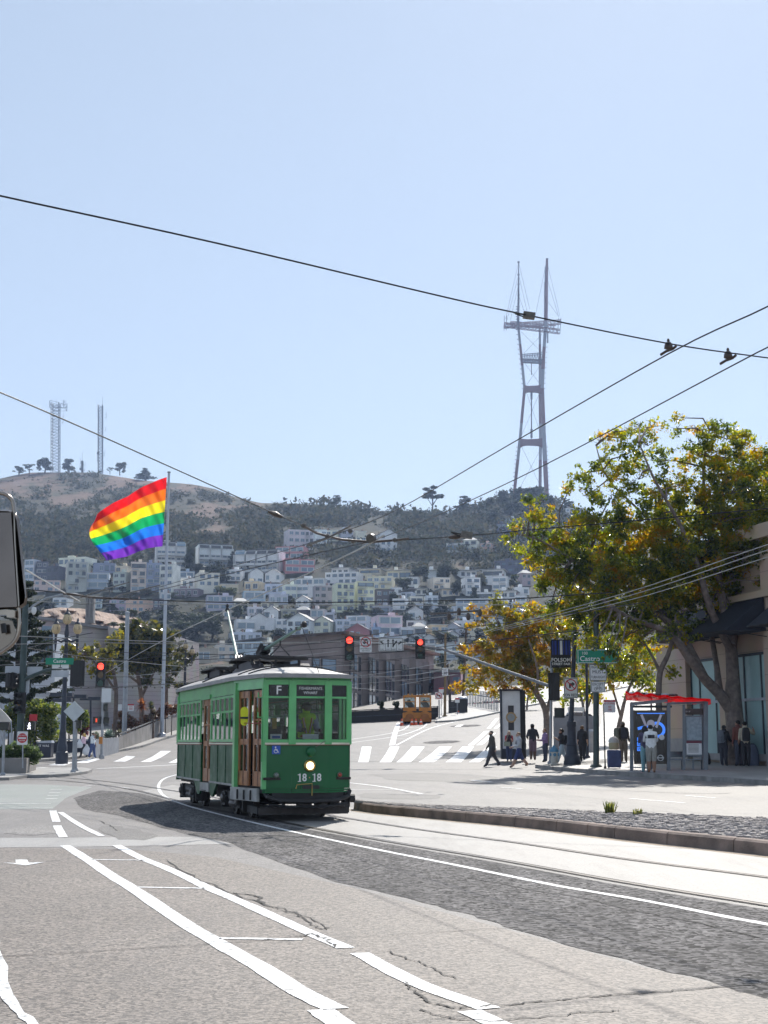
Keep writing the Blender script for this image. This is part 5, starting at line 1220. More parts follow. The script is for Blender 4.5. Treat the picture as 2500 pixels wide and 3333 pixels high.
  for du in (-.8,.8):
   for s in (-1,1):
    w=MB();w.lathe([(.37,-.03),(.37,.0),(.33,.004),(.33,.09),(.29,.095),(.27,.06),(.1,.05),(.1,.1),(.05,.1)],(ub+du,s*.72,.335),ST,26,axis=(0,s,0));w.build('wheel',bo)
   w=MB();w.tube([(ub+du,-.72,.335),(ub+du,.72,.335)],.06,BK,8);w.build('axle',bo)
 x=MB();x.box((-5.35,0,.86),(10.6,1.85,.05),INT);x.build('floor',T)
 for u in (-3.0,-3.9,-6.5,-7.4,-8.3,-9.2):
  for s in (-1,1):
   if s<0 and -5.8<u<-4.4:continue
   x=MB();x.box((u,s*.75,1.28),(.42,.72,.06),INT);x.box((u-.2,s*.75,1.55),(.05,.72,.5),INT,mtx=None);x.box((u,s*.75,1.06),(.1,.5,.4),BK);x.build('bench',T)
 x=MB();x.box((-1.7,-.1,1.0),(.06,.06,3.0-1.1),INT)
 for u in (-1.9,-4.4,-5.8):x.tube([(u,-.45,.88),(u,-.45,2.93)],.02,BR,8)
 x.tube([(-2,-.5,2.55),(-9,-.5,2.55)],.015,BR,6);x.tube([(-2,.5,2.55),(-9,.5,2.55)],.015,BR,6);x.build('grab_pole',T)
 x=MB();x.box((-.35,-.05,1.2),(.3,.34,.7),BK);x.box((-.5,-.62,1.75),(.12,.3,.34),BK);x.box((-.45,-.62,1.98),(.05,.09,.22),mat('farebox_yellow',(.5,.33,.03),.5,var=.1));x.build('control_stand',T)
 return T,inv
CAR,CARINV=streetcar()
# ================================================================== street furniture and near buildings
def mpp(Y,py):a,b=ray(1250,py);return (Y*CP+b*Y*SP)/FOC
M_GREENP=mat('pole_dark_green',(.045,.07,.07),.45,.2,var=.2,scale=3);M_GALV=mat('galvanised',(.33,.35,.38),.45,.5,var=.15,scale=3);M_BLACK=mat('signal_black',(.014,.014,.016),.5,var=.15)
M_LAMPP=mat('lamp_post_blue',(.03,.036,.055),.5,var=.2,scale=4);M_SIGNW=mat('sign_white',(.72,.73,.74),.5,var=.05);M_SIGNB=mat('sign_back',(.42,.45,.5),.5,.3,var=.1)
M_INK=mat('sign_ink',(.012,.012,.012),.5,var=0);M_RED=mat('sign_red',(.5,.02,.03),.5,var=.05);M_SGRN=mat('sign_green',(.0,.23,.13),.45,var=.05);M_WLET=mat('sign_lettering',(.8,.8,.8),.5,var=0)
M_REDL=mat('signal_red_lit',(1,.1,.05),.3,var=0,emit=(1,.035,.02),estr=3.2);M_WALKL=mat('walk_lit',(.9,.9,1),.3,var=0,emit=(.85,.85,1),estr=2.2);M_LENS=mat('lens_dark',(.02,.025,.022),.2,var=0);M_LENSG=mat('lens_green_dark',(.01,.06,.05),.2,var=0);M_LENSA=mat('lens_amber_dark',(.12,.06,.01),.2,var=0)
M_CONC=mat('concrete_wall',(.24,.225,.215),.85,var=.15,scale=.8,bump=.2,dirt=(.12,.11,.105),dscale=1.2,damt=.5);M_CONCB=mat('concrete_blue',(.25,.265,.295),.8,var=.12,scale=1,dirt=(.14,.14,.15),dscale=1.5)
M_WOODP=mat('utility_pole_wood',(.085,.062,.05),.9,var=.3,scale=5)
X,Zv=Vector((1,0,0)),Vector((0,0,1));NRM=Vector((0,-1,0))
def loc0(o,base):
 o.location=-Vector(base);return o
class Kit:
 """parts of one thing, drawn in world coordinates and parented to an Empty at its base"""
 def __init__(s,name,label,cat,base,group=None):s.b=Vector(base);s.t=thing(name,label,cat,s.b,0,group)
 def part(s,m,name,smooth=False,label=None,parent=None):
  o=m.build(name,parent or s.t,smooth)
  if parent is None:o.location=-s.b
  if label:o['label']=label
  return o
 def text(s,txt,size,m,c,ax=X,parent=None,bold=0,sx=1.0,align='CENTER'):
  o=text_mesh('lettering',txt,size,m,c,ax,Zv,parent or s.t,bold=bold,sx=sx,align=align)
  if parent is None:o.location=-s.b
  return o
def pole(name,label,px_b,py_b,px_t,py_t,wpx,mt,Y=None,off=.15,cat='pole',taper=.8,group=None,cap=None):
 g=G(px_b,py_b,off) if Y is None else at_ground(px_b,Y,off)
 Y=g.y;t=P(px_t,py_t,Y);w=wpx*mpp(Y,py_b)
 k=Kit(name,label,cat,g,group)
 m=MB();m.tube([g-Vector((0,0,.3)),g.lerp(t,.5),t],[w/2,w/2*(1+taper)/2,w/2*taper],mt,12);k.part(m,'shaft',True)
 m=MB();m.lathe([(w*.95,-.2),(w*.95,.06),(w*.7,.12)],g,mt,12);k.part(m,'base')
 if cap:m=MB();m.lathe([(w*.5,0),(w*.45,.06),(.01,.1)],t,cap,10);k.part(m,'cap')
 return k,Y
def signal(label,x0,x1,y0,y1,Y,lit=None,back=False,yaw=0.0,group='traffic signals',wide=1.0):
 c=P((x0+x1)/2,(y0+y1)/2,Y);sc=mpp(Y,y0);w=(x1-x0)*sc;h=(y1-y0)*sc
 b=c-Vector((0,0,h/2));t=thing('traffic_signal',label,'traffic signal',b,yaw,group)
 m=MB();m.box((0,.1,h/2),(w*.92,.2,h),M_BLACK);m.box((0,.02,h/2),(w,.03,h),M_BLACK)
 if not back:
  m.build('housing',t)
  for i in range(3):
   z=h*(1-(i+.5)/3);r=min(w*.36,h/7.5)
   l=MB();l.disc((0,0,z),r,(M_REDL if lit=='red' and i==0 else (M_LENS,M_LENSA,M_LENSG)[i]),(0,-1,0),.02,16);o=l.build('lens',t)
   v=MB();pts=[(r*1.12*math.cos(a),r*1.12*math.sin(a)) for a in np.linspace(R(-30),R(210),13)];q=[(p[0]*.93,p[1]*.93) for p in pts[::-1]]
   v.prism(pts+q,(0,.0,z),(1,0,0),(0,0,1),(0,-1,0),.2,M_BLACK);v.build('visor',t)
 else :
  m.box((0,-.03,h*.5),(w*.6,.06,h*.86),M_BLACK);m.build('housing',t)
  v=MB();v.box((0,-.05,h*.5),(w*.12,.05,h*1.02),M_BLACK);v.build('bracket',t)
  v=MB()
  for i in range(3):v.tube([(0,.2,h*(i+.5)/3),(0,.42,h*(i+.5)/3-.02)],w*.36,M_BLACK,12)
  v.build('visor',t)
 return t
def pedsignal(label,x0,x1,y0,y1,Y,lit=None):
 c=P((x0+x1)/2,(y0+y1)/2,Y);sc=mpp(Y,y0);w=(x1-x0)*sc;h=(y1-y0)*sc
 t=thing('pedestrian_signal',label,'pedestrian signal',c-Vector((0,0,h/2)),0,'pedestrian signals')
 m=MB();m.box((0,.1,h/2),(w,.2,h),M_BLACK);m.box((0,-.03,h-.02),(w*.96,.1,.03),M_BLACK);m.build('housing',t)
 m=MB();m.box((0,-.012,h/2),(w*.8,.02,h*.8),M_LENS);m.build('screen',t)
 if lit:
  s=h/100.0;m=MB();mt=M_WALKL if lit=='walk' else mat('hand_lit',(.5,.05,.02),.3,var=0,emit=(1,.1,.03),estr=.5)
  pt=lambda a,b:(w*-.06+a*s,-.026,b*s)
  if lit=='walk':
   m.disc(pt(4,80),8*s,mt,(0,-1,0),.008,12)
   for a,b,wd in (((2,70),(0,42),15),((0,44),(-14,12),8),((0,44),(12,28),8),((12,28),(14,12),7),((2,66),(-14,46),6),((4,66),(18,50),6)):m.bar(pt(*a),pt(*b),.008,wd*s,mt,up=(1,0,0))
  else :m.bar(pt(0,20),pt(0,75),.008,26*s,mt,up=(1,0,0))
  m.build('symbol',t)
 return t
def plate(name,label,x0,x1,y0,y1,Y,mt=None,cat='sign',border=None,thick=.02,group=None,shape=None):
 c=P((x0+x1)/2,(y0+y1)/2,Y);sc=mpp(Y,(y0+y1)/2);w=(x1-x0)*sc;h=(y1-y0)*sc
 k=Kit(name,label,cat,c-Vector((0,0,h/2)),group);k.c,k.w,k.h=c,w,h
 m=MB()
 if shape=='diamond':m.prism([(0,-h/2),(w/2,0),(0,h/2),(-w/2,0)],c,X,Zv,NRM,thick,mt or M_SIGNW)
 else :
  r=min(w,h)*.07;pl=[]
  for cx,cz,a0 in ((w/2-r,-h/2+r,-90),(w/2-r,h/2-r,0),(-w/2+r,h/2-r,90),(-w/2+r,-h/2+r,180)):
   pl+=[(cx+r*math.cos(R(a0+q)),cz+r*math.sin(R(a0+q))) for q in (0,45,90)]
  m.prism(pl,c,X,Zv,NRM,thick,mt or M_SIGNW)
 k.part(m,'panel');k.f=c+NRM*(thick+.003)
 if border:
  m=MB();e=min(w,h)*.035
  for sx in (-1,1):m.box(k.f+X*sx*w*.46,(e,.006,h*.93),border)
  for sz in (-1,1):m.box(k.f+Zv*sz*h*.465,(w*.92-e,.006,e),border)
  k.part(m,'border')
 return k
def noring(k,c,r,arrow):
 """prohibition ring with a black arrow below the slash"""
 m=MB();
 for a,b,w in arrow:m.bar(c+X*a[0]*r+Zv*a[1]*r,c+X*b[0]*r+Zv*b[1]*r,.006,w*r,M_INK,up=Zv if abs(a[0]-b[0])>abs(a[1]-b[1]) else X)
 k.part(m,'arrow')
 m=MB();m.disc(c+NRM*.004,r,M_RED,NRM,.006,28,r0=r*.83);q=r*.62;m.bar(c+NRM*.009+X*-q+Zv*q,c+NRM*.009+X*q-Zv*q,.006,r*.16,M_RED,up=(1,0,1));k.part(m,'red_ring')
# ------------------------------------------------ left corner
kp,YP=pole('signal_pole','dark green signal pole with a curved arm behind the planter at the left edge',60,2503,84,1966,25,M_GREENP,Y=62,off=.1)
sp_=lambda x,y:P(x,y,YP)
m=MB();m.tube([sp_(80,2212),sp_(110,2198),sp_(150,2182),sp_(180,2176),sp_(232,2175)],[.1,.09,.08,.07,.06],M_GREENP,8);kp.part(m,'arm',True)
m=MB();m.tube([sp_(88,1990),sp_(110,1970),sp_(150,1948),sp_(200,1936),sp_(224,1936)],[.06,.055,.05,.045,.04],M_GALV,8);kp.part(m,'lamp_arm',True)
m=MB();m.lathe([(.03,-.4),(.13,-.2),(.15,.1),(.1,.32),(.02,.36)],sp_(236,1940),M_GALV,12,axis=(1,0,-.1),sy=1);kp.part(m,'lamp_head',True)
m=MB();m.lathe([(.02,.2),(.1,.18),(.12,.05),(.11,-.05),(.06,-.13),(.01,-.16)],sp_(110,1990),M_SIGNW,14);m.tube([sp_(88,1982),sp_(100,1978),sp_(110,1982)],.03,M_SIGNW,6);tag(m.build('dome_camera',None,True),'white dome camera on a short bracket near the top of the green signal pole','camera')
signal('signal seen from behind, hanging at the end of the curved green arm',229,275,2150,2233,YP-.2,back=True,yaw=R(8))
signal('black signal on the left side of the green pole, seen half from behind',14,44,2190,2236,YP-.3,back=True,yaw=R(-25))
signal('black three lens signal low on the green pole above the walk sign',44,80,2254,2322,YP-.3,yaw=R(-35))
pedsignal('pedestrian signal showing a white walking figure beside the green pole',81,113,2349,2377,YP-.3,'walk')
k=plate('street_sign','green street name sign reading Castro on the curved arm',149,240,2142,2163,YP-.25,M_SGRN,'street sign');k.text('Castro',k.h*.72,M_WLET,k.f,bold=.002)
m=MB();m.tube([P(170,2163,YP-.2),P(176,2178,YP)],.02,M_GREENP,5);k.part(m,'hanger')
k=plate('sign','blank pale back of a sign hanging below the street name sign',168,224,2182,2204,YP-.1,M_SIGNB);
k=plate('sign','small white sign with a black symbol between the street sign and the arm',170,224,2160,2176,YP-.2);m=MB();m.bar(k.f-Zv*.06,k.f+Zv*.08,.006,.03,M_INK,up=X);m.box(k.f-Zv*.07,(.16,.006,.03),M_INK);m.disc(k.f+Zv*.09,.03,M_INK,NRM,.006,10);k.part(m,'symbol')
plate('sign','blank pale sign back left of the green pole',17,64,2168,2192,YP+.2,M_SIGNB);plate('sign','long pale sign back right of the green pole',88,138,2170,2198,YP+.2,M_SIGNB)
plate('sign','tall narrow pale sign back under the curved arm',84,96,2206,2255,YP+.1,M_SIGNB)
k=plate('sign','red DO NOT ENTER sign above the planter shrub',56,90,2381,2424,YP-4);m=MB();m.disc(k.f,k.w*.46,M_RED,NRM,.005,24);m.box(k.f+NRM*.006,(k.w*.74,.006,k.h*.12),M_SIGNW);k.part(m,'red_disc');k.text('DO NOT',k.h*.15,M_WLET,k.f+NRM*.008+Zv*k.h*.19);k.text('ENTER',k.h*.15,M_WLET,k.f+NRM*.008-Zv*k.h*.19)
m=MB();m.tube([P(74,2424,YP-3.97),P(74,2500,YP-3.97)],.03,M_GALV,6);k.part(m,'post')
k=plate('sign','small red notice board above the walking figure signal',96,121,2325,2347,YP-.2,M_RED)
g0=G(-10,2519,.1);Yp=g0.y
k=Kit('planter','low concrete planter with a bushy green shrub at the left edge','planter',g0)
a,b,c,d=G(-150,2516,.1),G(85,2519,.1),G(117,2507,.1),P(-150,2480,Yp+3.2);hgt=50*mpp(Yp,2490)
m=MB();pts=[a,b,c,Vector((c.x-1.5,c.y+3,c.z)),Vector((a.x,a.y+3.5,a.z))];vs=[p-Vector((0,0,.1)) for p in pts]+[Vector((p.x,p.y,b.z+hgt)) for p in pts];n=5
m.add(vs,[tuple(range(n,2*n))]+[(i,(i+1)%n,n+(i+1)%n,n+i) for i in range(n)],M_CONC);k.part(m,'trough')
rs=np.random.RandomState(5)
lum=[tuple(P(x,y,Yp+1.2))+(r*mpp(Yp,2450),)*2+(r*.8*mpp(Yp,2450),) for x,y,r in ((20,2450,34),(60,2440,38),(100,2448,34),(118,2458,22),(-30,2450,40),(70,2465,36),(30,2470,36),(105,2470,26))]
M_SHRUB=leafmat('shrub_leaf',[(.03,.05,.02),(.06,.09,.035),(.11,.14,.06)],.35)
o=bpy.data.objects.new('shrub',cards_mesh('shrub',cards(lum,5200,.13,None,rs),M_SHRUB));link(o,k.t);o.location=-k.b
k2,Yk=pole('signal_post','thin grey post carrying a pedestrian signal in front of the planter',9,2524,14,2370,9,M_GALV,off=.12,taper=1);pedsignal('black pedestrian signal at the very left edge seen from behind',-14,28,2350,2376,Yk-.1)
m=MB();gA=P(-6,2350,66);
for i in range(2):pass
sh=Kit('shade_canopy','white curved fabric canopy at the left edge above the planter','canopy',at_ground(-4,66));pts=[];n=10
vs=[];
for i in range(n+1):
 t=i/n;x=-60+98*t;y=2284+62*t**2.2
 for yy,dy in ((y,0),(2352,.0)):vs.append(P(x,yy,66+1.2*math.sin(t*3)))
m.add(vs,[(2*i,2*i+2,2*i+3,2*i+1) for i in range(n)],mat('canopy_cloth',(.62,.6,.57),.7,var=.08));o=sh.part(m,'fabric');md=o.modifiers.new('s','SOLIDIFY');md.thickness=.03
m=MB();m.tube([P(-2,2352,66),P(6,2400,66),P(20,2440,66)],.04,M_GALV,6);m.tube([P(36,2346,66.1),P(40,2420,66)],.03,M_GALV,6);m.tube([P(20,2440,66),P(20,2500,66)],.04,M_GALV,6);sh.part(m,'frame')
k,Yd=pole('sign_post','grey post of the blank diamond sign on the traffic island',238,2514,243,2350,9,M_GALV,off=.12,taper=1)
plate('sign','pale back of a diamond shaped sign on a grey post',207,276,2282,2349,Yd-.08,mat('sign_back_pale',(.5,.54,.56),.5,.2,var=.08),shape='diamond')
k,Y2=pole('signal_post','second grey post close behind the diamond sign post',247,2509,248,2340,8,M_GALV,off=.12,taper=1)
pedsignal('black pedestrian signal seen from behind next to the diamond sign post',237,263,2345,2371,Y2-.1)
M_GLOBE=mat('lamp_globe',(.55,.42,.24),.3,var=.15,scale=8,spec=.6)
def threelamp(label,px,ytop,ybase,Y=None,off=.15):
 g=G(px,ybase,off) if Y is None else at_ground(px,Y,off);Y=g.y;sc=mpp(Y,ytop);H=(ybase-ytop)*sc if Y is None else (P(px,ytop,Y).z-g.z)
 H=P(px,ytop,Y).z-g.z;t=thing('street_lamp',label,'street lamp',g,0,'three globe street lamps')
 m=MB();m.lathe([(.36,-.3),(.36,.5),(.3,.55),(.28,.95),(.24,1.0),(.18,1.6),(.2,1.66),(.16,1.75),(.13,H*.5),(.10,H*.78),(.16,H*.79),(.1,H*.8),(.14,H*.84),(.1,H*.87),(.07,H*.9)],(0,0,0),M_LAMPP,14);m.build('post',t,True)
 for s in (-1,1):
  m=MB();m.tube([(0,0,H*.80),(s*.3,0,H*.785),(s*.62,0,H*.80),(s*.62,0,H*.835)],[.08,.07,.07,.09],M_LAMPP,8);m.tube([(s*.62,0,H*.80),(s*.62,0,H*.74),(s*.62,0,H*.715)],[.09,.05,.01],M_LAMPP,8);m.build('arm',t,True)
 for x,z in ((0,H*.90),(-.62,H*.835),(.62,H*.835)):
  m=MB();m.lathe([(.1,0),(.23,.12),(.27,.3),(.22,.5),(.15,.58)],(x,0,z),M_GLOBE,14);gl=m.build('globe',t,True)
  m=MB();m.lathe([(.17,.57),(.19,.6),(.13,.68),(.07,.74),(.05,.85),(.015,.95)],(x,0,z),M_LAMPP,10)
  for a in range(6):m.tube([(x+.11*math.cos(a*1.047),.11*math.sin(a*1.047),z),(x+.275*math.cos(a*1.047),.275*math.sin(a*1.047),z+.3),(x+.16*math.cos(a*1.047),.16*math.sin(a*1.047),z+.59)],.012,M_LAMPP,4,False)
  m.build('finial',gl)
 return t
threelamp('dark blue three globe street lamp behind the Castro sign',201,1984,2463,Y=78)
threelamp('smaller dark blue three globe street lamp further off between trees and streetcar',598,2086,2350,Y=128)
k,_=pole('street_pole','thick plain grey pole in front of the left trees',404,2420,415,1994,17,M_GALV,Y=112,off=.3,cap=M_SIGNB)
kf,YF=pole('flagpole','tall pale grey flagpole flying the rainbow flag',527,2390,550,1538,13,mat('flagpole_paint',(.45,.48,.54),.4,.2,var=.08),Y=116,off=.3,taper=.62,cap=mat('finial_dark',(.03,.03,.03),.4,var=0))
m=MB()
for y in (1620,1690,1790):m.tube([P(546,y,YF),P(540,y+2,YF)],.05,M_SIGNB,5)
kf.part(m,'halyard_clip')
def flag():
 top=[(543,1553),(500,1567),(440,1592),(400,1622),(350,1645),(312,1663),(308,1692)];bot=[(529,1778),(500,1783),(440,1793),(400,1808),(370,1820),(345,1823),(334,1795)]
 top=[Vector((a,b,0)) for a,b in [(543,1553),(505,1567),(455,1588),(410,1620),(360,1642),(318,1668),(312,1690)]]
 bot=[Vector((a,b,0)) for a,b in [(529,1778),(500,1781),(465,1790),(430,1802),(400,1815),(366,1824),(345,1822)]]
 left=[(312,1690),(316,1705),(300,1720),(284,1728),(300,1758),(312,1790),(345,1822)]
 tp,bt=smoothline(top,8),smoothline(bot,8);n=len(tp)-1;NV=36;vs=[];fs=[];mi=[]
 cols=['d2141c','f0701a','f6d61c','0f9a58','1f6fd0','6a2fa6']
 ms=[]
 for c in cols:
  mt=bpy.data.materials.new('flag_cloth_'+c);mt.use_nodes=True;nn=mt.node_tree.nodes;l=mt.node_tree.links;b=nn['Principled BSDF'];cc=srgb(c)+(1,)
  b.inputs['Base Color'].default_value=cc;b.inputs['Roughness'].default_value=.45;b.inputs['Specular IOR Level'].default_value=.6;tr=nn.new('ShaderNodeBsdfTranslucent');tr.inputs[0].default_value=tuple(min(1,x*1.25) for x in cc[:3])+(1,)
  mx=nn.new('ShaderNodeMixShader');mx.inputs[0].default_value=.62;l.new(b.outputs[0],mx.inputs[1]);l.new(tr.outputs[0],mx.inputs[2]);l.new(mx.outputs[0],nn['Material Output'].inputs[0]);ms.append(mt)
 for i in range(n+1):
  u=i/n
  for j in range(NV+1):
   v=j/NV;p=tp[i].lerp(bt[i],v)
   bul=(u**3)*34*math.sin(math.pi*min(1,v*1.05))*(1 if v<.7 else .9)
   px=p.x-bul+2.2*math.sin(7*v+3*u)*u;py=p.y+3.0*math.sin(9*u+4*v)*u+5*(v-.5)*math.sin(u*14)*.4
   dY=.55*math.sin(u*11+v*5.5)*(.25+u)+.3*math.sin(u*27-v*8+1)*(.3+u)+.15*math.sin(u*43+v*17)+u*1.2
   vs.append(P(px,py,YF-.1+dY))
 K=NV+1
 for i in range(n):
  for j in range(NV):fs.append((i*K+j,(i+1)*K+j,(i+1)*K+j+1,i*K+j+1));mi.append(j*6//NV)
 me=bpy.data.meshes.new('flag');me.from_pydata([tuple(v) for v in vs],[],fs);[me.materials.append(x) for x in ms];me.polygons.foreach_set('material_index',mi);me.polygons.foreach_set('use_smooth',[True]*len(fs));me.update()
 o=bpy.data.objects.new('flag',me);link(o);tag(o,'large six striped rainbow flag blowing to the left on its pole','flag')
flag()
k,Ys=pole('signal_post','grey signal post with a red light in front of the left trees',331,2462,336,2236,9,M_GALV,off=.15,taper=1)
signal('red lit signal before the dark trees left of the flagpole',312,343,2156,2236,Ys-.1,'red')
plate('sign','blank white sign board on the post under the left red signal',331,362,2241,2286,Ys-.1,mat('sign_blank',(.6,.63,.66),.5,var=.05));pedsignal('pedestrian signal with a dim red hand left of the signal post',303,328,2333,2355,Ys-.1,'hand');pedsignal('dark pedestrian signal right of the signal post',337,355,2336,2355,Ys-.1);pedsignal('small dark pedestrian signal just below the blank white sign board',337,350,2293,2313,Ys-.1)
m=MB();m.box(P(328,2410,Ys-.15),(.22,.12,.45),mat('button_box_orange',(.5,.2,.04),.5,var=.1));tag(m.build('push_button_box'),'orange push button box low on the left signal post','button box')
def tboard(px0,px1,y,ypost,pxp,Y,label):
 g=at_ground(pxp,Y,.15);k=Kit('canopy_post',label,'shelter post',g,'dark flat topped posts on the left corner');m=MB();a,b=P(px0,y,Y),P(px1,y,Y);m.bar(a,b,.5,.24,M_LAMPP);k.part(m,'board');m=MB();m.tube([g-Vector((0,0,.2)),P(pxp,y,Y)],.07,M_LAMPP,8);k.part(m,'post')
tboard(166,238,2261,2420,212,88,'topmost left dark flat board on a post by the three globe lamp');tboard(219,284,2267,2420,240,92,'second dark flat board behind the diamond sign');tboard(262,329,2274,2380,295,95,'right dark flat board with a slim post behind the diamond sign');tboard(175,234,2279,2420,207,86,'lowest dark flat board near the three globe lamp')
g=G(118,2470,.15);Yb=g.y
k=Kit('railing','long dark blue barrier panel with a handrail behind the strolling couple','railing',at_ground(210,96,.1));m=MB();m.bar(P(60,2440,97),P(312,2436,96),.08,50*mpp(96,2430),mat('barrier_blue',(.03,.035,.06),.5,var=.2));k.part(m,'panel');m=MB();m.tube([P(60,2408,97),P(190,2406,96),P(312,2409,96)],.05,M_SIGNB,6)
for x in (90,140,190,240,290):m.tube([P(x,2408,96.4),P(x,2440,96.4)],.03,M_LAMPP,5)
k.part(m,'handrail')
g=G(146,2466,.15);k=Kit('litter_bin','dark bin with pale lettering beside the foot of the three globe lamp','bin',g);w=46*mpp(g.y,2440);h=52*mpp(g.y,2440);m=MB();m.box(g+Vector((0,0,h*.45)),(w,w*.8,h*.9),mat('bin_blue',(.02,.024,.045),.5,var=.15));k.part(m,'body');m=MB();m.prism([(-w*.55,0),(w*.55,0),(w*.5,h*.16),(-w*.2,h*.13)],g+Vector((0,-w*.42,h*.9)),X,Zv,(0,1,0),w*.84,M_SIGNB);k.part(m,'lid');k.text('IT WAS',h*.2,M_WLET,g+Vector((0,-w*.4-.012,h*.72)))
wl=[G(300,2461,.2),G(384,2440,.2)]
k=Kit('retaining_wall','low pale blue grey wall at the corner below the agaves','wall',wl[0]);m=MB();H=50*mpp(wl[0].y,2420);vs=[]
p0,p1=wl;q0,q1=P(302,2406,p0.y),P(384,2400,p1.y);back_=Vector((0,.35,0))
m.add([p0-Zv*.5,p1-Zv*.5,q1,q0,p0-Zv*.5+back_,p1-Zv*.5+back_,q1+back_,q0+back_],[(0,1,2,3),(4,7,6,5),(3,2,6,7),(0,3,7,4),(1,5,6,2),(0,4,5,1)],M_CONCB);k.part(m,'wall')
rb=[(384,2441),(440,2424),(500,2402),(545,2386),(590,2371),(680,2345)];rt=[(384,2398),(440,2376),(500,2352),(545,2338),(590,2330),(680,2318)]
k=Kit('ramp_wall','long concrete ramp wall with a dark handrail climbing behind the streetcar','wall',G(384,2440,.2));m=MB();vs=[];tops=[]
for (a,b),(c,d) in zip(rb,rt):
 p=G(a,b,.15);q=P(c,d,p.y);tops.append(q);vs+=[p-Zv*.6,q,q+Vector((0,.4,0)),p-Zv*.6+Vector((0,.4,0))]
n=len(rb);m.add(vs,[(i*4+j,i*4+(j+1)%4,(i+1)*4+(j+1)%4,(i+1)*4+j) for i in range(n-1) for j in range(4)]+[(0,1,2,3),tuple((n-1)*4+j for j in (3,2,1,0))],M_CONC);k.part(m,'wall')
m=MB();m.tube([q+Vector((0,.2,.16)) for q in tops],.06,M_BLACK,6)
for q in tops:m.tube([q+Vector((0,.2,-.05)),q+Vector((0,.2,.16))],.04,M_BLACK,5)
k.part(m,'handrail')
# ------------------------------------------------ left buildings
M_SIDE=bpy.data.materials.new('grey_siding');M_SIDE.use_nodes=True
def siding(m,col,fq=2.2,wd=.1):
 n=m.node_tree.nodes;l=m.node_tree.links;b=n['Principled BSDF'];tc=n.new('ShaderNodeTexCoord');s=n.new('ShaderNodeSeparateXYZ');l.new(tc.outputs['Object'],s.inputs[0])
 mu=n.new('ShaderNodeMath');mu.operation='MULTIPLY';mu.inputs[1].default_value=fq;l.new(s.outputs['Z'],mu.inputs[0]);fr=n.new('ShaderNodeMath');fr.operation='FRACT';l.new(mu.outputs[0],fr.inputs[0])
 rp=n.new('ShaderNodeValToRGB');e=rp.color_ramp.elements;e[0].position=.0;e[0].color=tuple(x*.35 for x in col)+(1,);e[1].position=wd;e[1].color=tuple(col)+(1,);l.new(fr.outputs[0],rp.inputs[0])
 nz=n.new('ShaderNodeTexNoise');nz.inputs['Scale'].default_value=.5;l.new(tc.outputs['Object'],nz.inputs['Vector']);mx=n.new('ShaderNodeMix');mx.data_type='RGBA';mx.blend_type='MULTIPLY';mx.inputs[0].default_value=.35;l.new(rp.outputs[0],mx.inputs[6]);l.new(nz.outputs['Color'],mx.inputs[7]);l.new(mx.outputs[2],b.inputs['Base Color']);b.inputs['Roughness'].default_value=.75
siding(M_SIDE,(.42,.385,.385));MATS['grey_siding']=M_SIDE
M_WHB=mat('white_board',(.5,.53,.58),.7,var=.08,scale=.6)
def slab_building(name,label,pts,Ys,depth,mt,roof=None):
 """front wall drawn as pixel outline at given distances, extruded backwards"""
 k=Kit(name,label,'building',at_ground(pts[0][0],Ys[0]));fr_=[P(p[0],p[1],y) for p,y in zip(pts,Ys)];n=len(pts);m=MB()
 vs=fr_+[p+Vector((depth*.1,depth,0)) for p in fr_];m.add(vs,[tuple(range(n)),tuple(range(2*n-1,n-1,-1))]+[(i,(i+1)%n,n+(i+1)%n,n+i) for i in range(n)],mt);k.part(m,'wall');return k
k=slab_building('siding_building','large grey lap sided building with a sloping roof edge behind the left trees',[(80,2480),(80,2006),(352,2046),(352,2480)],[136,136,142,142],18,M_SIDE)
m=MB();m.bar(P(78,2004,135.8),P(354,2045,141.8),.5,.3,M_RGREY);k.part(m,'eaves');
k=slab_building('siding_annex','lower grey sided annex joined to the large sided building',[(352.5,2480),(352.5,2042),(425,2052),(540,2060),(540,2480)],[140.6,140.6,142,144,144],15,M_SIDE)
for x0,x1,y0,y1,mt in ((380,397,2292,2312,M_SIGNW),(416,436,2292,2314,M_SIGNW)):
 q=plate('notice','white notice with a red top on the sided wall' if x0>400 else 'plain white notice on the sided wall left of the thick grey pole',x0,x1,y0,y1,139,mt)
 if x0>400:m=MB();m.box(q.f+Zv*q.h*.4,(q.w,.01,q.h*.2),M_RED);q.part(m,'red_band');m=MB();[m.box(q.f+Zv*q.h*z,(q.w*.6,.01,q.h*.06),M_RED) for z in (.1,-.1,-.25)];q.part(m,'print')
k=slab_building('window_building','pale building with a tall blue window behind the conifer on the left',[(-120,2480),(-120,2040),(178,2060),(178,2480)],[126,126,130,130],5,M_WHB)
m=MB();m.bar(P(132,2100,126.6),P(170,2102,127),.3,3.6,M_PANE[2],up=Zv)
k.part(m,'window');m=MB()
for x in (132,145,157,170):m.bar(P(x,2050,126.3),P(x,2155,126.3),.12,.12,M_WFD)
for y in (2075,2100,2125):m.bar(P(131,y,126.2),P(171,y,126.5),.12,.12,M_WFD)
k.part(m,'window_bars')
k=slab_building('green_house','olive green house with a white framed window between left trees and streetcar',[(548,2440),(548,2222),(612,2222),(612,2440)],[150,150,150,150],8,mat('olive_siding',(.17,.17,.11),.8,var=.12))
for y0,y1 in ((2226,2268),(2302,2340)):
 m=MB();m.bar(P(573,(y0+y1)/2,149.8),P(597,(y0+y1)/2,149.8),.1,(y1-y0)*.034,M_SIGNW);w_=k.part(m,'window');m=MB();m.bar(P(576,(y0+y1)/2,149.7),P(594,(y0+y1)/2,149.7),.1,(y1-y0)*.029,M_PANE[0]);k.part(m,'pane',parent=w_)
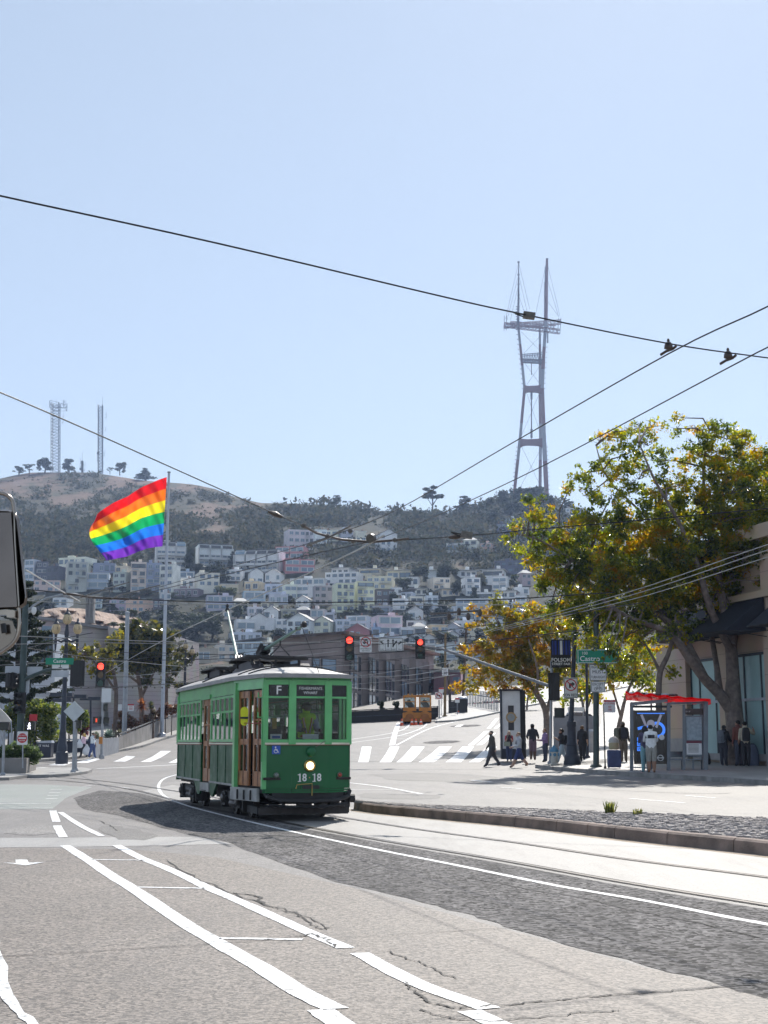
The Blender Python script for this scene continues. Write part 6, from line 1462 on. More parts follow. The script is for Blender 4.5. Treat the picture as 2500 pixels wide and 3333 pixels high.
pg=Kit('pergola','white pergola with square columns and a long beam on the left corner','pergola',at_ground(90,102,.15));m=MB();m.bar(P(-60,2246,100),P(205,2262,108),.5,.5,M_WHB);m.bar(P(110,2240,101),P(190,2252,108),.3,.3,M_WHB);pg.part(m,'beam')
for x in (2,38,108,142,172):
 m=MB();g=at_ground(x,103+x*.03,0);m.bar(g,P(x,2250+x*.06,103+x*.03),.34,.34,M_WHB,up=X);pg.part(m,'column')
cf=Kit('concrete_fin','tall pale concrete chimney with flared ribs in front of the rock face','chimney',P(291,2030,250));m=MB()
for x0,x1 in ((278,284),(286,294),(296,303)):m.prism([(x0-291-2,0),(x1-291+2,0),(x1-291,-25),(x1-291,-86),(x0-291,-86),(x0-291,-25)],P(291,2028,250),X*mpp(250,2000),-Zv*mpp(250,2000),(0,1,0),1.5,M_CONC)
m.box(P(291,1985,250.9),(22*mpp(250,1985),.8,85*mpp(250,1985)),M_CONCB);cf.part(m,'ribs')
# ------------------------------------------------ centre: brown apartment building, pink house, fence
M_BRN=mat('brown_stucco',(.24,.2,.19),.85,var=.12,scale=.4,dirt=(.08,.07,.07),dscale=.5,damt=.4);M_BRND=mat('brown_trim',(.07,.052,.05),.8,var=.15)
A,B,Cc=P(890,2079,150),P(1108,2063,158),P(1412,2133,205);zb=3.5
k=Kit('apartment_building','brown grey apartment building with bay windows and a tiled roof edge behind the streetcar','building',Vector((B.x,B.y,zb)));m=MB()
ztop=B.z;q=[Vector((A.x,A.y,0)),Vector((B.x,B.y,0)),Vector((Cc.x,Cc.y,0)),Vector((Cc.x-14,Cc.y+12,0)),Vector((A.x-2,A.y+40,0))]
zt=[A.z,B.z,Cc.z,Cc.z,A.z];n=5;m.add([Vector((p.x,p.y,zb-2)) for p in q]+[Vector((p.x,p.y,z)) for p,z in zip(q,zt)],[tuple(range(n,2*n))]+[(i,(i+1)%n,n+(i+1)%n,n+i) for i in range(n)],M_BRN);k.part(m,'wall')
dr=(Vector((Cc.x,Cc.y,0))-Vector((B.x,B.y,0)));LR=dr.length;dr.normalize();nr=Vector((dr.y,-dr.x,0));nr=nr if nr.y<0 or nr.x>0 else -nr
dl_=(Vector((B.x,B.y,0))-Vector((A.x,A.y,0)));LL=dl_.length;dl_.normalize();nl=Vector((dl_.y,-dl_.x,0));nl=nl if nl.y<0 else -nl
wtop=lambda f:B.z+(Cc.z-B.z)*f
m=MB();m.bar(B+nr*.5+Zv*.1,Cc+nr*.5+Zv*.1,1.1,.35,M_RTILE);m.bar(A+nl*.4+Zv*.12,B+nl*.4+Zv*.12,.9,.3,M_BRND);k.part(m,'roof')
HB=B.z-zb
nb=6
def wbox(c,d,nn,w,h,par,mi):
 m=MB();m.bar(c-d*w/2+nn*.03,c+d*w/2+nn*.03,.1,h,M_WFD);o=k.part(m,'window');m=MB();m.bar(c-d*(w/2-.12)+nn*.1,c+d*(w/2-.12)+nn*.1,.03,h-.24,M_PANE[mi]);m.bar(c-d*(w/2-.1)+nn*.13,c+d*(w/2-.1)+nn*.13,.05,.07,M_WFD);k.part(m,'pane',parent=o)
for i in range(nb):
 f0=(i+.12)/nb;f1=(i+.52)/nb;c0=Vector((B.x,B.y,0))+dr*LR*f0;c1=Vector((B.x,B.y,0))+dr*LR*f1
 zt_=wtop(f1)-1.4;m=MB();m.add([*(Vector((p.x,p.y,zb+1.2)) for p in (c0-nr*.1,c0+nr*.8+dr*.7,c1+nr*.8-dr*.7,c1-nr*.1)),*(Vector((p.x,p.y,zt_)) for p in (c0-nr*.1,c0+nr*.8+dr*.7,c1+nr*.8-dr*.7,c1-nr*.1))],[(0,1,5,4),(1,2,6,5),(2,3,7,6),(4,5,6,7),(3,2,1,0)],M_BRN);k.part(m,'bay')
 for fl in range(4):
  z=zb+2.9+fl*(HB-1.5)/4.0
  if z>zt_-.5:continue
  mid=(c0+c1)/2+nr*.8
  for s in (-1,1):wbox(Vector((mid.x,mid.y,z))+dr*s*LR*.016,dr,nr,1.15,2.0,None,rnd.randrange(3))
  e=Vector((B.x,B.y,z))+dr*LR*(i+.76)/nb;wbox(e,dr,nr,1.3,2.0,None,rnd.randrange(3));wbox(e+dr*LR*.04,dr,nr,.9,1.9,None,0)
for f,z,w,h in ((.3,A.z-3.3,1.9,2.6),(.62,A.z-2.6,1.2,1.6),(.82,A.z-3.4,2.4,3.2),(.12,A.z-3.3,1.6,2.6)):wbox(Vector((A.x,A.y,z))+dl_*LL*f,dl_,nl,w,h,None,2)
k=slab_building('pink_house','pink house wall right of the brown apartment building',[(1412,2400),(1412,2186),(1500,2186),(1500,2400)],[196,196,190,190],10,mat('pink_stucco',srgb('a8848f'),.85,var=.1))
m=MB();m.bar(P(1410,2184,195.6),P(1502,2184,189.6),.6,.35,M_RWHITE);k.part(m,'roof')
for x,y in ((1485,2230),(1485,2292)):
 m=MB();m.bar(P(x-9,y,190.4),P(x+9,y,189.6),.15,2.2,M_PANE[1]);k.part(m,'window')
M_FEN=mat('fence_black',(.012,.012,.015),.6,var=.2)
def fence(label,pts,htpx,Yv,mt,posts,slats=True):
 gs=[at_ground(p,y) for p,y in zip(pts,Yv)];k=Kit('fence',label,'fence',gs[0]);m=MB();H=htpx*mpp(Yv[0],2330)
 for a,b in zip(gs[:-1],gs[1:]):m.bar(a+Zv*H*.47,b+Zv*H*.47,.05,H*.94,mt)
 k.part(m,'panel');m=MB()
 for a,b in zip(gs[:-1],gs[1:]):m.bar(a+Zv*H,b+Zv*H,.1,.08,mt);m.bar(a+Zv*H*.5+NRM*.04,b+Zv*H*.5+NRM*.04,.04,.08,M_LAMPP)
 k.part(m,'rail')
 for i in range(posts):
  f=i/(posts-1)*(len(gs)-1);j=min(int(f),len(gs)-2);p=gs[j].lerp(gs[j+1],f-j);m=MB();m.box(p+Zv*H*.52,(.12,.12,H*1.04),mt);k.part(m,'post')
fence('long low dark fence across the head of the street behind the orange truck',(1100,1250,1320,1425),40,(127,127,127,127),M_FEN,9)
fence('black mesh fence right of the orange truck below the pink house',(1462,1500),44,(134,136),M_FEN,3)
k=Kit('garden_fence','grey garden fence with pink flowers below the autumn tree','fence',at_ground(1520,150,.15));m=MB()
for i in range(22):x=1512+i*5.2;g=at_ground(x,150-i*.8,.1);m.box(g+Zv*.9,(.11,.05,1.8),M_CONCB)
m.bar(at_ground(1512,150,1.4),at_ground(1622,133,1.4),.05,.1,M_CONCB);k.part(m,'pickets')
for x,w,lb in ((1240,34,'round dark bush before the brown building, left of the orange truck'),(1290,34,'round dark bush before the brown building, touching the orange truck')):
 t=hill_tree(x,2275 if w>33 else 2290,2345,w,'round',0,lb,Yd=132,name='bush',group='bushes behind the dark fence');t['category']='bush'
def truck():
 g=at_ground(1358,121);s=mpp(121,2320);k=Kit('maintenance_truck','orange twin cab track maintenance truck parked at the head of the street','truck',g);OR=mat('truck_orange',(.55,.2,.015),.4,var=.15,scale=2,dirt=(.25,.09,.02),dscale=3);ORD=mat('truck_orange_dark',(.3,.1,.012),.5,var=.2)
 f=lambda x,y,d=0:P(1100+x*.3014,1950+y*.3014,121+d)
 m=MB();m.box(g+Vector((0,1.6,.55)),(92*s,3.6,.8),OR);m.bar(f(705,1300,-.3),f(1010,1300,-.3),.3,.28,ORD);k.part(m,'chassis')
 for x0,x1,nm in ((705,845,1),(875,1008,2)):
  m=MB();m.prism([(0,0),(1,0),(1,.35),(.86,.62),(.62,.74),(.38,.74),(.14,.62),(0,.35)],f(x0,1318,-.2),f(x1,1318,-.2)-f(x0,1318,-.2),Zv*1.2,(0,1,0),.4,OR);k.part(m,'nose')
  m=MB();m.prism([(.12,.0),(.88,0),(.8,.3),(.6,.42),(.4,.42),(.2,.3)],f(x0,1300,-.24),f(x1,1300,-.24)-f(x0,1300,-.24),Zv*1.2,(0,1,0),.1,ORD);k.part(m,'wheel_arch')
  m=MB();a=(f(x0+18,1110,.4)+f(x1-18,1110,.4))/2;m.box(a+Vector((0,.5,0)),(abs(x1-x0)*.3014*s*.8,1.4,1.25),glass('cab_glass',(.45,.5,.52),1.4));k.part(m,'cab_window')
  m=MB()
  for x in (x0+8,x1-8):m.bar(f(x,1050,.2),f(x,1190,.2),.12,.12,OR,up=X);m.bar(f(x,1050,1.6),f(x,1190,1.6),.12,.12,OR,up=X)
  m.bar(f(x0,1052,.2),f(x1,1052,.2),.14,.16,OR);m.bar(f(x0,1190,.15),f(x1,1190,.15),.2,.3,OR);m.bar(f(x0+20,1108,.15),f(x1-20,1108,.15),.06,.06,OR);k.part(m,'cab_frame')
  m=MB();m.bar(f((x0+x1)/2-30,1100,.8),f((x0+x1)/2+30,1175,.8),.5,.5,M_BLACK);k.part(m,'seat')
 m=MB();m.bar(f(712,1048,1),f(1002,1048,1),1.8,.1,OR);k.part(m,'roof')
 for x in (760,800,925,960):m=MB();m.lathe([(.09,0),(.09,.12),(.04,.18)],f(x,1044,.6),M_REDL if 0 else mat('beacon_amber',(.6,.25,.02),.3,var=0),8);k.part(m,'beacon')
 for x in (735,975):m=MB();m.lathe([(.35,-.12),(.38,0),(.35,.12)],g+Vector(((x-857)*.3014*s,.4,.36)),M_BLACK,16,axis=(1,0,0));k.part(m,'wheel')
truck()
M_CONE=mat('cone_orange',(.7,.09,.02),.5,var=.08);M_CONEW=mat('cone_white',(.75,.75,.72),.4,var=.05)
for x,h,lb in ((1308,23,'orange cone at the left corner of the orange truck'),(1341,21,'orange cone with white bands, left of the two middle cones before the truck'),(1354,21,'orange cone with white bands, right of the two middle cones before the truck'),(1370,19,'plain orange cone nearest the right corner of the orange truck'),(1492,14,'small orange cone by the black bin at the kerb')):
 g=at_ground(x,118.5 if x<1400 else 133,0);s=mpp(119,2340);H=h*s;k=Kit('traffic_cone',lb,'traffic cone',g,'cones round the orange truck');m=MB();m.box(g+Zv*.03,(.36,.36,.06),M_CONE);m.lathe([(.15,.05),(.05,H)],g,M_CONE,10);k.part(m,'cone');m=MB();m.lathe([(.118,H*.42),(.094,H*.62)],g,M_CONEW,10);k.part(m,'band')
g=at_ground(1507,134,.15);k=Kit('litter_bin','black bin with a domed lid at the far kerb beside the mesh fence','bin',g);m=MB();m.box(g+Zv*.65,(.85,.8,1.3),M_BLACK);k.part(m,'body');m=MB();m.lathe([(.5,0),(.45,.16),(.2,.26)],g+Zv*1.3,M_SIGNB,12);k.part(m,'lid')
k,Yu=pole('utility_pole','yellowish brown utility pole carrying the speed limit sign',1448,2345,1450,2062,9,mat('pole_ochre',(.2,.14,.07),.8,var=.2),Y=128);m=MB();m.tube([P(1449,2066,Yu),P(1420,2052,Yu),P(1390,2045,Yu)],.06,M_GALV,6);m.lathe([(.03,-.3),(.14,0),(.03,.3)],P(1384,2045,Yu),M_GALV,8,axis=(1,0,0));k.part(m,'lamp_arm');m=MB();m.tube([P(1449,2165,Yu),P(1468,2152,Yu),P(1486,2140,Yu)],.06,M_SIGNB,6);k.part(m,'cable_arm')
k=plate('sign','white speed limit 30 sign on the ochre utility pole',1439,1459,2174,2199,Yu-.2,border=None);k.text('SPEED',k.h*.17,M_INK,k.f+Zv*k.h*.33);k.text('LIMIT',k.h*.17,M_INK,k.f+Zv*k.h*.15);k.text('30',k.h*.5,M_INK,k.f-Zv*k.h*.2,bold=.008)
k,Yt=pole('sign_post','short post of the no left turn sign beside the fence',1431,2345,1429,2278,4,M_GALV,Y=125,taper=1);k=plate('sign','white no left turn sign right of the orange truck',1416,1441,2253,2276,Yt-.1);noring(k,k.f,k.w*.42,[((.35,-.5),(.35,.15),.28),((.4,.12),(-.3,.12),.28),((-.2,.4),(-.5,.12),.2),((-.2,-.16),(-.5,.12),.2)])
for x0,x1,y0,y1,lb in ((1428,1445,2238,2254,'small white sign with a red head above the no left turn sign'),(1481,1496,2272,2287,'small white notice with a red head beside the black mesh fence')):
 k=plate('sign',lb,x0,x1,y0,y1,130);m=MB();m.box(k.f+Zv*k.h*.32,(k.w*.96,.01,k.h*.3),M_RED);k.part(m,'red_band');m=MB();m.tube([P((x0+x1)/2,y1,130.1),at_ground((x0+x1)/2,130.1)],.03,M_GALV,5);k.part(m,'post')
k,_=pole('wooden_pole','leaning dark wooden pole right of the ochre utility pole',1468,2345,1456,2150,9,M_WOODP,Y=136,taper=.85);k,Yw=pole('wooden_pole','tall dark wooden utility pole with short crossarms at the edge of the autumn tree',1505,2340,1518,2040,8,M_WOODP,Y=142);m=MB();[m.bar(P(1505,y,Yw),P(1530,y-1,Yw),.12,.12,M_WOODP) for y in (2062,2096)];k.part(m,'crossarm')
# ------------------------------------------------ mast arm with the signals over the street
k,Ym=pole('signal_mast','grey signal pole with a long mast arm on the right corner',1791,2486,1796,2150,9.5,M_GALV,taper=.9)
YA=Ym+5;m=MB();M_ARM=mat('mast_arm_grey',(.22,.23,.25),.7,.0,var=.1);m.tube([P(1795,2235,Ym),P(1650,2185,Ym+1.5),P(1512,2137,YA-1.5),P(1440,2113,YA-.7),P(1340,2097,YA),P(1230,2093,YA+.3),P(1124,2092,YA+.5)],[.08,.075,.07,.06,.055,.05,.045],M_ARM,9);k.part(m,'mast_arm',True)
signal('red lit signal at the far left end of the mast arm',1122,1153,2071,2150,YA+.2,'red');signal('red lit signal right of the lane sign on the mast arm',1352,1384,2080,2145,YA-.3,'red')
k=plate('sign','white no U turn sign hanging on the mast arm',1171,1210,2073,2123,YA-.1);c=k.f+Zv*k.h*.16;noring(k,c,k.w*.44,[((.35,-.45),(.35,.2),.2),((.35,.2),(.2,.4),.2),((.25,.38),(-.1,.38),.2),((-.1,.4),(-.25,.2),.2),((-.25,.25),(-.25,-.1),.2),((-.55,.0),(-.25,-.35),.2),((.05,.0),(-.25,-.35),.2)]);k.text('ONTO MARKET ST',k.h*.12,M_INK,k.f-Zv*k.h*.28,sx=.7);k.text('AND 17TH ST',k.h*.12,M_INK,k.f-Zv*k.h*.41,sx=.7)
k=plate('sign','wide white lane direction sign with four arrows on the mast arm',1233,1313,2076,2120,YA-.15,border=M_INK);u=lambda x,z:k.f+X*x*k.w+Zv*z*k.h;m=MB()
ar=lambda a,b,w=.05:m.bar(u(*a),u(*b),.006,w*k.w,M_INK,up=(.3,0,1) if abs(a[1]-b[1])<.2 else X)
def head(c,d,s=.07):
 d=Vector((d[0],0,d[1])).normalized();p=Vector((-d.z,0,d.x));o=u(*c);m.prism([(0,s*k.w),(s*k.w*.8,-s*k.w*.6),(-s*k.w*.8,-s*k.w*.6)],o,p,d,NRM,.006,M_INK)
ar((-.31,-.12),(-.31,.05));ar((-.31,.05),(-.36,.13));head((-.4,.18),(-1,.3));ar((-.12,-.2),(-.12,.2));head((-.12,.3),(0,1));ar((.08,-.2),(.08,.2));head((.08,.3),(0,1));ar((.08,-.1),(.18,.12));head((.21,.2),(.6,1));ar((.3,-.12),(.3,.02));ar((.3,.02),(.36,.12));head((.4,.17),(1,.3));k.part(m,'arrows')
m=MB();[m.box(u(x,-.2),(.012*k.w,.006,.5*k.h),M_INK) for x in (-.23,.0,.22)];k.part(m,'divider')
for x,s in ((-.36,'ONLY'),(-.12,'ONLY'),(.11,'MARKET'),(.36,'ONLY')):k.text(s,k.h*.13,M_INK,u(x,-.36),sx=.8)
# ------------------------------------------------ right corner
signal('large black signal box seen from behind on the right corner mast',1785,1822,2190,2279,Ym-.2,back=True)
pedsignal('black pedestrian signal seen from behind under the large signal box',1806,1838,2304,2336,Ym-.2);pedsignal('small black pedestrian signal beside the watch advert column',1690,1709,2331,2356,Ym+9)
gl=G(1863,2489,.15);YL=gl.y;s=mpp(YL,2450)
k=Kit('street_lamp','dark fluted lamp post with a stepped base on the right corner','street lamp',gl);tL=P(1872,2040,YL);m=MB();Hh=tL.z-gl.z
m.lathe([(28*s,-.2),(28*s,.14),(26*s,.2),(26*s,28*s),(20*s,34*s),(17*s,60*s),(20*s,64*s),(15*s,70*s),(13.5*s,120*s),(16*s,124*s),(15*s,138*s),(10*s,142*s),(8*s,150*s)],gl,M_LAMPP,16);k.part(m,'base',True)
m=MB();m.tube([gl+Zv*148*s,tL],[8*s,6*s],M_LAMPP,12);k.part(m,'shaft',True)
k2,YL2=pole('street_lamp','slimmer dark blue lamp post behind the corner between the signs',1912,2472,1909,2060,10,M_LAMPP,Y=Ym+6,cat='street lamp')
M_BANB=mat('banner_black',(.012,.012,.014),.7,var=.1);M_BANBL=mat('banner_blue',(.015,.04,.28),.6,var=.1)
k=plate('banner','black and blue striped banner reading FOLSOM STREET FAIR on the corner lamp post',1793,1858,2084,2171,YL-.15,M_BANB,'banner',thick=.03);m=MB();[m.box(k.f+Zv*k.h*.22+X*x*k.w,(w*k.w,.006,k.h*.52),mt) for x,w,mt in ((-.4,.06,M_BANBL),(-.26,.1,M_BANBL),(.02,.12,M_SIGNW),(.28,.1,M_BANBL),(.42,.06,M_BANBL),(-.1,.05,M_BANBL),(.14,.05,M_BANBL))];k.part(m,'stripes');k.text('FOLSOM',k.h*.19,M_WLET,k.f-Zv*k.h*.24,bold=.003);k.text('STREET FAIR',k.h*.125,M_WLET,k.f-Zv*k.h*.39,bold=.002)
m=MB();[m.tube([P(1793,y,YL-.1),P(1872,y,YL)],.02,M_BLACK,5) for y in (2083,2172)];k.part(m,'bracket')
k=plate('sign','white no right turn ON RED sign on the corner lamp post',1835,1881,2206,2272,YL-.25,border=M_INK);noring(k,k.f+Zv*k.h*.14,k.w*.42,[((-.15,-.5),(-.15,.18),.3),((-.2,.15),(.35,.15),.3),((.25,.42),(.6,.15),.2),((.25,-.12),(.6,.15),.2)]);k.text('ON RED',k.h*.19,M_INK,k.f-Zv*k.h*.36,bold=.003,sx=.85)
k,YG=pole('signal_pole','thick dark green pole carrying the MUST TURN RIGHT sign',1940,2497,1941,1990,20,M_GREENP,taper=.92)
k=plate('sign','white RIGHT LANE MUST TURN RIGHT sign partly behind leaves',1918,1975,2161,2216,YG-.2,border=M_INK);[k.text(t_,k.h*z,M_INK,k.f+Zv*k.h*o_,sx=sx_) for t_,z,o_,sx_ in (('RIGHT LANE',.22,.3,.62),('MUST',.27,.02,1),('TURN RIGHT',.22,-.29,.66))]
k=plate('sign','white EXCEPT sign with a bicycle symbol below the turn sign',1923,1970,2218,2253,YG-.2,border=M_INK);k.text('EXCEPT',k.h*.33,M_INK,k.f+Zv*k.h*.22,sx=.9);m=MB();c=k.f-Zv*k.h*.2;r=k.h*.14
for sx in (-1,1):m.disc(c+X*sx*r*1.7,r,M_INK,NRM,.006,16,r0=r*.78)
for a,b in (((-1.7,0),(-.7,1.2)),((-.7,1.2),(.2,0)),((.2,0),(-1.7,0)),((.2,0),(1.1,1.3)),((-.7,1.2),(1.1,1.3)),((1.7,0),(1.1,1.5)),((1.0,1.6),(1.5,1.6)),((-1.0,1.5),(-.5,1.5))):m.bar(c+X*a[0]*r+Zv*a[1]*r,c+X*b[0]*r+Zv*b[1]*r,.006,r*.22,M_INK,up=(.4,0,1))
k.part(m,'bicycle_symbol')
k=plate('street_sign','green street name sign half hidden by leaves on the right corner',1876,2012,2114,2159,YG-.3,M_SGRN,'street sign',border=M_WLET);k.text('Castro',k.h*.52,M_WLET,k.f-Zv*k.h*.18-X*k.w*.42,align='LEFT',bold=.003);k.text('100',k.h*.3,M_WLET,k.f+Zv*k.h*.22-X*k.w*.3)
k,Yq=pole('sign_post','thin post of the tow away sign beside the blue suitcase',1970,2502,1965,2290,4.5,M_BLACK,taper=1);k=plate('sign','red and white NO STOPPING ANY TIME tow away sign',1966,2003,2278,2319,Yq-.1,border=None);m=MB();m.box(k.f+Zv*k.h*.41,(k.w*.98,.006,k.h*.16),M_RED);k.part(m,'red_band');k.text('TOW-AWAY',k.h*.12,M_WLET,k.f+NRM*.004+Zv*k.h*.41,sx=.9);[k.text(t_,k.h*.19,M_RED,k.f+Zv*k.h*o_,sx=.75) for t_,o_ in (('NO STOPPING',.2),('ANY',-.06),('TIME',-.3))]
g=G(1805,2490,.15);s=mpp(g.y,2460);k=Kit('fire_hydrant','white fire hydrant with a blue cap on the right corner','fire hydrant',g);HW=mat('hydrant_white',(.55,.54,.5),.5,var=.15,scale=6,dirt=(.25,.2,.15),dscale=5);HB_=mat('hydrant_blue',(.08,.22,.36),.45,var=.15);m=MB();m.lathe([(14*s,-.1),(14*s,4*s),(11*s,6*s),(11*s,40*s),(13*s,42*s)],g,HW,14);k.part(m,'barrel',True);m=MB();m.lathe([(15*s,42*s),(15*s,46*s),(11*s,54*s),(5*s,59*s),(4*s,63*s)],g,HB_,14);k.part(m,'cap',True);m=MB();[m.lathe([(5*s,8*s),(5.5*s,15*s)],g+Zv*33*s,HB_,10,axis=a) for a in ((1,0,0),(-1,0,0),(0,-1,0))];k.part(m,'outlet')
g=G(1650,2470,.15);YK=g.y;k=Kit('advert_column','tall pale advert column showing a gold wristwatch','advert column',g);s=mpp(YK,2350);wq=60*s;hq=(P(1650,2246,YK).z-g.z);c=P(1664,2350,YK);cx=c.x;SIL=mat('column_panel',(.7,.7,.72),.4,.1,var=.1,scale=2)
m=MB();m.box((cx,YK+.3,g.z+hq*.56),(wq,.5,hq*.86),SIL);k.part(m,'panel');m=MB();m.box((cx-wq*.52,YK+.3,g.z+hq/2),(.08,.62,hq),M_LAMPP);m.box((cx+wq*.64,YK+.35,g.z+hq/2),(wq*.28,.7,hq),M_BLACK);m.box((cx,YK+.3,g.z+hq*.07),(wq*1.05,.7,hq*.15),M_LAMPP);m.box((cx,YK+.3,g.z+hq*1.0),(wq*1.3,.75,.1),M_BLACK);k.part(m,'frame')
wc=Vector((cx,YK+.045,P(1668,2335,YK).z));GOLD=mat('watch_gold',(.42,.28,.14),.35,.5,var=.1);WF=mat('watch_face',(.3,.33,.36),.4,var=.1);WS=mat('watch_strap',(.05,.045,.05),.6,var=.1);r=17*s
m=MB();m.box(wc+Zv*r*1.5,(r*1.1,.012,r*1.5),WS);m.box(wc-Zv*r*1.6,(r*1.1,.012,r*1.7),WS);k.part(m,'watch_strap');m=MB();m.disc(wc+NRM*.01,r,GOLD,NRM,.012,26,r0=r*.72);m.box(wc+X*r*1.08+NRM*.01,(r*.2,.012,r*.25),GOLD);k.part(m,'watch_case');m=MB();m.disc(wc+NRM*.008,r*.72,WF,NRM,.01,24);m.bar(wc+NRM*.02,wc+NRM*.02+Zv*r*.5,.004,r*.06,GOLD,up=X);m.bar(wc+NRM*.02,wc+NRM*.02+X*r*.4+Zv*r*.1,.004,r*.06,GOLD);k.part(m,'watch_face')
g=at_ground(1866,Ym+17,.15);k=Kit('low_wall','plain grey low wall behind the corner lamp post','wall',g);m=MB();a,b=P(1803,2404,Ym+17),P(1932,2404,Ym+17);m.bar((a+b)/2*1+Vector(((a.x-b.x)/2,0,0))+Zv*.3,(a+b)/2+Vector(((b.x-a.x)/2,0,0))+Zv*.3,.3,(2404-2341)*mpp(Ym+17,2370)+.9,M_CONCB);k.part(m,'wall')
def car(label,px0,px1,ytop,ybase,Y,mt):
 g=P((px0+px1)/2,ybase,Y);g.z=max(g.z,zg(g.x,g.y));s=mpp(Y,ybase);L=(px1-px0)*s;H=(ybase-ytop)*s;k=Kit('parked_car',label,'car',g);q=lambda x,z:(x*L,z*H)
 m=MB();m.prism([q(-.5,.15),q(.5,.15),q(.5,.5),q(.42,.6),q(-.44,.62),q(-.5,.5)],g,X,Zv,(0,1,0),1.7,mt);m.prism([q(-.4,.6),q(.34,.6),q(.2,.98),q(-.3,1)],g+Vector((0,.1,0)),X,Zv,(0,1,0),1.5,mt);k.part(m,'body');m=MB();m.prism([q(-.35,.63),q(.28,.63),q(.18,.93),q(-.28,.94)],g+Vector((0,.08,0)),X,Zv,(0,1,0),1.54,M_PANE[0]);k.part(m,'window')
 for x in (-.32,.32):m=MB();m.lathe([(.2,-.02),(.32,0),(.32,.2),(.2,.22)],g+X*x*L+Vector((0,-.02,.32)),M_BLACK,16,axis=(0,1,0));k.part(m,'wheel')
 m=MB();m.box(g+X*L*.49+Zv*H*.45,(.08,1.4,.14),M_SIGNW);k.part(m,'headlight')
car('dark blue parked car behind the low grey wall',1838,1935,2318,2352,Ym+36,mat('car_blue',(.02,.045,.12),.25,.2,var=.1))
k=plate('sign','white sign board above the blue parked car',1848,1902,2302,2316,Ym+30);k.text('...',k.h*.5,M_INK,k.f) if 0 else None
m=MB();[m.tube([P(x,2316,Ym+30.1),at_ground(x,Ym+30.1)],.03,M_GALV,5) for x in (1852,1898)];k.part(m,'post')
g=G(1922,2410,.15);g=at_ground(1924,Ym+12,.15);k=Kit('litter_bin','slim steel bin beside the green pole','bin',g);m=MB();m.lathe([(.2,0),(.22,1.05),(.2,1.1)],g,M_GALV,14);k.part(m,'body');m=MB();m.lathe([(.21,1.1),(.12,1.22)],g,M_SIGNB,14);k.part(m,'lid')
# ------------------------------------------------ right building
FA,FB=G(2124,2466,.15),G(2480,2493,.15)
fd=Vector((FB.x-FA.x,FB.y-FA.y,0)).normalized();fn=Vector((fd.y,-fd.x,0));fn=fn if fn.y<0 else -fn
def fs_(px):
 a=(px-1250)/FOC/CP;a=a*(1+0);t=(a*FA.y-FA.x)/(fd.x-a*fd.y);return t
def fz(px,py):s=fs_(px);p=FA+fd*s;return P(px,py,p.y).z
FPT=lambda s,o,z:Vector((FA.x,FA.y,0))+fd*s+fn*o+Zv*z
M_BEI=mat('beige_stone',(.5,.385,.29),.85,var=.1,scale=.8,dirt=(.22,.16,.12),dscale=.7,damt=.4);M_BEI=bpy.data.materials.new('beige_stone_courses');M_BEI.use_nodes=True;siding(M_BEI,(.56,.44,.34),.9,.025);M_PLI=mat('stone_plinth',(.3,.29,.29),.8,var=.12);M_TEAL=mat('frosted_teal_glass',(.3,.46,.47),.3,var=.12,scale=.8,spec=.7);M_NAVY=mat('awning_navy',(.01,.014,.026),.7,var=.15);M_MUL=mat('mullion_dark',(.03,.04,.05),.5,var=.1)
rb_=Kit('corner_building','beige stone shop building with tall teal windows and navy awnings on the right','building',FA);S0,S1=0,fs_(2500)+16;ZT=fz(2450,1720);ZB=FA.z-1.0
m=MB();q=[FPT(S0,-.4,0),FPT(S1,-.4,0),FPT(S1,-14,0),FPT(S0,-14,0)];m.add([p+Zv*ZB for p in q]+[p+Zv*ZT for p in q],[(0,1,5,4),(1,2,6,5),(2,3,7,6),(3,0,4,7),(4,5,6,7)],M_BEI);rb_.part(m,'wall')
zw0,zw1=fz(2250,2462),fz(2250,2150)
bays=[(2219,2312),(2384,2460)]
pil=[(2124,2212),(2316,2352),(2464,2560)]
ss_=[(fs_(a),fs_(b)) for a,b in pil];w_b=ss_[2][0]-ss_[1][1]
ss_+=[(ss_[2][1]+w_b,ss_[2][1]+w_b+1.4)]
for a,b in ss_:
 m=MB();q=[FPT(a,0,0),FPT(b,0,0),FPT(b,-.39,0),FPT(a,-.39,0)];m.add([p+Zv*ZB for p in q]+[p+Zv*(ZT-.6) for p in q],[(0,1,5,4),(1,2,6,5),(3,0,4,7),(4,5,6,7)],M_BEI);rb_.part(m,'pilaster')
 m=MB();m.bar(FPT(a-.03,.02,FA.z+.3),FPT(b+.03,.02,FA.z+.3),.12,1.3,M_PLI);rb_.part(m,'plinth')
for (a0,a),(b,b0) in zip(ss_[:-1],ss_[1:]):
 a+=.12;b-=.12;m=MB();m.bar(FPT(a,-.3,(zw0+zw1)/2),FPT(b,-.3,(zw0+zw1)/2),.1,zw1-zw0,M_TEAL);wn_=rb_.part(m,'window');m=MB()
 for f in (0,.28,.8,1):m.bar(FPT(a+(b-a)*f,-.26,zw0),FPT(a+(b-a)*f,-.26,zw1),.1,.1,M_MUL,up=fd)
 zt_=zw0+(zw1-zw0)*.56
 m.bar(FPT(a,-.22,zt_),FPT(b,-.22,zt_),.1,.12,M_SIGNB);m.bar(FPT(a,-.25,zw1),FPT(b,-.25,zw1),.12,.12,M_MUL);m.bar(FPT(a,-.25,zw0),FPT(b,-.25,zw0),.16,.3,M_PLI);rb_.part(m,'window_bars',parent=wn_)
m=MB();m.bar(FPT(S0-.1,.12,ZT-.3),FPT(S1,.12,ZT-.3),.6,.6,M_BEI);m.bar(FPT(S0,.05,fz(2490,1930)),FPT(S1,.05,fz(2490,1930)),.3,.3,M_BEI);rb_.part(m,'cornice')
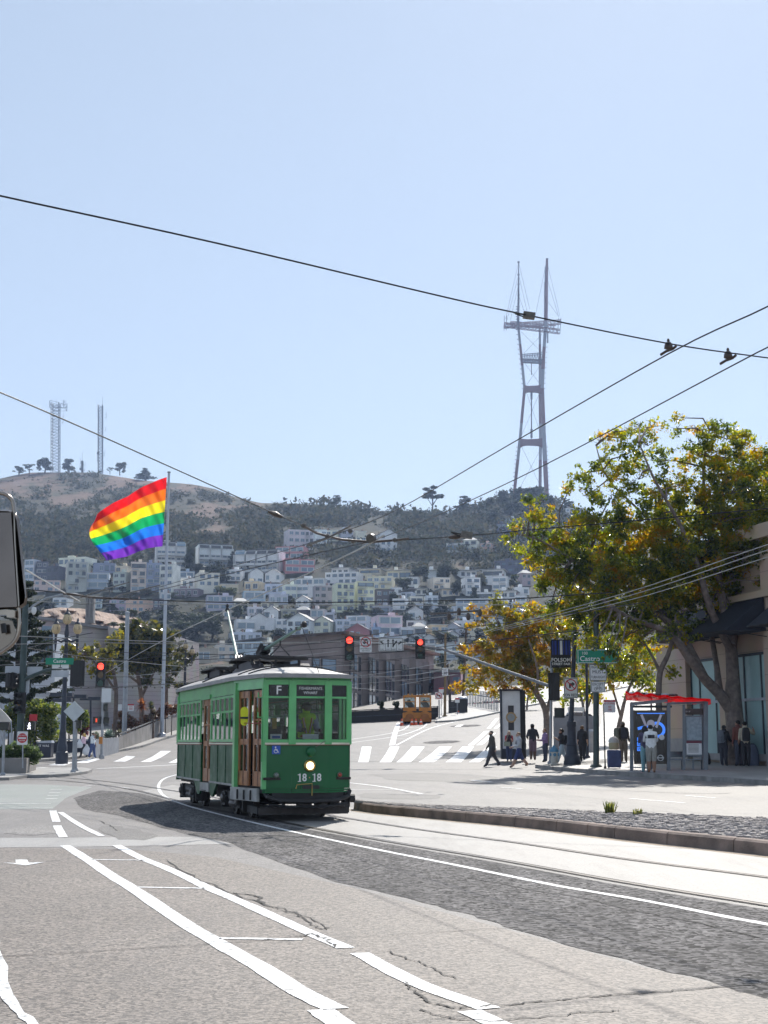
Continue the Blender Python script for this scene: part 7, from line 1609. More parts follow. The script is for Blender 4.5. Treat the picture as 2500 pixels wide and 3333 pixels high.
za=zw1+.9;zt2=fz(2470,1945)
for (a0,a),(b,b0),nm in zip(ss_[:-1],ss_[1:],('navy awning left of the big tree trunk','navy awning above the window behind the trunk','navy awning at the right edge of the photo')):
 a-=.35;b+=.35;m=MB();pr=[(0,0),(1.9,0),(.05,zt2-za)]
 m.prism(pr,FPT(a,.03,za),fn,Zv,fd,b-a,M_NAVY);aw=rb_.part(m,'awning');m=MB();m.tube([FPT(a,1.9,za),FPT(b,1.9,za)],.025,M_BLACK,6);m.tube([FPT(a,0,za-.25),FPT(a,1.9,za)],.02,M_BLACK,5);m.tube([FPT(b,0,za-.25),FPT(b,1.9,za)],.02,M_BLACK,5);rb_.part(m,'awning_rod',parent=aw)
# ------------------------------------------------ bus shelter
gs=G(2056,2508,.15);YS=gs.y
M_SHF=mat('shelter_steel',(.16,.18,.21),.4,.5,var=.12);M_RROOF=leafmat('red_roof_panel',[(.5,.008,.01),(.55,.01,.012)],.6,.25,.5);M_SMOKE=mat('roof_smoke',(.08,.05,.05),.3,var=.2)
k=Kit('bus_shelter','bus shelter with a wavy red roof and a black lit advert panel','bus shelter',gs);sh=lambda x,y,d=0:P(x,y,YS+d);s=mpp(YS,2400)
for x,y0,y1,d,w in ((2056,2287,2508,0,10),(2176,2287,2505,.0,11),(2226,2294,2508,.2,8),(2296,2282,2508,.2,15),(2120,2290,2490,1.5,5),(2284,2290,2492,1.6,5)):
 m=MB();g=sh(x,y1,d);g.z=zg(g.x,g.y)+.15;m.bar(g,sh(x,y0,d),w*s,w*s,M_SHF,up=X);k.part(m,'post')
m=MB();m.bar(sh(2053,2292,-.1),sh(2172,2280,-.1),.1,10*s,M_SHF);m.bar(sh(2176,2290,-.1),sh(2300,2286,.1),.1,7*s,M_SHF);m.bar(sh(2056,2290,0),sh(2075,2288,1.6),.08,.1,M_SHF);m.bar(sh(2298,2284,0),sh(2285,2284,1.6),.08,.1,M_SHF);m.bar(sh(2056,2300,.05),sh(2186,2300,.05),.12,7*s,M_BLACK);k.part(m,'roof_frame')
m=MB();NU=44;vs=[]
for i in range(NU+1):
 u=i/NU;x=2038+275*u;yb=2262+12*u**.7
 for j in range(7):v=j/6;vs.append(sh(x,yb+13-(24-12*u)*v+2.5*math.sin(u*40),-.6+2.2*(1-v))+Zv*(.035*math.sin(u*38+v*2)))
m.add(vs,[(i*7+j,i*7+j+1,(i+1)*7+j+1,(i+1)*7+j) for i in range(NU) for j in range(6)],M_RROOF);o=k.part(m,'roof',True);md=o.modifiers.new('s','SOLIDIFY');md.thickness=.05
m=MB();[m.lathe([(.22,-.03),(.26,0),(.2,.05)],sh(2058+i*26,2258+i,.2),M_SMOKE if i%2 else M_SIGNB,10) for i in range(6)];k.part(m,'roof_lens')
m=MB();m.box((sh(2118,2400).x,YS+.12,(sh(2118,2313).z+sh(2118,2486).z)/2),(108*s,.2,173*s),mat('advert_frame',(.1,.085,.07),.5,.2,var=.1));ad=k.part(m,'advert_case');cA=sh(2118,2398);cA.y=YS+.015
m=MB();m.box((cA.x,cA.y,cA.z),(94*s,.01,162*s),mat('advert_black',(.006,.006,.01),.15,var=0));k.part(m,'advert_screen',parent=ad)
BLU2=mat('advert_blue',(.05,.2,.75),.3,var=0,emit=(.06,.25,1.0),estr=.5);GRY2=mat('advert_grey',(.35,.35,.42),.4,var=.2,emit=(.4,.4,.5),estr=.15);aa=lambda x,y,d=.01:Vector((sh(x,y).x,cA.y-d,sh(x,y).z))
m=MB();m.bar(aa(2074,2322),aa(2164,2322),.004,3*s,BLU2);m.disc(aa(2140,2375),26*s,BLU2,NRM,.004,24,r0=17*s);m.bar(aa(2076,2372),aa(2112,2362),.004,9*s,BLU2)
for y in (2407,2422,2438):m.bar(aa(2074,y),aa(2094,y),.004,13*s,BLU2)
k.part(m,'advert_blue_shapes',parent=ad);m=MB();m.bar(aa(2088,2326,.014),aa(2104,2366,.014),.004,8*s,GRY2,up=X);m.bar(aa(2152,2326,.014),aa(2136,2368,.014),.004,8*s,GRY2,up=X);m.disc(aa(2119,2356,.014),13*s,GRY2,NRM,.004,16);m.disc(aa(2154,2400,.014),9*s,M_SIGNW,NRM,.004,12);k.part(m,'advert_figure',parent=ad)
m=MB();m.disc(aa(2150,2467,.012),10*s,M_SIGNW,NRM,.004,20,r0=8*s);m.bar(aa(2139,2467,.012),aa(2161,2467,.012),.004,2.5*s,M_SIGNW);k.part(m,'advert_emblem',parent=ad)
for t_,y in (('N',2407),('GO',2422),('WI',2438)):k.text(t_,12*s,M_INK,aa(2076,y,.018),parent=ad,align='LEFT')
m=MB();m.box((sh(2262,2400).x,YS+.3,(sh(2262,2330).z+sh(2262,2460).z)/2),(58*s,.08,132*s),M_SHF);tp=k.part(m,'timetable_case');bb=lambda x,y,d=.05:Vector((sh(x,y).x,YS+.3-d,sh(x,y).z))
m=MB();m.box(bb(2264,2371,.052),(50*s,.01,74*s),mat('map_blue',(.28,.36,.42),.3,var=.2,scale=8));m.box(bb(2264,2438,.052),(50*s,.01,36*s),M_SIGNW);m.box(bb(2264,2415,.052),(50*s,.01,8*s),mat('band_maroon',(.15,.03,.05),.5,var=0));m.box(bb(2262,2316,.06),(60*s,.08,20*s),mat('header_brown',(.06,.05,.045),.5,var=0));k.part(m,'timetable',parent=tp);k.text('33  37',6*s,M_WLET,bb(2243,2316,.105),parent=tp)
m=MB();[m.box(bb(2262,2424+i*4,.06),(34*s,.004,1.2*s),M_INK) for i in range(7)];k.part(m,'print',parent=tp)
m=MB();a,b=sh(2180,2472,.5),sh(2282,2472,.5);m.bar(a,b,.38,.05,M_SHF);m.bar(sh(2180,2455,.9),sh(2290,2455,.9),.05,.22,M_SHF);[m.bar(sh(x,2472,.5),sh(x,2505,.5),.07,.07,M_SHF,up=X) for x in (2220,2256,2284)];k.part(m,'bench')
g=G(2308,2489,.15);g.y+=.4;s2=mpp(g.y,2470);m=MB();m.lathe([(10*s2,0),(13*s2,6*s2),(13.5*s2,18*s2),(10*s2,32*s2),(6*s2,40*s2),(3*s2,44*s2)],g,mat('bag_black',(.008,.008,.01),.35,var=.3,bump=.8,bscale=9),12);tag(m.build('rubbish_bag',None,True),'full black rubbish bag on the pavement right of the bus shelter','bag')
g=G(2000,2501,.15);s2=mpp(g.y,2470);k=Kit('suitcase','large blue suitcase standing beside the tow away sign','suitcase',g);SB=mat('suitcase_blue',(.06,.085,.2),.5,var=.15,scale=5);m=MB();m.box(g+Zv*31*s2,(43*s2,.3,56*s2),SB);o=k.part(m,'shell');bv=o.modifiers.new('b','BEVEL');bv.width=.05;bv.segments=3;m=MB();[m.lathe([(.02,-.02),(.04,0),(.02,.02)],g+X*x*s2+Zv*.04,M_BLACK,8,axis=(1,0,0)) for x in (-18,18)];k.part(m,'wheel');m=MB();m.tube([g+X*-8*s2+Zv*58*s2,g+X*-8*s2+Zv*66*s2,g+X*8*s2+Zv*66*s2,g+X*8*s2+Zv*58*s2],.012,M_BLACK,5);k.part(m,'handle')
m=MB();g2=g+Zv*60*s2;m.lathe([(15*s2,0),(17*s2,5*s2),(17*s2,20*s2),(14*s2,24*s2)],g2,mat('bag_cream',(.42,.38,.25),.7,var=.15),12,sy=.6);m.lathe([(15*s2,22*s2),(18*s2,28*s2),(12*s2,38*s2),(5*s2,42*s2)],g2,mat('bag_clear',(.55,.56,.54),.3,var=.2,bump=.6,bscale=12),10,sy=.6);tag(m.build('carrier_bag',None,True),'cream bag with a crumpled pale top lying on the blue suitcase','bag')
# ================================================================== people
SKIN={'light':mat('skin_light',(.5,.3,.22),.5,var=.05),'tan':mat('skin_tan',(.33,.18,.12),.5,var=.05),'dark':mat('skin_dark',(.12,.065,.045),.5,var=.05)}
def cloth(c):return mat('cloth_'+c,tuple(min(.8,x*1.7+.022) for x in srgb(c)),.85,var=.12,scale=14)
def hairm(c):return mat('hair_'+c,srgb(c),.6,var=.25,scale=30)
M_EYE=mat('eye_dark',(.015,.012,.01),.3,var=0)
def person(label,base,H,face,top,bottom,shoes='1c1a1a',skin='light',hair='2a1d14',hairstyle='short',sleeve='long',legs='long',legl=(0,0),legr=(0,0),arml=(5,10),armr=(5,10),armo=(8,8),lean=0,headturn=0,bulk=1.0,zones=None,extra=None,headpitch=0):
 """legl/legr = (thigh forward, knee bend) degrees; arml/armr = (upper arm forward, elbow bend); armo = arms outward"""
 pts=[];ed=[];rad=[];lab=[];RF=1.5
 def add(p,r,par=None,l=None):
  pts.append(Vector(p));rad.append(r*RF)
  if par is not None:ed.append((par,len(pts)-1));lab.append(l)
  return len(pts)-1
 S,Cs=lambda d:math.sin(R(d)),lambda d:math.cos(R(d))
 tl=lambda z:Vector((0,S(lean)*(z-.52),.52+Cs(lean)*(z-.52)))
 pel=add((0,0,.52),.068*bulk);wa=add(tl(.60),.066*bulk,pel,'torso');cd=add(tl(.72),.076*bulk,wa,'torso');nb=add(tl(.81),.05,cd,'torso');nk=add(tl(.85)+Vector((0,.006,0)),.029,nb,'neck')
 hp=tl(.905)+Vector((0,.012+S(headpitch)*.03,-S(abs(headpitch))*.01));jw=add(hp+Vector((0,.012,-.022)),.034,nk,'head');hc_=add(hp+Vector((0,0,.018)),.047,jw,'head');ht=add(hp+Vector((0,-.004,.055)),.03,hc_,'head')
 ends=[]
 for s,(a,k),(u,e),o_ in ((-1,legl,arml,armo[0]),(1,legr,armr,armo[1])):
  hipp=add((s*.048,0,.495),.056*bulk,pel,'thigh');kn=pts[hipp]+Vector((s*.004,S(a)*.225,-Cs(a)*.225));thm=add(pts[hipp].lerp(kn,.5),.046*bulk,hipp,'thigh');kni=add(kn,.036,thm,'thigh')
  b=a-k;an=kn+Vector((0,S(b)*.235,-Cs(b)*.235));cm=add(kn.lerp(an,.35),.035,kni,'calf');ani=add(an,.022,cm,'calf')
  ft=max(-40,min(35,b*.5 if k>25 else 0));hl=add(an+Vector((0,-.012,-.018)),.02,ani,'foot');toe=add(an+Vector((s*.008,.085*Cs(ft),-.026+.085*S(ft)*1)),.016,ani,'foot')
  sh_=add(tl(.795)+Vector((s*.092,0,0)),.038*bulk,nb,'uparm');el=pts[sh_]+Vector((s*S(o_)*.165,S(u)*.165,-Cs(u)*Cs(o_)*.165));eli=add(el,.025,sh_,'uparm')
  f=u+e;wr=el+Vector((s*S(o_*.3)*.14-s*S(max(0,e-30))*.04,S(f)*.14,-Cs(f)*.14));wri=add(wr,.017,eli,'forearm');dr_=(wr-el).normalized();hd=wr+dr_*.045;hdi=add(hd,.016,wri,'hand');ends.append((s,wr,hd,dr_))
 me=bpy.data.meshes.new('tmp');me.from_pydata([tuple(p) for p in pts],ed,[]);o=bpy.data.objects.new('tmp',me);COL.objects.link(o)
 o.modifiers.new('skin','SKIN');
 if not me.skin_vertices:
  bm=bmesh.new();bm.from_mesh(me);bm.verts.layers.skin.verify();bm.to_mesh(me);bm.free()
 for i,sv in enumerate(me.skin_vertices[0].data):sv.radius=(rad[i],rad[i]*(.72 if i in (pel,wa,cd) else 1));sv.use_root=(i==0)
 sb=o.modifiers.new('sub','SUBSURF');sb.levels=1;sb.render_levels=1
 dg=bpy.context.evaluated_depsgraph_get();dg.update();m2=bpy.data.meshes.new_from_object(o.evaluated_get(dg));bpy.data.objects.remove(o)
 sk=SKIN[skin];z={'torso':cloth(top),'uparm':cloth(top),'forearm':cloth(top) if sleeve=='long' else sk,'hand':sk,'neck':sk,'head':sk,'thigh':cloth(bottom),'calf':cloth(bottom) if legs=='long' else sk,'foot':cloth(shoes)}
 if zones:z.update({a:cloth(b) for a,b in zones.items()})
 mats=[];idx={}
 def mi(m):
  if m.name not in idx:idx[m.name]=len(mats);mats.append(m)
  return idx[m.name]
 V=[v.co.copy() for v in m2.vertices];F=[list(p.vertices) for p in m2.polygons];MI=[]
 A=np.array([pts[a][:] for a,b in ed]);Bv=np.array([pts[b][:] for a,b in ed])-A;bl=(Bv**2).sum(1);rr=np.array([max(rad[a],rad[b]) for a,b in ed])
 for p in m2.polygons:
  c=np.array(p.center[:]);t=np.clip(((c-A)*Bv).sum(1)/bl,0,1);d=np.linalg.norm(c-A-Bv*t[:,None],axis=1)-rr;MI.append(mi(z[lab[int(d.argmin())]]))
 bpy.data.meshes.remove(m2)
 x=MB()
 for s,wr,hd,dr_ in ends:
  side=dr_.cross(Vector((1,0,0)));side=side.normalized() if side.length>.1 else Vector((0,1,0));cu=Vector((-s,0,0))
  for k,(off,ln) in enumerate(((-.012,.036),(-.004,.043),(.004,.04),(.012,.031))):
   a=hd+side*off;x.tube([a,a+dr_*ln*.5+cu*.003,a+dr_*ln*.9+cu*.014],[.0052,.0047,.0035],sk,5)
  x.tube([wr+dr_*.015+side*.012,wr+dr_*.035+side*.026,wr+dr_*.052+side*.028],[.007,.0058,.004],sk,5)
 fy=hp+Vector((0,.012,0));x.add([fy+Vector(q) for q in ((-.008,.043,.005),(.008,.043,.005),(0,.043,.026),(0,.062,.006))],[(0,1,3),(1,2,3),(2,0,3)],sk)
 for s in (-1,1):x.lathe([(.006,0),(.004,.004)],hp+Vector((s*.019,.052,.026)),M_EYE,6,axis=(0,1,0));x.lathe([(.012,-.004),(.014,0),(.008,.005)],hp+Vector((s*.047,.002,.01)),sk,6,axis=(s,0,0))
 x.box(hp+Vector((0,.052,-.018)),(.026,.006,.005),mat('lips',(.3,.1,.08),.5,var=0))
 nb_=len(V);V+=[Vector(v) for v in x.v];F+=[[nb_+i for i in f] for f in x.f];MI+=[mi(x.mats[k]) for k in x.m]
 me=bpy.data.meshes.new('body');me.from_pydata([tuple(v*H) for v in V],[],F);[me.materials.append(q) for q in mats];me.polygons.foreach_set('material_index',MI);me.polygons.foreach_set('use_smooth',[True]*len(F));me.update()
 zmin=min(v.co.z for v in me.vertices)
 t=bpy.data.objects.new('person',None);link(t);t.location=base;t.rotation_euler=(0,0,R(face)+math.pi);tag(t,label,'person')
 b=bpy.data.objects.new('body',me);link(b,t);b.location=(0,0,-zmin if extra!='seat' else 0)
 hm=hairm(hair);x=MB();prof=[(.005,.066),(.03,.06),(.047,.042),(.054,.02),(.053,0),(.045,-.02)]
 vs=[];n=12
 for r_,zz in prof:
  for j in range(n):
   a=2*math.pi*j/n;fr_=math.sin(a);r2=r_*(1 if fr_<.3 or zz>.035 else .62);jit=rnd.uniform(.94,1.1) if hairstyle=='curly' else 1
   g_=1.35 if hairstyle=='curly' else 1.0;vs.append(hp+Vector((r2*math.cos(a)*g_*jit,r2*math.sin(a)*1.08*g_*jit-.008,(zz+.018)*(1.05 if hairstyle!='curly' else 1.2)*jit)))
 x.add([v*H for v in vs],[(i*n+j,i*n+(j+1)%n,(i+1)*n+(j+1)%n,(i+1)*n+j) for i in range(len(prof)-1) for j in range(n)]+[tuple(range(n))],hm)
 if hairstyle=='long':
  for a in np.linspace(R(150),R(390),9):x.tube([(hp+Vector((.046*math.cos(a),.05*math.sin(a)-.01,.03)))*H,(hp+Vector((.056*math.cos(a),.056*math.sin(a)-.012,-.03)))*H,(hp+Vector((.06*math.cos(a),.06*math.sin(a)-.012,-.085)))*H],[.016*H,.018*H,.008*H],hm,6)
 if hairstyle=='bald':x=None
 if hairstyle=='cap':
  x=MB();cm_=hm;x.lathe([(.056*H,.02*H),(.055*H,.04*H),(.035*H,.065*H),(.006*H,.072*H)],(hp+Vector((0,-.004,.008)))*H,cm_,14);x.prism([(-.045*H,0),(.045*H,0),(.035*H,.055*H),(-.035*H,.055*H)],(hp+Vector((0,.045,.03)))*H,(1,0,0),(0,1,-.15),(0,0,1),.008*H,cm_)
 if x:h_=x.build('cap' if hairstyle=='cap' else 'hair',t,True);h_.location=b.location
 t['_hip']=0;del t['_hip']
 return t,b,(lambda v:Vector(v)*H+Vector(b.location)),ends
def standing(label,px,ytop,ybase,face,top,bottom,off=.15,Y=None,H=None,**kw):
 g=G(px,ybase,off) if Y is None else at_ground(px,Y,off);Hh=(P(px,ytop,g.y).z-g.z);return person(label,g,max(1.45,min(2.1,Hh/.985)),face,top,bottom,**kw)+(g,)
def backpack(label,per,col,w=.28,h=.46,d=.18,z=.70,off=0):
 t,b,f,ends,g=per;H=f((0,0,1)).z;x=MB();m=cloth(col);c=Vector((off,-.075*H-d/2,z*H+b.location.z));prof=[(.42,-.5),(.5,-.4),(.5,.1),(.44,.36),(.25,.5)]
 x.lathe([(r*2,zz*h) for r,zz in prof],(0,0,0),m,14);x.v=[(v[0]*w/2,v[1]*d/2,v[2]) for v in x.v];x.box((0,-d*.5,-h*.15),(w*.6,d*.35,h*.4),m)
 for s in (-1,1):x.tube([(s*w*.3,d*.45,h*.42),(s*w*.34,d*.6+.22,h*.36),(s*w*.34,d*.6+.24,h*.05),(s*w*.4,d*.4,-h*.4)],.02,m,6)
 o=x.build('backpack',None,True);q=Matrix.Rotation(t.rotation_euler.z,4,'Z');o.matrix_world=Matrix.Translation(t.location)@q@Matrix.Translation(c);tag(o,label,'backpack');return o
p=standing('man in a dark jacket striding left across the far crosswalk',1602,2376,2466,-85,'37332f','2e2c30',Y=66,hair='3a332e',legl=(24,6),legr=(-22,14),arml=(-18,12),armr=(16,18),bulk=1.1,headpitch=10,off=0)
p=standing('woman in a red top with folded arms in front of the advert column',1658,2380,2478,-5,'7c1c28','27304e',hair='b9a58e',hairstyle='long',legl=(3,0),legr=(-3,0),arml=(20,95),armr=(20,95),sleeve='short',zones={'torso':'2a1820'})
m=MB();m.box(p[4]+Vector((-.12,-.22,.86)),(.3,.1,.22),cloth('6f7468'));m.tube([p[4]+Vector((-.2,-.2,.95)),p[4]+Vector((-.02,-.14,1.35))],.015,cloth('6f7468'),5);tag(m.build('shoulder_bag'),'grey green shoulder bag carried by the woman in the red top','bag')
pw=standing('walker in a grey hoodie and dark blue shorts striding left on the road',1690,2379,2499,-80,'8d8f96','1d2a55',off=0,hair='8a7358',shoes='2a2426',legs='short',legl=(28,4),legr=(-26,18),arml=(8,70),armr=(12,60),bulk=1.05);backpack('black backpack worn by the walker in the grey hoodie',pw,'14141a')
p=standing('man in a dark tee shirt and shorts walking away beyond the advert column',1735,2357,2452,170,'1c1d24','5a4550',Y=70,skin='dark',hair='141110',sleeve='short',legs='short',legl=(10,25),legr=(-6,2),arml=(10,60),armr=(10,60),armo=(22,22))
p=standing('man in a purple shirt looking at his phone by the signal mast',1776,2373,2481,-75,'6a5478','23283a',hair='7a4a2a',arml=(15,80),armr=(15,80),headpitch=12)
pc=standing('curly haired woman with a backpack walking left past the hydrant',1830,2372,2486,-80,'14151c','7d8b96',hair='231812',hairstyle='curly',skin='tan',sleeve='short',legl=(22,5),legr=(-20,16),arml=(30,95),armr=(0,20));backpack('black backpack worn by the curly haired woman',pc,'101218')
p=standing('man in black tee shirt and black trousers walking away right of the lamp post',1897,2362,2478,165,'15161c','131318',hair='6a4c30',sleeve='short',skin='light',legl=(12,2),legr=(-14,20),arml=(5,12),armr=(-6,12),armo=(10,14))
pt=standing('traveller with two backpacks standing behind the blue suitcase',2031,2350,2480,160,'2b2620','4d4238',hair='6b6258',skin='tan',arml=(15,60),armr=(10,30));backpack('dark backpack on the back of the traveller by the suitcase',pt,'1c1d26',w=.34,h=.52,off=.1);backpack('grey green backpack slung on the side of the traveller by the suitcase',pt,'55564e',w=.26,h=.5,off=-.28)
p=standing('man in a white and black striped tee shirt and grey shorts before the shelter advert',2122,2361,2515,175,'c8c4d4','76746e',hair='17120f',skin='tan',sleeve='short',legs='short',shoes='1a1a1e',legl=(2,0),legr=(-2,0),arml=(25,70),armr=(25,70),armo=(14,14),bulk=1.12)
gH=p[2]((0,0,1)).z;m=MB();m.lathe([(.128*gH/1.75*1.62,0),(.13*gH/1.75*1.62,.13)],(0,0,.71*gH),cloth('15161e'),18,sy=.74);o=m.build('shirt_band',p[0],True)
standing('woman in teal trousers standing half hidden beside the striped shirt man',2103,2364,2500,180,'39344a','5d7f86',hair='1c1410',hairstyle='long',skin='tan',Y=p[4].y+.5,arml=(20,70),armr=(20,70))
pb=standing('person in dark clothes leaning to the shop window left of the big trunk',2357,2361,2492,140,'121318','1c1e28',hair='17120f',skin='tan',lean=10,arml=(25,40),armr=(20,50),bulk=1.1);backpack('grey backpack worn by the person left of the big trunk',pb,'4a5058',w=.34,h=.56)
pr=standing('man with a black backpack and raised elbow right of the big trunk',2430,2350,2494,175,'8f8878','14151c',hair='15110f',skin='tan',sleeve='short',arml=(10,30),armr=(30,110),armo=(10,50));backpack('black backpack worn by the man right of the big trunk',pr,'0e0f14',w=.34,h=.58)
standing('person almost hidden behind the right side of the big trunk',2408,2346,2488,200,'5a3028','2a2c38',hair='1a1210',skin='tan',Y=pr[4].y+.5)
g=G(2455,2492,.15);g.y+=.1;m=MB();m.lathe([(.24,0),(.27,.25),(.25,.6),(.16,.85),(.06,.95)],g,cloth('3c4254'),12,sy=.7);tag(m.build('duffel_bag',None,True),'dark grey blue bag on the ground right of the man with raised elbow','bag')
p1=standing('fair haired woman in a pink top and black trousers on the left pavement',271,2386,2466,-100,'c79aa6','1c1a20',hair='c9a25c',hairstyle='long',sleeve='short',legl=(14,4),legr=(-12,14),arml=(10,60),armr=(5,20))
p2=standing('man in a dark cap, patterned shirt and jeans on the left pavement',300,2384,2467,70,'aab0cc','2b3a60',hair='16161c',hairstyle='cap',sleeve='short',legl=(12,4),legr=(-10,12),arml=(5,12),armr=(60,110),skin='tan')
WB=mat('plastic_bag_white',(.7,.7,.72),.45,var=.12,bump=.5,bscale=14)
for x,y,r,lb in ((259,2423,.22,'white shoulder bag of the fair haired woman on the left'),(282,2443,.27,'full white plastic bag carried between the couple on the left')):
 c=P(x,y,p1[4].y-.25);m=MB();m.lathe([(r*.6,-r),(r,-r*.5),(r*.9,.2*r),(r*.4,r),(r*.12,r*1.5)],c,WB,12,sy=.6);tag(m.build('bag',None,True),lb,'bag')
backpack('dark backpack strap bag worn by the man in the cap',p2,'1a2036',w=.24,h=.4)
base=Vector(CAR.location)+Matrix.Rotation(CAR.rotation_euler.z,3,'Z')@Vector((-.8,.15,.68))
t,b,f,ends=person('streetcar driver in a lime yellow safety vest behind the windscreen',base,1.78,0,'8fe01a','20222c',hair='1b1512',hairstyle='cap',skin='dark',legl=(80,80),legr=(80,80),arml=(35,50),armr=(35,55),zones={'uparm':'6d6f7e','forearm':'6d6f7e'},extra='seat',bulk=1.15)
t.rotation_euler=(0,0,CAR.rotation_euler.z-R(90));OV=mat('vest_orange',(.75,.2,.02),.5,var=0);SV=mat('vest_silver',(.6,.6,.58),.4,var=0);m=MB()
for s in (-1,1):m.tube([(s*.10,.135,1.42),(s*.075,.16,1.28),(s*.035,.165,1.1)],.028,OV,6);m.tube([(s*.10,.15,1.42),(s*.075,.178,1.28),(s*.035,.183,1.1)],.014,SV,6)
m.tube([(-.15,.13,1.04),(0,.175,1.03),(.15,.13,1.04)],.026,OV,6);m.build('vest_stripe',t)
# ================================================================== near trees and plants
def clusters(lumps,per_m3,r_c,leaves,size,rs,shell=.8):
 L=[]
 for (x,y,z,rx,ry,rz) in lumps:
  n=max(2,int(per_m3*rx*ry*rz*4))
  for _ in range(n):
   d=rs.normal(size=3);d/=np.linalg.norm(d);q=rs.rand()**(1/3);rr=r_c*rs.uniform(.6,1.4)
   L.append((x+d[0]*rx*q,y+d[1]*ry*q,z+d[2]*rz*q,rr,rr,rr*.8))
 return cards(L,leaves*len(L),size,None,rs,shell=shell),L
def street_tree(label,base,limbs,lumps,Yc,leafm,bark,leafsize,per,rc,leaves,seed,twigs=1.0,group=None,name='tree',spread=1.0):
 rs=np.random.RandomState(seed);k=Kit(name,label,'tree',base,group);m=MB();ends=[]
 for pts,ws in limbs:
  wp=[P(x,y,Yc+d) for x,y,d in pts];sm=smoothline(wp,4);w=np.interp(np.linspace(0,1,len(sm)),np.linspace(0,1,len(ws)),ws)*mpp(Yc,2200)/2
  m.tube(sm,list(w),bark,9);ends+=sm[len(sm)//2:]
 E=np.array([e[:] for e in ends]);lm=[]
 for (x,y,r,d,*sq) in lumps:
  c=P(x,y,Yc+d);rm=r*mpp(Yc,y);lm.append((c.x,c.y,c.z,rm,rm*spread,rm*(sq[0] if sq else .85)))
 v,L=clusters(lm,per,rc,leaves,leafsize,rs)
 for (x,y,z,rx,ry,rz) in lm:
  c=np.array((x,y,z));j=int(((E-c)**2).sum(1).argmin());a=Vector(E[j]);b=Vector(c);mid=a.lerp(b,.5)+Vector((rs.normal()*.15,rs.normal()*.15,.1+rs.rand()*.2));m.tube([a,mid,b],[.05*twigs,.035*twigs,.018*twigs],bark,6,False)
  for _ in range(5):
   d=rs.normal(size=3);d[2]=abs(d[2])*.6+.1*rs.normal();d/=np.linalg.norm(d);e=b+Vector((d[0]*rx,d[1]*ry,d[2]*rz))*rs.uniform(.6,1.05);q=b.lerp(e,.5)+Vector(rs.normal(size=3)*.08);m.tube([b,q,e],[.018*twigs,.011*twigs,.005*twigs],bark,5,False)
 k.part(m,'trunk',True);me=cards_mesh('crown',v,leafm);o=bpy.data.objects.new('crown',me);link(o,k.t);o.location=-k.b;return k
M_LEAFA=leafmat('plane_leaf',[(.03,.045,.010),(.06,.08,.012),(.10,.118,.014),(.13,.138,.015),(.18,.165,.016),(.23,.175,.017),(.24,.13,.018)],.66,.28,.8,patch=.9)
M_LEAFB=leafmat('autumn_leaf',[(.08,.085,.014),(.13,.115,.015),(.19,.14,.017),(.21,.115,.018),(.18,.09,.02)],.6,.3,.7,patch=.7)
M_LEAFC=leafmat('glossy_leaf',[(.02,.028,.012),(.035,.042,.016),(.06,.06,.018),(.11,.095,.02)],.3,.22,.9)
M_BARKP=mat('plane_bark',(.19,.15,.13),.85,var=.3,scale=5,bump=.6,bscale=18,dirt=(.08,.065,.058),dscale=3)
gT=G(2397,2490,.15);YT=gT.y
limbs=[([(2397,2515,0),(2396,2440,0),(2394,2370,0),(2388,2300,0),(2386,2220,0)],[82,66,60,58,46]),
 ([(2392,2330,0),(2345,2262,-.2),(2290,2205,-.6),(2235,2130,-1),(2190,2070,-1.4),(2120,2035,-1.8),(2040,2005,-2.2),(1960,1950,-2.4)],[44,38,32,28,22,16,11,6]),
 ([(2300,2216,-.5),(2245,2110,.2),(2200,2040,.5),(2150,1985,.8),(2060,1880,1),(1960,1800,1.2),(1820,1740,1.4)],[26,26,22,18,13,9,5]),
 ([(2386,2230,0),(2380,2120,.1),(2366,2040,.2),(2350,1950,.3),(2335,1850,.4),(2300,1680,.5),(2290,1520,.6),(2310,1400,.6)],[46,40,32,27,22,15,9,4]),
 ([(2376,2110,0),(2325,2010,-.5),(2296,1930,-1),(2275,1850,-1.3),(2210,1700,-1.6),(2130,1560,-2),(2080,1440,-2)],[28,24,21,18,12,8,4]),
 ([(2384,2100,0),(2400,2030,.3),(2440,1950,.6),(2480,1860,.9),(2530,1740,1.2),(2580,1600,1.4)],[30,24,20,16,11,6]),
 ([(2345,2260,0),(2333,2170,.8),(2318,2080,1.4),(2300,1990,1.8),(2240,1840,2.2),(2100,1680,2.4),(1980,1560,2.5),(1940,1450,2.5)],[22,19,17,15,11,8,6,3]),
 ([(2200,2060,0),(2130,1990,0),(2020,1900,-.4),(1900,1840,-.8),(1760,1760,-1),(1690,1740,-1)],[14,12,10,8,5,3])]
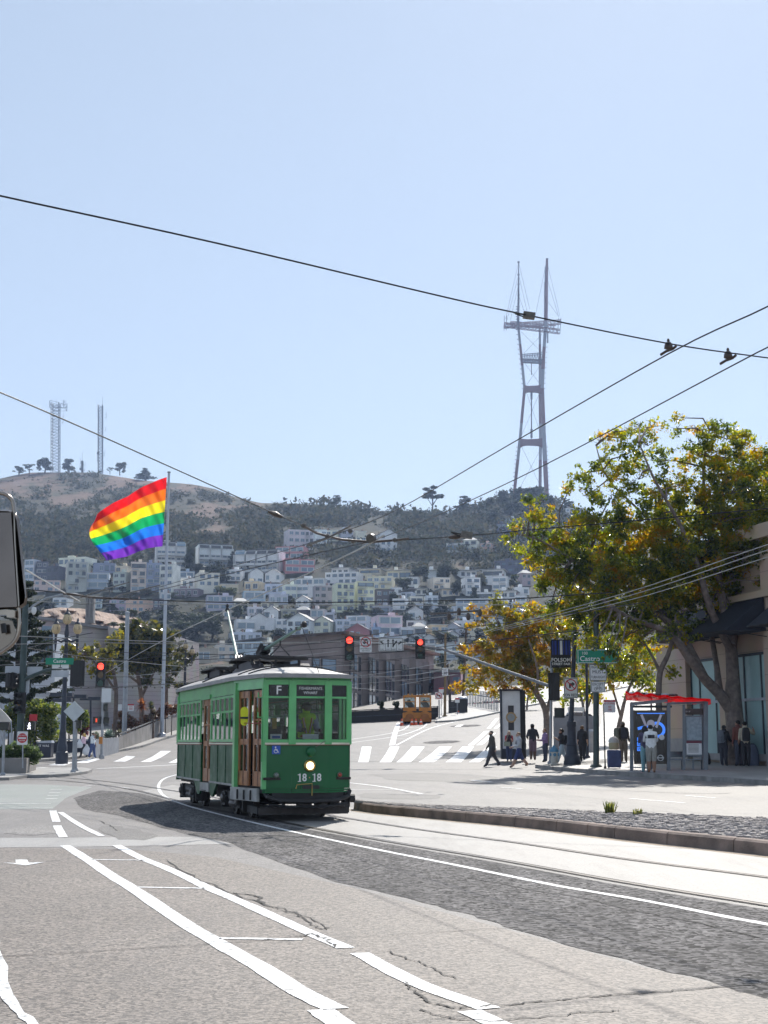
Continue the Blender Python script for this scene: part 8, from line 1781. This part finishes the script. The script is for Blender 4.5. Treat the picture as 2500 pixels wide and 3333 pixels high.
LM=[(1668,1752,26,-1),(1700,1720,40,-1),(1720,1800,46,-.5),(1770,1700,60,-1),(1790,1780,70,0),(1760,1860,46,0),(1850,1840,80,-1),(1840,1740,70,.5),(1900,1700,66,0),(1930,1780,80,1),(1960,1860,90,-1),(1880,1930,70,0),(1960,1960,70,-1.5),(2030,1900,90,0),(2040,1800,100,1),(1990,1690,70,0),(2080,1700,90,-1),(2150,1780,110,0),(2130,1890,100,-1),(2060,1990,76,-1.5),(2140,1980,70,.5),(2230,1690,110,1),(2260,1800,110,-1),(2220,1900,100,1),(2350,1740,110,0),(2350,1640,100,0),(2430,1700,100,1),(2440,1800,90,0),(2330,1880,90,1),(2420,1890,70,1),(2300,1960,50,1.5),(2390,1980,60,.6),(2470,1960,44,1),
 (2360,1540,90,0),(2290,1480,80,.5),(2370,1430,66,0),(2440,1520,80,1),(2330,1390,44,.3),(2420,1420,44,0),(2480,1600,90,.5),(2210,1580,70,-1),(2150,1640,70,-1),
 (1950,1440,40,2),(2010,1425,44,2),(2060,1400,42,1),(2120,1390,40,0),(1965,1500,46,2),(2040,1480,56,1),(2110,1450,50,0),(2010,1550,56,1),(1900,1545,46,2),(1860,1570,40,2),(1930,1600,50,1),(2080,1560,60,0),(1850,1600,22,1),(2220,1360,26,.5),(2205,1395,30,.5),(2270,1400,40,.5),(2170,1500,44,0),(1760,1628,30,0),(1730,1622,22,0),(1990,1620,46,0),(2080,1385,24,0),
 (2470,1660,60,-2.2),(2490,1740,60,-2),(2440,1600,50,-2),(2490,1830,54,-1.8),(2500,1580,60,-2),(2460,1890,36,-1.5),(2160,2090,40,0),(2230,1990,50,.6),(2370,2060,34,.8),(2440,2030,40,.5),(2180,1940,60,1),(2300,2020,36,1),(1790,1980,40,0),(1760,1920,40,0),(2040,2140,34,0),(2500,1960,46,-1),(2480,1790,50,-2.2),(2420,1750,60,-1.5),(2440,1680,60,-2),(1850,1960,60,-1),(1900,2000,60,0),(1980,2010,60,-1),(2050,2050,50,0),(1830,1890,50,0),(1920,2090,44,0),(2000,2110,40,.5),(2080,2100,34,.5),(1790,2050,30,0),(1985,2128,24,-4),(1925,2106,22,-4),(2010,2150,18,-4),(1960,2172,14,-4),(2560,1560,110,1),(2580,1700,120,1),(2660,1620,120,1),(2560,1850,80,1.5),(2700,1760,120,1),(2520,1470,60,1),(1850,2000,46,0),(1900,2050,50,-.5),(1960,2060,54,0),(2030,2070,44,0),(2100,2060,40,0),(2250,2050,36,1.5),(2390,2045,30,.5)]
street_tree('large plane tree turning yellow on the right pavement with a thick forked trunk',gT,limbs,LM,YT,M_LEAFA,M_BARKP,.16,9.2,.32,46,21,spread=1.0)
def tree_small(label,bx,by,limbs,lumps,Y,lm,seed,per=1.6,rc=.42,leaves=24,size=.2,group='trees behind the right corner',spread=1.5,bark=None,twigs=1.0):
 g=at_ground(bx,Y,.15);return street_tree(label,g,limbs,lumps,Y,lm,bark or M_BARKP,size,per,rc,leaves,seed,group=group,spread=spread,twigs=twigs)
tree_small('orange brown autumn tree hanging over the street behind the advert column',1783,2440,[([(1783,2450,0),(1780,2390,0),(1777,2320,0),(1755,2270,0),(1720,2220,0),(1680,2150,0),(1640,2060,0)],[26,22,20,17,13,9,4]),([(1777,2330,0),(1800,2240,.5),(1815,2150,1),(1800,2040,1)],[15,12,8,4]),([(1745,2260,0),(1750,2180,-1),(1720,2080,-1.5)],[12,8,4])],
 [(1520,2180,28,0),(1545,2230,34,0),(1560,2130,46,0),(1580,2210,50,0),(1560,2050,40,0),(1610,2080,60,0),(1620,2160,60,-1),(1640,2235,46,0),(1600,1990,40,0),(1660,1985,50,0),(1680,2070,70,0),(1690,2160,70,0),(1740,2010,60,0),(1760,2100,76,0),(1760,2190,60,0),(1820,2040,60,1),(1840,2130,60,0),(1710,2235,36,0),(1620,1950,24,0),(1550,1990,26,0),(1530,2100,36,0),(1640,2110,50,1),(1720,2120,60,1),(1790,2210,46,1),(1850,2200,44,0),(1820,1990,40,0),(1500,2225,20,0),(1590,2262,26,0)],YT+26,M_LEAFB,31,per=3.4,rc=.46,leaves=46,size=.25,spread=1.0)
tree_small('yellow green tree behind the street name sign',2007,2430,[([(2007,2440,0),(2012,2380,0),(2024,2320,0),(2040,2260,0),(2070,2190,0)],[18,15,13,10,5]),([(2020,2330,0),(2000,2260,0),(1975,2190,0)],[9,7,4]),([(2035,2280,0),(2090,2240,.4),(2130,2200,.6)],[8,6,3])],
 [(1880,2200,40,0),(1910,2150,50,0),(1950,2220,50,0),(1990,2160,60,0),(2040,2210,56,0),(2060,2130,60,0),(2100,2190,46,0),(2110,2250,30,0),(1900,2260,30,0),(2070,2270,26,0),(1950,2100,50,0)],YT+24,M_LEAFA,33,per=2.0,rc=.52,leaves=46,size=.27)
tree_small('green tree further up the right pavement behind the white road sign',1905,2405,[([(1905,2400,0),(1903,2340,0),(1895,2280,0),(1880,2220,0)],[12,10,8,4]),([(1903,2330,0),(1925,2270,0),(1935,2220,0)],[6,5,3])],[(1850,2240,30,0),(1880,2210,34,0),(1920,2230,34,0),(1945,2255,26,0),(1900,2265,26,0),(1850,2275,18,0)],YT+48,M_LEAFA,36,per=.7,rc=.6,leaves=44,size=.34)
tree_small('far green tree at the bend of the right pavement',1700,2330,[([(1715,2330,0),(1716,2290,0),(1722,2240,0)],[8,6,3])],[(1690,2260,24,0),(1720,2240,28,0),(1750,2262,24,0),(1725,2276,20,0)],YT+75,M_LEAFA,37,per=.6,rc=.7,leaves=44,size=.4)
tree_small('dark trunked tree just behind the bus shelter',2146,2455,[([(2146,2470,0),(2146,2360,0),(2144,2250,0),(2150,2185,0),(2175,2130,0),(2190,2070,0),(2200,2000,0)],[24,22,20,19,15,11,6]),([(2150,2190,0),(2120,2130,.3),(2090,2080,.5)],[13,9,5])],
 [(2100,2100,46,0),(2150,2060,50,0),(2200,2030,46,0),(2060,2060,46,0),(2200,2110,26,.5),(2180,2190,18,.3),(2230,2070,30,0),(2120,2010,50,0)],YS+5,M_LEAFA,35,per=2.6,rc=.38,leaves=42,size=.21)
M_BARKL=mat('bark_left',(.14,.1,.08),.9,var=.35,scale=3,bump=.5)
YL_=121
tree_small('broad dark glossy leaved tree behind the flagpole',462,2400,[([(464,2420,0),(462,2340,0),(460,2270,0),(452,2215,0),(440,2150,0)],[19,17,16,14,9]),([(460,2270,0),(490,2210,0),(530,2140,0)],[11,8,5]),([(455,2225,0),(410,2190,0),(380,2140,0)],[9,7,4])],
 [(450,2060,46,0),(500,2060,46,0),(545,2075,40,0),(420,2100,50,0),(480,2110,60,0),(540,2130,50,0),(440,2160,50,0),(500,2170,40,0),(390,2130,36,0),(560,2180,30,0),(470,2205,30,0)],YL_,M_LEAFC,41,per=1.3,rc=.66,leaves=44,size=.5,group='glossy trees on the left corner',bark=M_BARKL)
tree_small('olive yellow glossy leaved tree left of the thick grey pole',374,2400,[([(372,2420,0),(376,2330,0),(378,2250,0),(370,2190,0),(350,2130,0)],[15,14,13,11,6]),([(376,2250,0),(330,2180,0),(280,2130,0)],[9,7,4])],
 [(225,2120,30,0),(265,2110,38,0),(300,2150,40,0),(250,2150,34,0),(340,2110,40,0),(350,2160,44,0),(310,2190,30,0),(375,2190,34,0),(225,2150,20,0),(390,2090,30,0)],YL_-6,leafmat('olive_glossy_leaf',[(.03,.035,.012),(.06,.062,.015),(.12,.11,.02),(.19,.15,.02)],.4,.22,.9),43,per=.8,rc=.62,leaves=44,size=.46,group='glossy trees on the left corner',bark=M_BARKL)
tree_small('dark glossy tree between flagpole and streetcar roof',540,2395,[([(541,2410,0),(541,2300,0),(543,2200,0),(560,2130,0)],[14,13,11,6])],[(575,2140,34,0),(590,2110,34,0),(560,2200,36,0),(600,2180,36,0),(620,2140,30,0),(585,2235,26,0)],YL_+8,M_LEAFC,45,per=.8,rc=.6,leaves=44,size=.45,group='glossy trees on the left corner',bark=M_BARKL)
def conifer():
 Y=96;g=at_ground(62,Y,.15);k=Kit('conifer_tree','dark tiered conifer with upswept branches behind the green signal pole','tree',g);m=MB();m.tube([g,P(62,2200,Y),P(64,1990,Y),P(66,1880,Y)],[.35,.28,.2,.05],M_BARKD,9);L=[]
 rs=np.random.RandomState(51)
 for y0 in range(1905,2300,34):
  for i in range(8):
   a=i*.785+rs.uniform(-.3,.3);ln=(.8+(y0-1900)*.0068)*rs.uniform(.75,1.15);b=P(64,y0,Y);d=Vector((math.cos(a),math.sin(a),0));tip=b+d*ln+Vector((0,0,ln*.22));mid=b+d*ln*.55-Vector((0,0,ln*.02));m.tube([b,mid,tip],[.07,.05,.02],M_BARKD,5,False)
   for f in np.linspace(.35,1,6):p=b.lerp(mid,f*2) if f<.5 else mid.lerp(tip,f*2-1);L.append((p.x,p.y,p.z,.3,.3,.15))
 k.part(m,'trunk',True);o=bpy.data.objects.new('crown',cards_mesh('crown',cards(L,22000,.26,None,rs),leafmat('conifer_needle',[(.012,.02,.014),(.028,.04,.024),(.05,.055,.03)],.2,.6,.2)));link(o,k.t);o.location=-k.b
conifer()
def bush(label,lumps,Y,lm,n,size,seed,cat='shrub',name='shrub',group='shrubs on the left corner'):
 rs=np.random.RandomState(seed);L=[]
 for x,y,r in lumps:c=P(x,y,Y);rm=r*mpp(Y,y);L.append((c.x,c.y,c.z,rm,rm,rm*.85))
 me=cards_mesh(name,cards(L,n,size,None,rs),lm);o=bpy.data.objects.new(name,me);link(o);tag(o,label,cat,group);
 m=MB();b=at_ground(lumps[0][0],Y,0);
 for l in L:m.tube([(l[0],l[1],b.z),(l[0],l[1],l[2])],[.05,.02],M_BARKD,5)
 m.build('stem',o);return o
M_VINE=leafmat('vine_leaf',[(.03,.05,.012),(.06,.085,.02),(.12,.14,.03),(.16,.17,.04)],.4,.25,.8)
bush('tall green vine shrub between the walk sign and the three globe lamp',[(50,2310,34),(80,2350,40),(120,2310,44),(150,2350,44),(170,2310,30),(100,2390,34),(160,2390,36),(30,2360,30),(30,2330,30)],93,M_VINE,4200,.26,61)
bush('green shrub behind the pale diamond sign',[(215,2310,26),(225,2350,24),(265,2330,26),(240,2370,26),(275,2350,20)],97,M_VINE,1700,.24,62)
bush('dark red flowering shrub above the strolling couple',[(228,2370,12),(262,2375,18),(280,2365,14),(275,2385,14)],98,leafmat('red_shrub_leaf',[(.06,.015,.02),(.14,.03,.04),(.25,.12,.12)],.35),800,.2,63)
bush('brown reddish dry shrubs along the top of the ramp wall',[(390,2370,26),(420,2350,26),(450,2365,26),(400,2330,20),(475,2345,24),(505,2330,22),(530,2320,20),(560,2310,20),(430,2390,20),(540,2300,16),(580,2305,18)],117,leafmat('dry_leaf',[(.05,.03,.02),(.11,.055,.035),(.2,.1,.06),(.1,.09,.04)],.35,.3,.7),3800,.26,64)
def spiky(label,px,py,r,n,Y,cols,name,cat,seed,w=.05,low=False):
 rs=np.random.RandomState(seed);m=MB();c=P(px,py,Y);rm=r*mpp(Y,py);lm=leafmat(name+'_blade_'+str(seed),cols,.3,.35,.6)
 for i in range(n):
  a=rs.uniform(0,6.28);e=rs.uniform(R(5 if low else -35),R(88));d=Vector((math.cos(a)*math.cos(e),math.sin(a)*math.cos(e),math.sin(e)));s=Vector((-math.sin(a),math.cos(a),0));L=rm*rs.uniform(.7,1.1);mid=c+d*L*.5+Vector((0,0,L*.05));tip=c+d*L-Vector((0,0,L*.12));m.add([c-s*w*.4,c+s*w*.4,mid+s*w,tip,mid-s*w],[(0,1,2,3,4)],lm)
 o=m.build(name);tag(o,label,cat);
 if not low:g=at_ground(px,Y,0);q=MB();q.tube([g,c],[.12,.08],M_BARKL,7);q.build('trunk',o)
 return o
spiky('red brown spiky cordyline plant beside the thick grey pole',461,2300,34,150,113,[(.08,.03,.02),(.2,.07,.03),(.26,.12,.05)],'cordyline','plant',71)
spiky('green spiky yucca plant right of the red cordyline',492,2300,22,110,113.5,[(.03,.05,.02),(.07,.09,.04),(.14,.12,.06)],'yucca','plant',72);spiky('dark spiky plant just left of the flagpole foot',498,2325,22,110,113,[(.025,.03,.015),(.06,.05,.03),(.12,.07,.05)],'yucca','plant',73)
spiky('grey green grass clump above the low pale wall, left one',312,2408,32,170,100,[(.07,.085,.06),(.13,.15,.11),(.2,.2,.15)],'agave','plant',74,low=True);spiky('blue green agave clump above the low pale wall, right one',352,2405,38,130,101,[(.05,.075,.06),(.1,.14,.12),(.16,.2,.17)],'agave','plant',75,w=.09,low=True);spiky('grey tufted plant at the top corner of the low pale wall',388,2392,22,120,104,[(.08,.085,.06),(.15,.14,.1)],'agave','plant',76,low=True)
o=bush('pink flowered hedge behind the garden fence',[(1530+i*14,2296-i*1.5,10) for i in range(8)],152,leafmat('pink_flower_leaf',[(.04,.06,.02),(.08,.09,.03),(.45,.1,.16)],.3),900,.22,77,group=None);
# ================================================================== overhead wires
M_WIRE=mat('wire_black',(.02,.02,.022),.45,.4,var=.1);M_WIREL=mat('wire_pale',(.38,.37,.35),.35,.5,var=.1)
def wire(label,pxs,r=.011,z=None,m=None,group='overhead wires',n=5,Ys=None,name='overhead_wire'):
 pts=[W(x,y,z) if z else P(x,y,Y) for (x,y),Y in zip(pxs,Ys or [0]*len(pxs))];mb=MB();mb.tube(smoothline(pts,n) if len(pts)>2 else pts,r,m or M_WIRE,6);return tag(mb.build(name,None,True),label,'wire',group)
wire('black span wire crossing the sky from upper left to the right edge',[(-300,565),(0,637),(700,790),(1440,965),(1690,1020),(2175,1118),(2500,1165),(2800,1205)],.0085,6.3)
wire('left of the two trolley wires climbing to the right edge',[(2800,830),(2500,997),(2175,1152),(1650,1452),(1290,1660),(1085,1742),(900,1800),(600,1888),(350,1955),(256,1968)],.0085,6.0,group='trolley wires over the track');wire('right of the two trolley wires climbing to the right edge',[(2800,980),(2500,1130),(2365,1200),(1760,1520),(1400,1688),(1210,1762)],.0085,6.0,group='trolley wires over the track')
wire('dark trolley wire running down left from the suspended frog',[(1210,1762),(1000,1808),(700,1878),(480,1930),(392,1960)],.012,6.0);wire('pale trolley wire running down to the tip of the raised trolley pole',[(1250,1742),(1180,1782),(1000,1868),(740,1985),(560,2070),(430,2140),(330,2200)],.017,6.0,M_WIREL)
wire('black span wire falling from the left edge behind the flag to the frog',[(-200,1200),(0,1277),(320,1415),(895,1672),(1065,1745)],.0105,6.2);wire('span wire from the frog to the big tree',[(1210,1762),(1400,1752),(1640,1734),(1690,1728),(2100,1692),(2500,1655),(2700,1636)],.012,6.2)
M_INS=mat('insulator_brown',(.07,.05,.04),.4,var=.3,scale=20);M_FIT=mat('fitting_steel',(.12,.11,.1),.4,.6,var=.3,scale=20)
m=MB();q=[W(x,y,6.05) for x,y in ((985,1710),(1030,1735),(1065,1745),(1110,1756),(1210,1764),(1290,1758),(1330,1753))];m.tube(q,.028,M_INS,8);m.tube([W(x,y,6.02) for x,y in ((1000,1775),(1065,1752),(1140,1712))],.024,M_FIT,7)
for x,y in ((988,1710),(1065,1745),(1140,1728),(1010,1772),(1150,1762),(1205,1764),(1285,1758)):m.lathe([(.03,-.05),(.06,0),(.03,.05)],W(x,y,6.05),M_FIT,8,axis=(1,.2,0))
m.lathe([(.1,-.06),(.1,.06)],W(1208,1752,6.05),M_FIT,12,axis=(.5,1,.2));tag(m.build('wire_frog',None,True),'dark crossing frog where the trolley wires and span wires meet','wire fitting')
def fitting(label,px,py,z,kind):
 c=W(px,py,z);s=mpp(c.y,py);m=MB()
 if kind=='bell':m.lathe([(3*s,20*s),(5*s,14*s),(4*s,10*s),(8*s,8*s),(13*s,0),(15*s,-12*s),(6*s,-16*s),(5*s,-22*s)],c,M_INS,12);m.tube([c+Vector((-24*s,.05,-30*s)),c+Vector((-8*s,0,-22*s)),c+Vector((14*s,0,-14*s)),c+Vector((22*s,-.05,-8*s))],4.5*s,M_INS,7)
 elif kind=='box':m.box(c,(38*s,20*s,20*s),M_FIT,mtx=Matrix.Rotation(R(-8),3,'Y').transposed());m.tube([c+Vector((-50*s,0,9*s)),c],2.5*s,M_WIRE,5);m.tube([c+Vector((-45*s,0,6*s)),c+Vector((-5*s,0,-9*s))],2.5*s,M_WIRE,5)
 else :m.lathe([(3*s,-26*s),(6*s,-16*s),(9*s,0),(6*s,16*s),(3*s,26*s)],c,M_INS,9,axis=(1,0,-.4 if kind=='tilt' else .1))
 return tag(m.build('wire_fitting',None,True),label,'wire fitting','fittings on the wires')
fitting('box clamp on the high span wire in front of the red tower',1722,1027,6.3,'box');fitting('bell hanger where the span wire meets the left trolley wire',2176,1122,6.3,'bell');fitting('bell hanger where the span wire meets the right trolley wire',2370,1152,6.3,'bell')
fitting('spindle insulator on the left span wire right of the flag',897,1674,6.2,'tilt');fitting('spindle insulator on the span wire between frog and tree, left of the box one',1485,1747,6.2,'flat');fitting('box insulator on the span wire just left of the big tree',1519,1742,6.2,'box')
wire('pale span wire from the lamp arm at left to the left frog',[(84,1855),(160,1900),(215,1932),(260,1958)],.02,6.0,M_WIREL);wire('thick dark wire along the row of houses above the rock',[(78,1918),(230,1932),(300,1945),(420,1950),(700,1960),(930,1962),(1400,1956),(1620,1952),(2000,1928)],.018,6.0);wire('pale thin wire just below the dark house level wire',[(60,1952),(230,1962),(700,1968),(1300,1970),(1700,1968)],.014,6.0,M_WIREL)
m=MB();q=[W(x,y,6.0) for x,y in ((206,1932),(260,1938),(300,1945),(420,1950))];m.tube(q,.035,M_INS,7);m.tube([W(x,y,6.0) for x,y in ((255,1948),(300,1930),(420,1895))],.02,M_FIT,6);m.tube([W(x,y,6.0) for x,y in ((340,1958),(385,1938),(520,1905))],.02,M_FIT,6);tag(m.build('wire_frog',None,True),'smaller crossing frog of wires above the rock face','wire fitting')
for i,(a,b) in enumerate((((1560,2060),(2500,1772)),((1600,2055),(2500,1790)),((1640,2050),(2500,1813)))):wire(('upper','middle','lower')[i]+' one of the three pale wires in front of the big tree',[a,((a[0]+b[0])/2,(a[1]+b[1])/2+16),b,(2750,b[1]-70)],.0095,6.0,M_WIREL,group='pale wires before the big tree')
rs=np.random.RandomState(8)
tang=[((0,2068),(700,2094),(1000,2092)),((0,2098),(300,2092),(700,2096),(1250,2085)),((0,2118),(240,2122),(700,2130),(1180,2160)),((90,2110),(400,2148),(900,2140)),((0,2150),(300,2165),(620,2130),(1300,2150)),((0,2165),(350,2150),(640,2168),(1100,2120)),((0,2190),(400,2200),(600,2185),(1160,2165)),((300,2240),(560,2225),(800,2160),(1500,2110)),((0,2225),(300,2236),(600,2222),(760,2205)),((850,2205),(1150,2185),(1450,2178)),((1000,2220),(1250,2190),(1480,2150)),((1050,2235),(1300,2215),(1490,2196)),((850,2150),(1300,2120),(1600,2085),(1900,2050)),((900,2180),(1350,2140),(1700,2100)),((900,2122),(1200,2100),(1560,2070)),((1100,2206),(1330,2198),(1480,2170)),((1300,2230),(1480,2195)),((820,2110),(1200,2080),(1700,2020),(2100,1960)),((0,2135),(180,2085),(300,2060)),((600,2150),(900,2110),(1250,2060)),((1400,2010),(1540,2002),(1640,2012)),((850,2230),(1100,2236),(1300,2252)),((1330,2220),(1450,2190),(1640,2160)),((0,2210),(200,2195),(500,2210),(700,2235))]
for i,t_ in enumerate(tang):wire('thin cable in the tangle of wires across the junction',list(t_),.014 if i%3 else .02,5.9 if i%2 else 6.1,M_WIREL if i%5<2 else M_WIRE,group='tangle of wires across the junction')
m=MB();m.tube([W(x,y,5.6) for x,y in ((-40,2237),(100,2238),(250,2241),(420,2236),(600,2222))],.03,M_FIT,6)
for x in range(0,560,24):m.lathe([(.05,-.05),(.08,0),(.05,.05)],W(x,2238,5.6),M_FIT,7,axis=(1,0,0))
tag(m.build('feeder_wire',None,True),'thick clip studded feeder wire crossing the green pole at left','wire','overhead wires')
m=MB();m.tube([W(1400,1998,6.0),W(1480,1993,6.0),W(1560,1988,6.0)],.035,M_FIT,6);[m.lathe([(.05,-.14),(.09,0),(.04,.12)],W(x,y,6.0),M_INS,8) for x,y in ((1462,2006),(1524,2006),(1562,1994),(1494,1990))];tag(m.build('wire_hanger',None,True),'short hanger bar with four insulators left of the autumn tree','wire fitting')
# ================================================================== the big mirror at the left edge
def mirror():
 Y=3.7;p=lambda x,y,d=0:P(x,y,Y+d);k=Kit('truck_mirror','large chrome truck mirror on a bent tube arm at the left edge','mirror',p(-60,2120));CH=mat('chrome_dull',(.36,.31,.27),.2,.95,var=.15,scale=9);PL=mat('mirror_shell',(.2,.17,.15),.18,.85,var=.2,scale=6);s=mpp(Y,1900)
 m=MB();m.tube(smoothline([p(-160,1612,.02),p(-60,1605,.02),p(0,1605,0),(p(30,1618,0)),p(45,1650,0),p(48,1760,0),p(56,1900,0),p(62,2000,0),p(62,2040,0),p(52,2080,0),p(20,2112,0),p(-40,2140,0),p(-200,2180,.05)],5),6.5*s,CH,10);k.part(m,'arm',True)
 prof=[(34,1660),(52,1668),(62,1690),(72,1780),(84,1900),(90,1945),(86,1968),(70,1980),(-190,1995),(-190,1655)]
 m=MB();n=len(prof);vs=[p(x,y,.0) for x,y in prof]+[p(x*.9-14,y+(6 if y<1800 else -8),.16) for x,y in prof]+[p(x-8,y+(4 if y<1800 else -6),-.01) for x,y in prof]
 m.add(vs,[(i,(i+1)%n,n+(i+1)%n,n+i) for i in range(n)]+[tuple(range(n,2*n))]+[(i,(i+1)%n,2*n+(i+1)%n,2*n+i) for i in range(n)],PL);o=k.part(m,'housing',True)
 m=MB();m.add([p(-190,1668,-.012),p(36,1668,-.012),p(56,1975,-.012),p(-190,1985,-.012)],[(0,1,2,3)],mat('mirror_glass',(.2,.17,.16),.22,.9,var=.2,scale=5));k.part(m,'mirror_glass')
 m=MB();m.box(p(10,1995,0),(80*s,.03,16*s),CH);m.box(p(40,2000,-.01),(26*s,.03,22*s),CH);m.tube([p(10,2030,.01),p(14,2060,.01)],9*s,M_BLACK,8);k.part(m,'bracket')
 m=MB();prof=[(-200,2010),(40,2020),(54,2060),(36,2096),(0,2120),(-200,2150)];n=len(prof);m.add([p(x,y,.03) for x,y in prof]+[p(x,y,.12) for x,y in prof],[tuple(range(n)),tuple(range(2*n-1,n-1,-1))]+[(i,(i+1)%n,n+(i+1)%n,n+i) for i in range(n)],PL);k.part(m,'lower_mirror')
 m=MB();m.box(p(-420,1900,.3),(.06,1.2,1.1),mat('truck_door_white',(.5,.5,.5),.3,var=.05));k.part(m,'door_panel')
mirror()
# ================================================================== the air
def haze():
 m=bpy.data.materials.new('haze_air');m.use_nodes=True;n=m.node_tree.nodes;l=m.node_tree.links;n.remove(n['Principled BSDF']);v=n.new('ShaderNodeVolumePrincipled');v.inputs['Color'].default_value=(.5,.66,1.0,1);v.inputs['Density'].default_value=.00018;v.inputs['Anisotropy'].default_value=.25;l.new(v.outputs[0],n['Material Output'].inputs['Volume'])
 o=MB().box((0,750,215),(2800,2060,462),m).build('haze');o['kind']='stuff';o['label']='thin blue haze over the hill and the town'
haze()
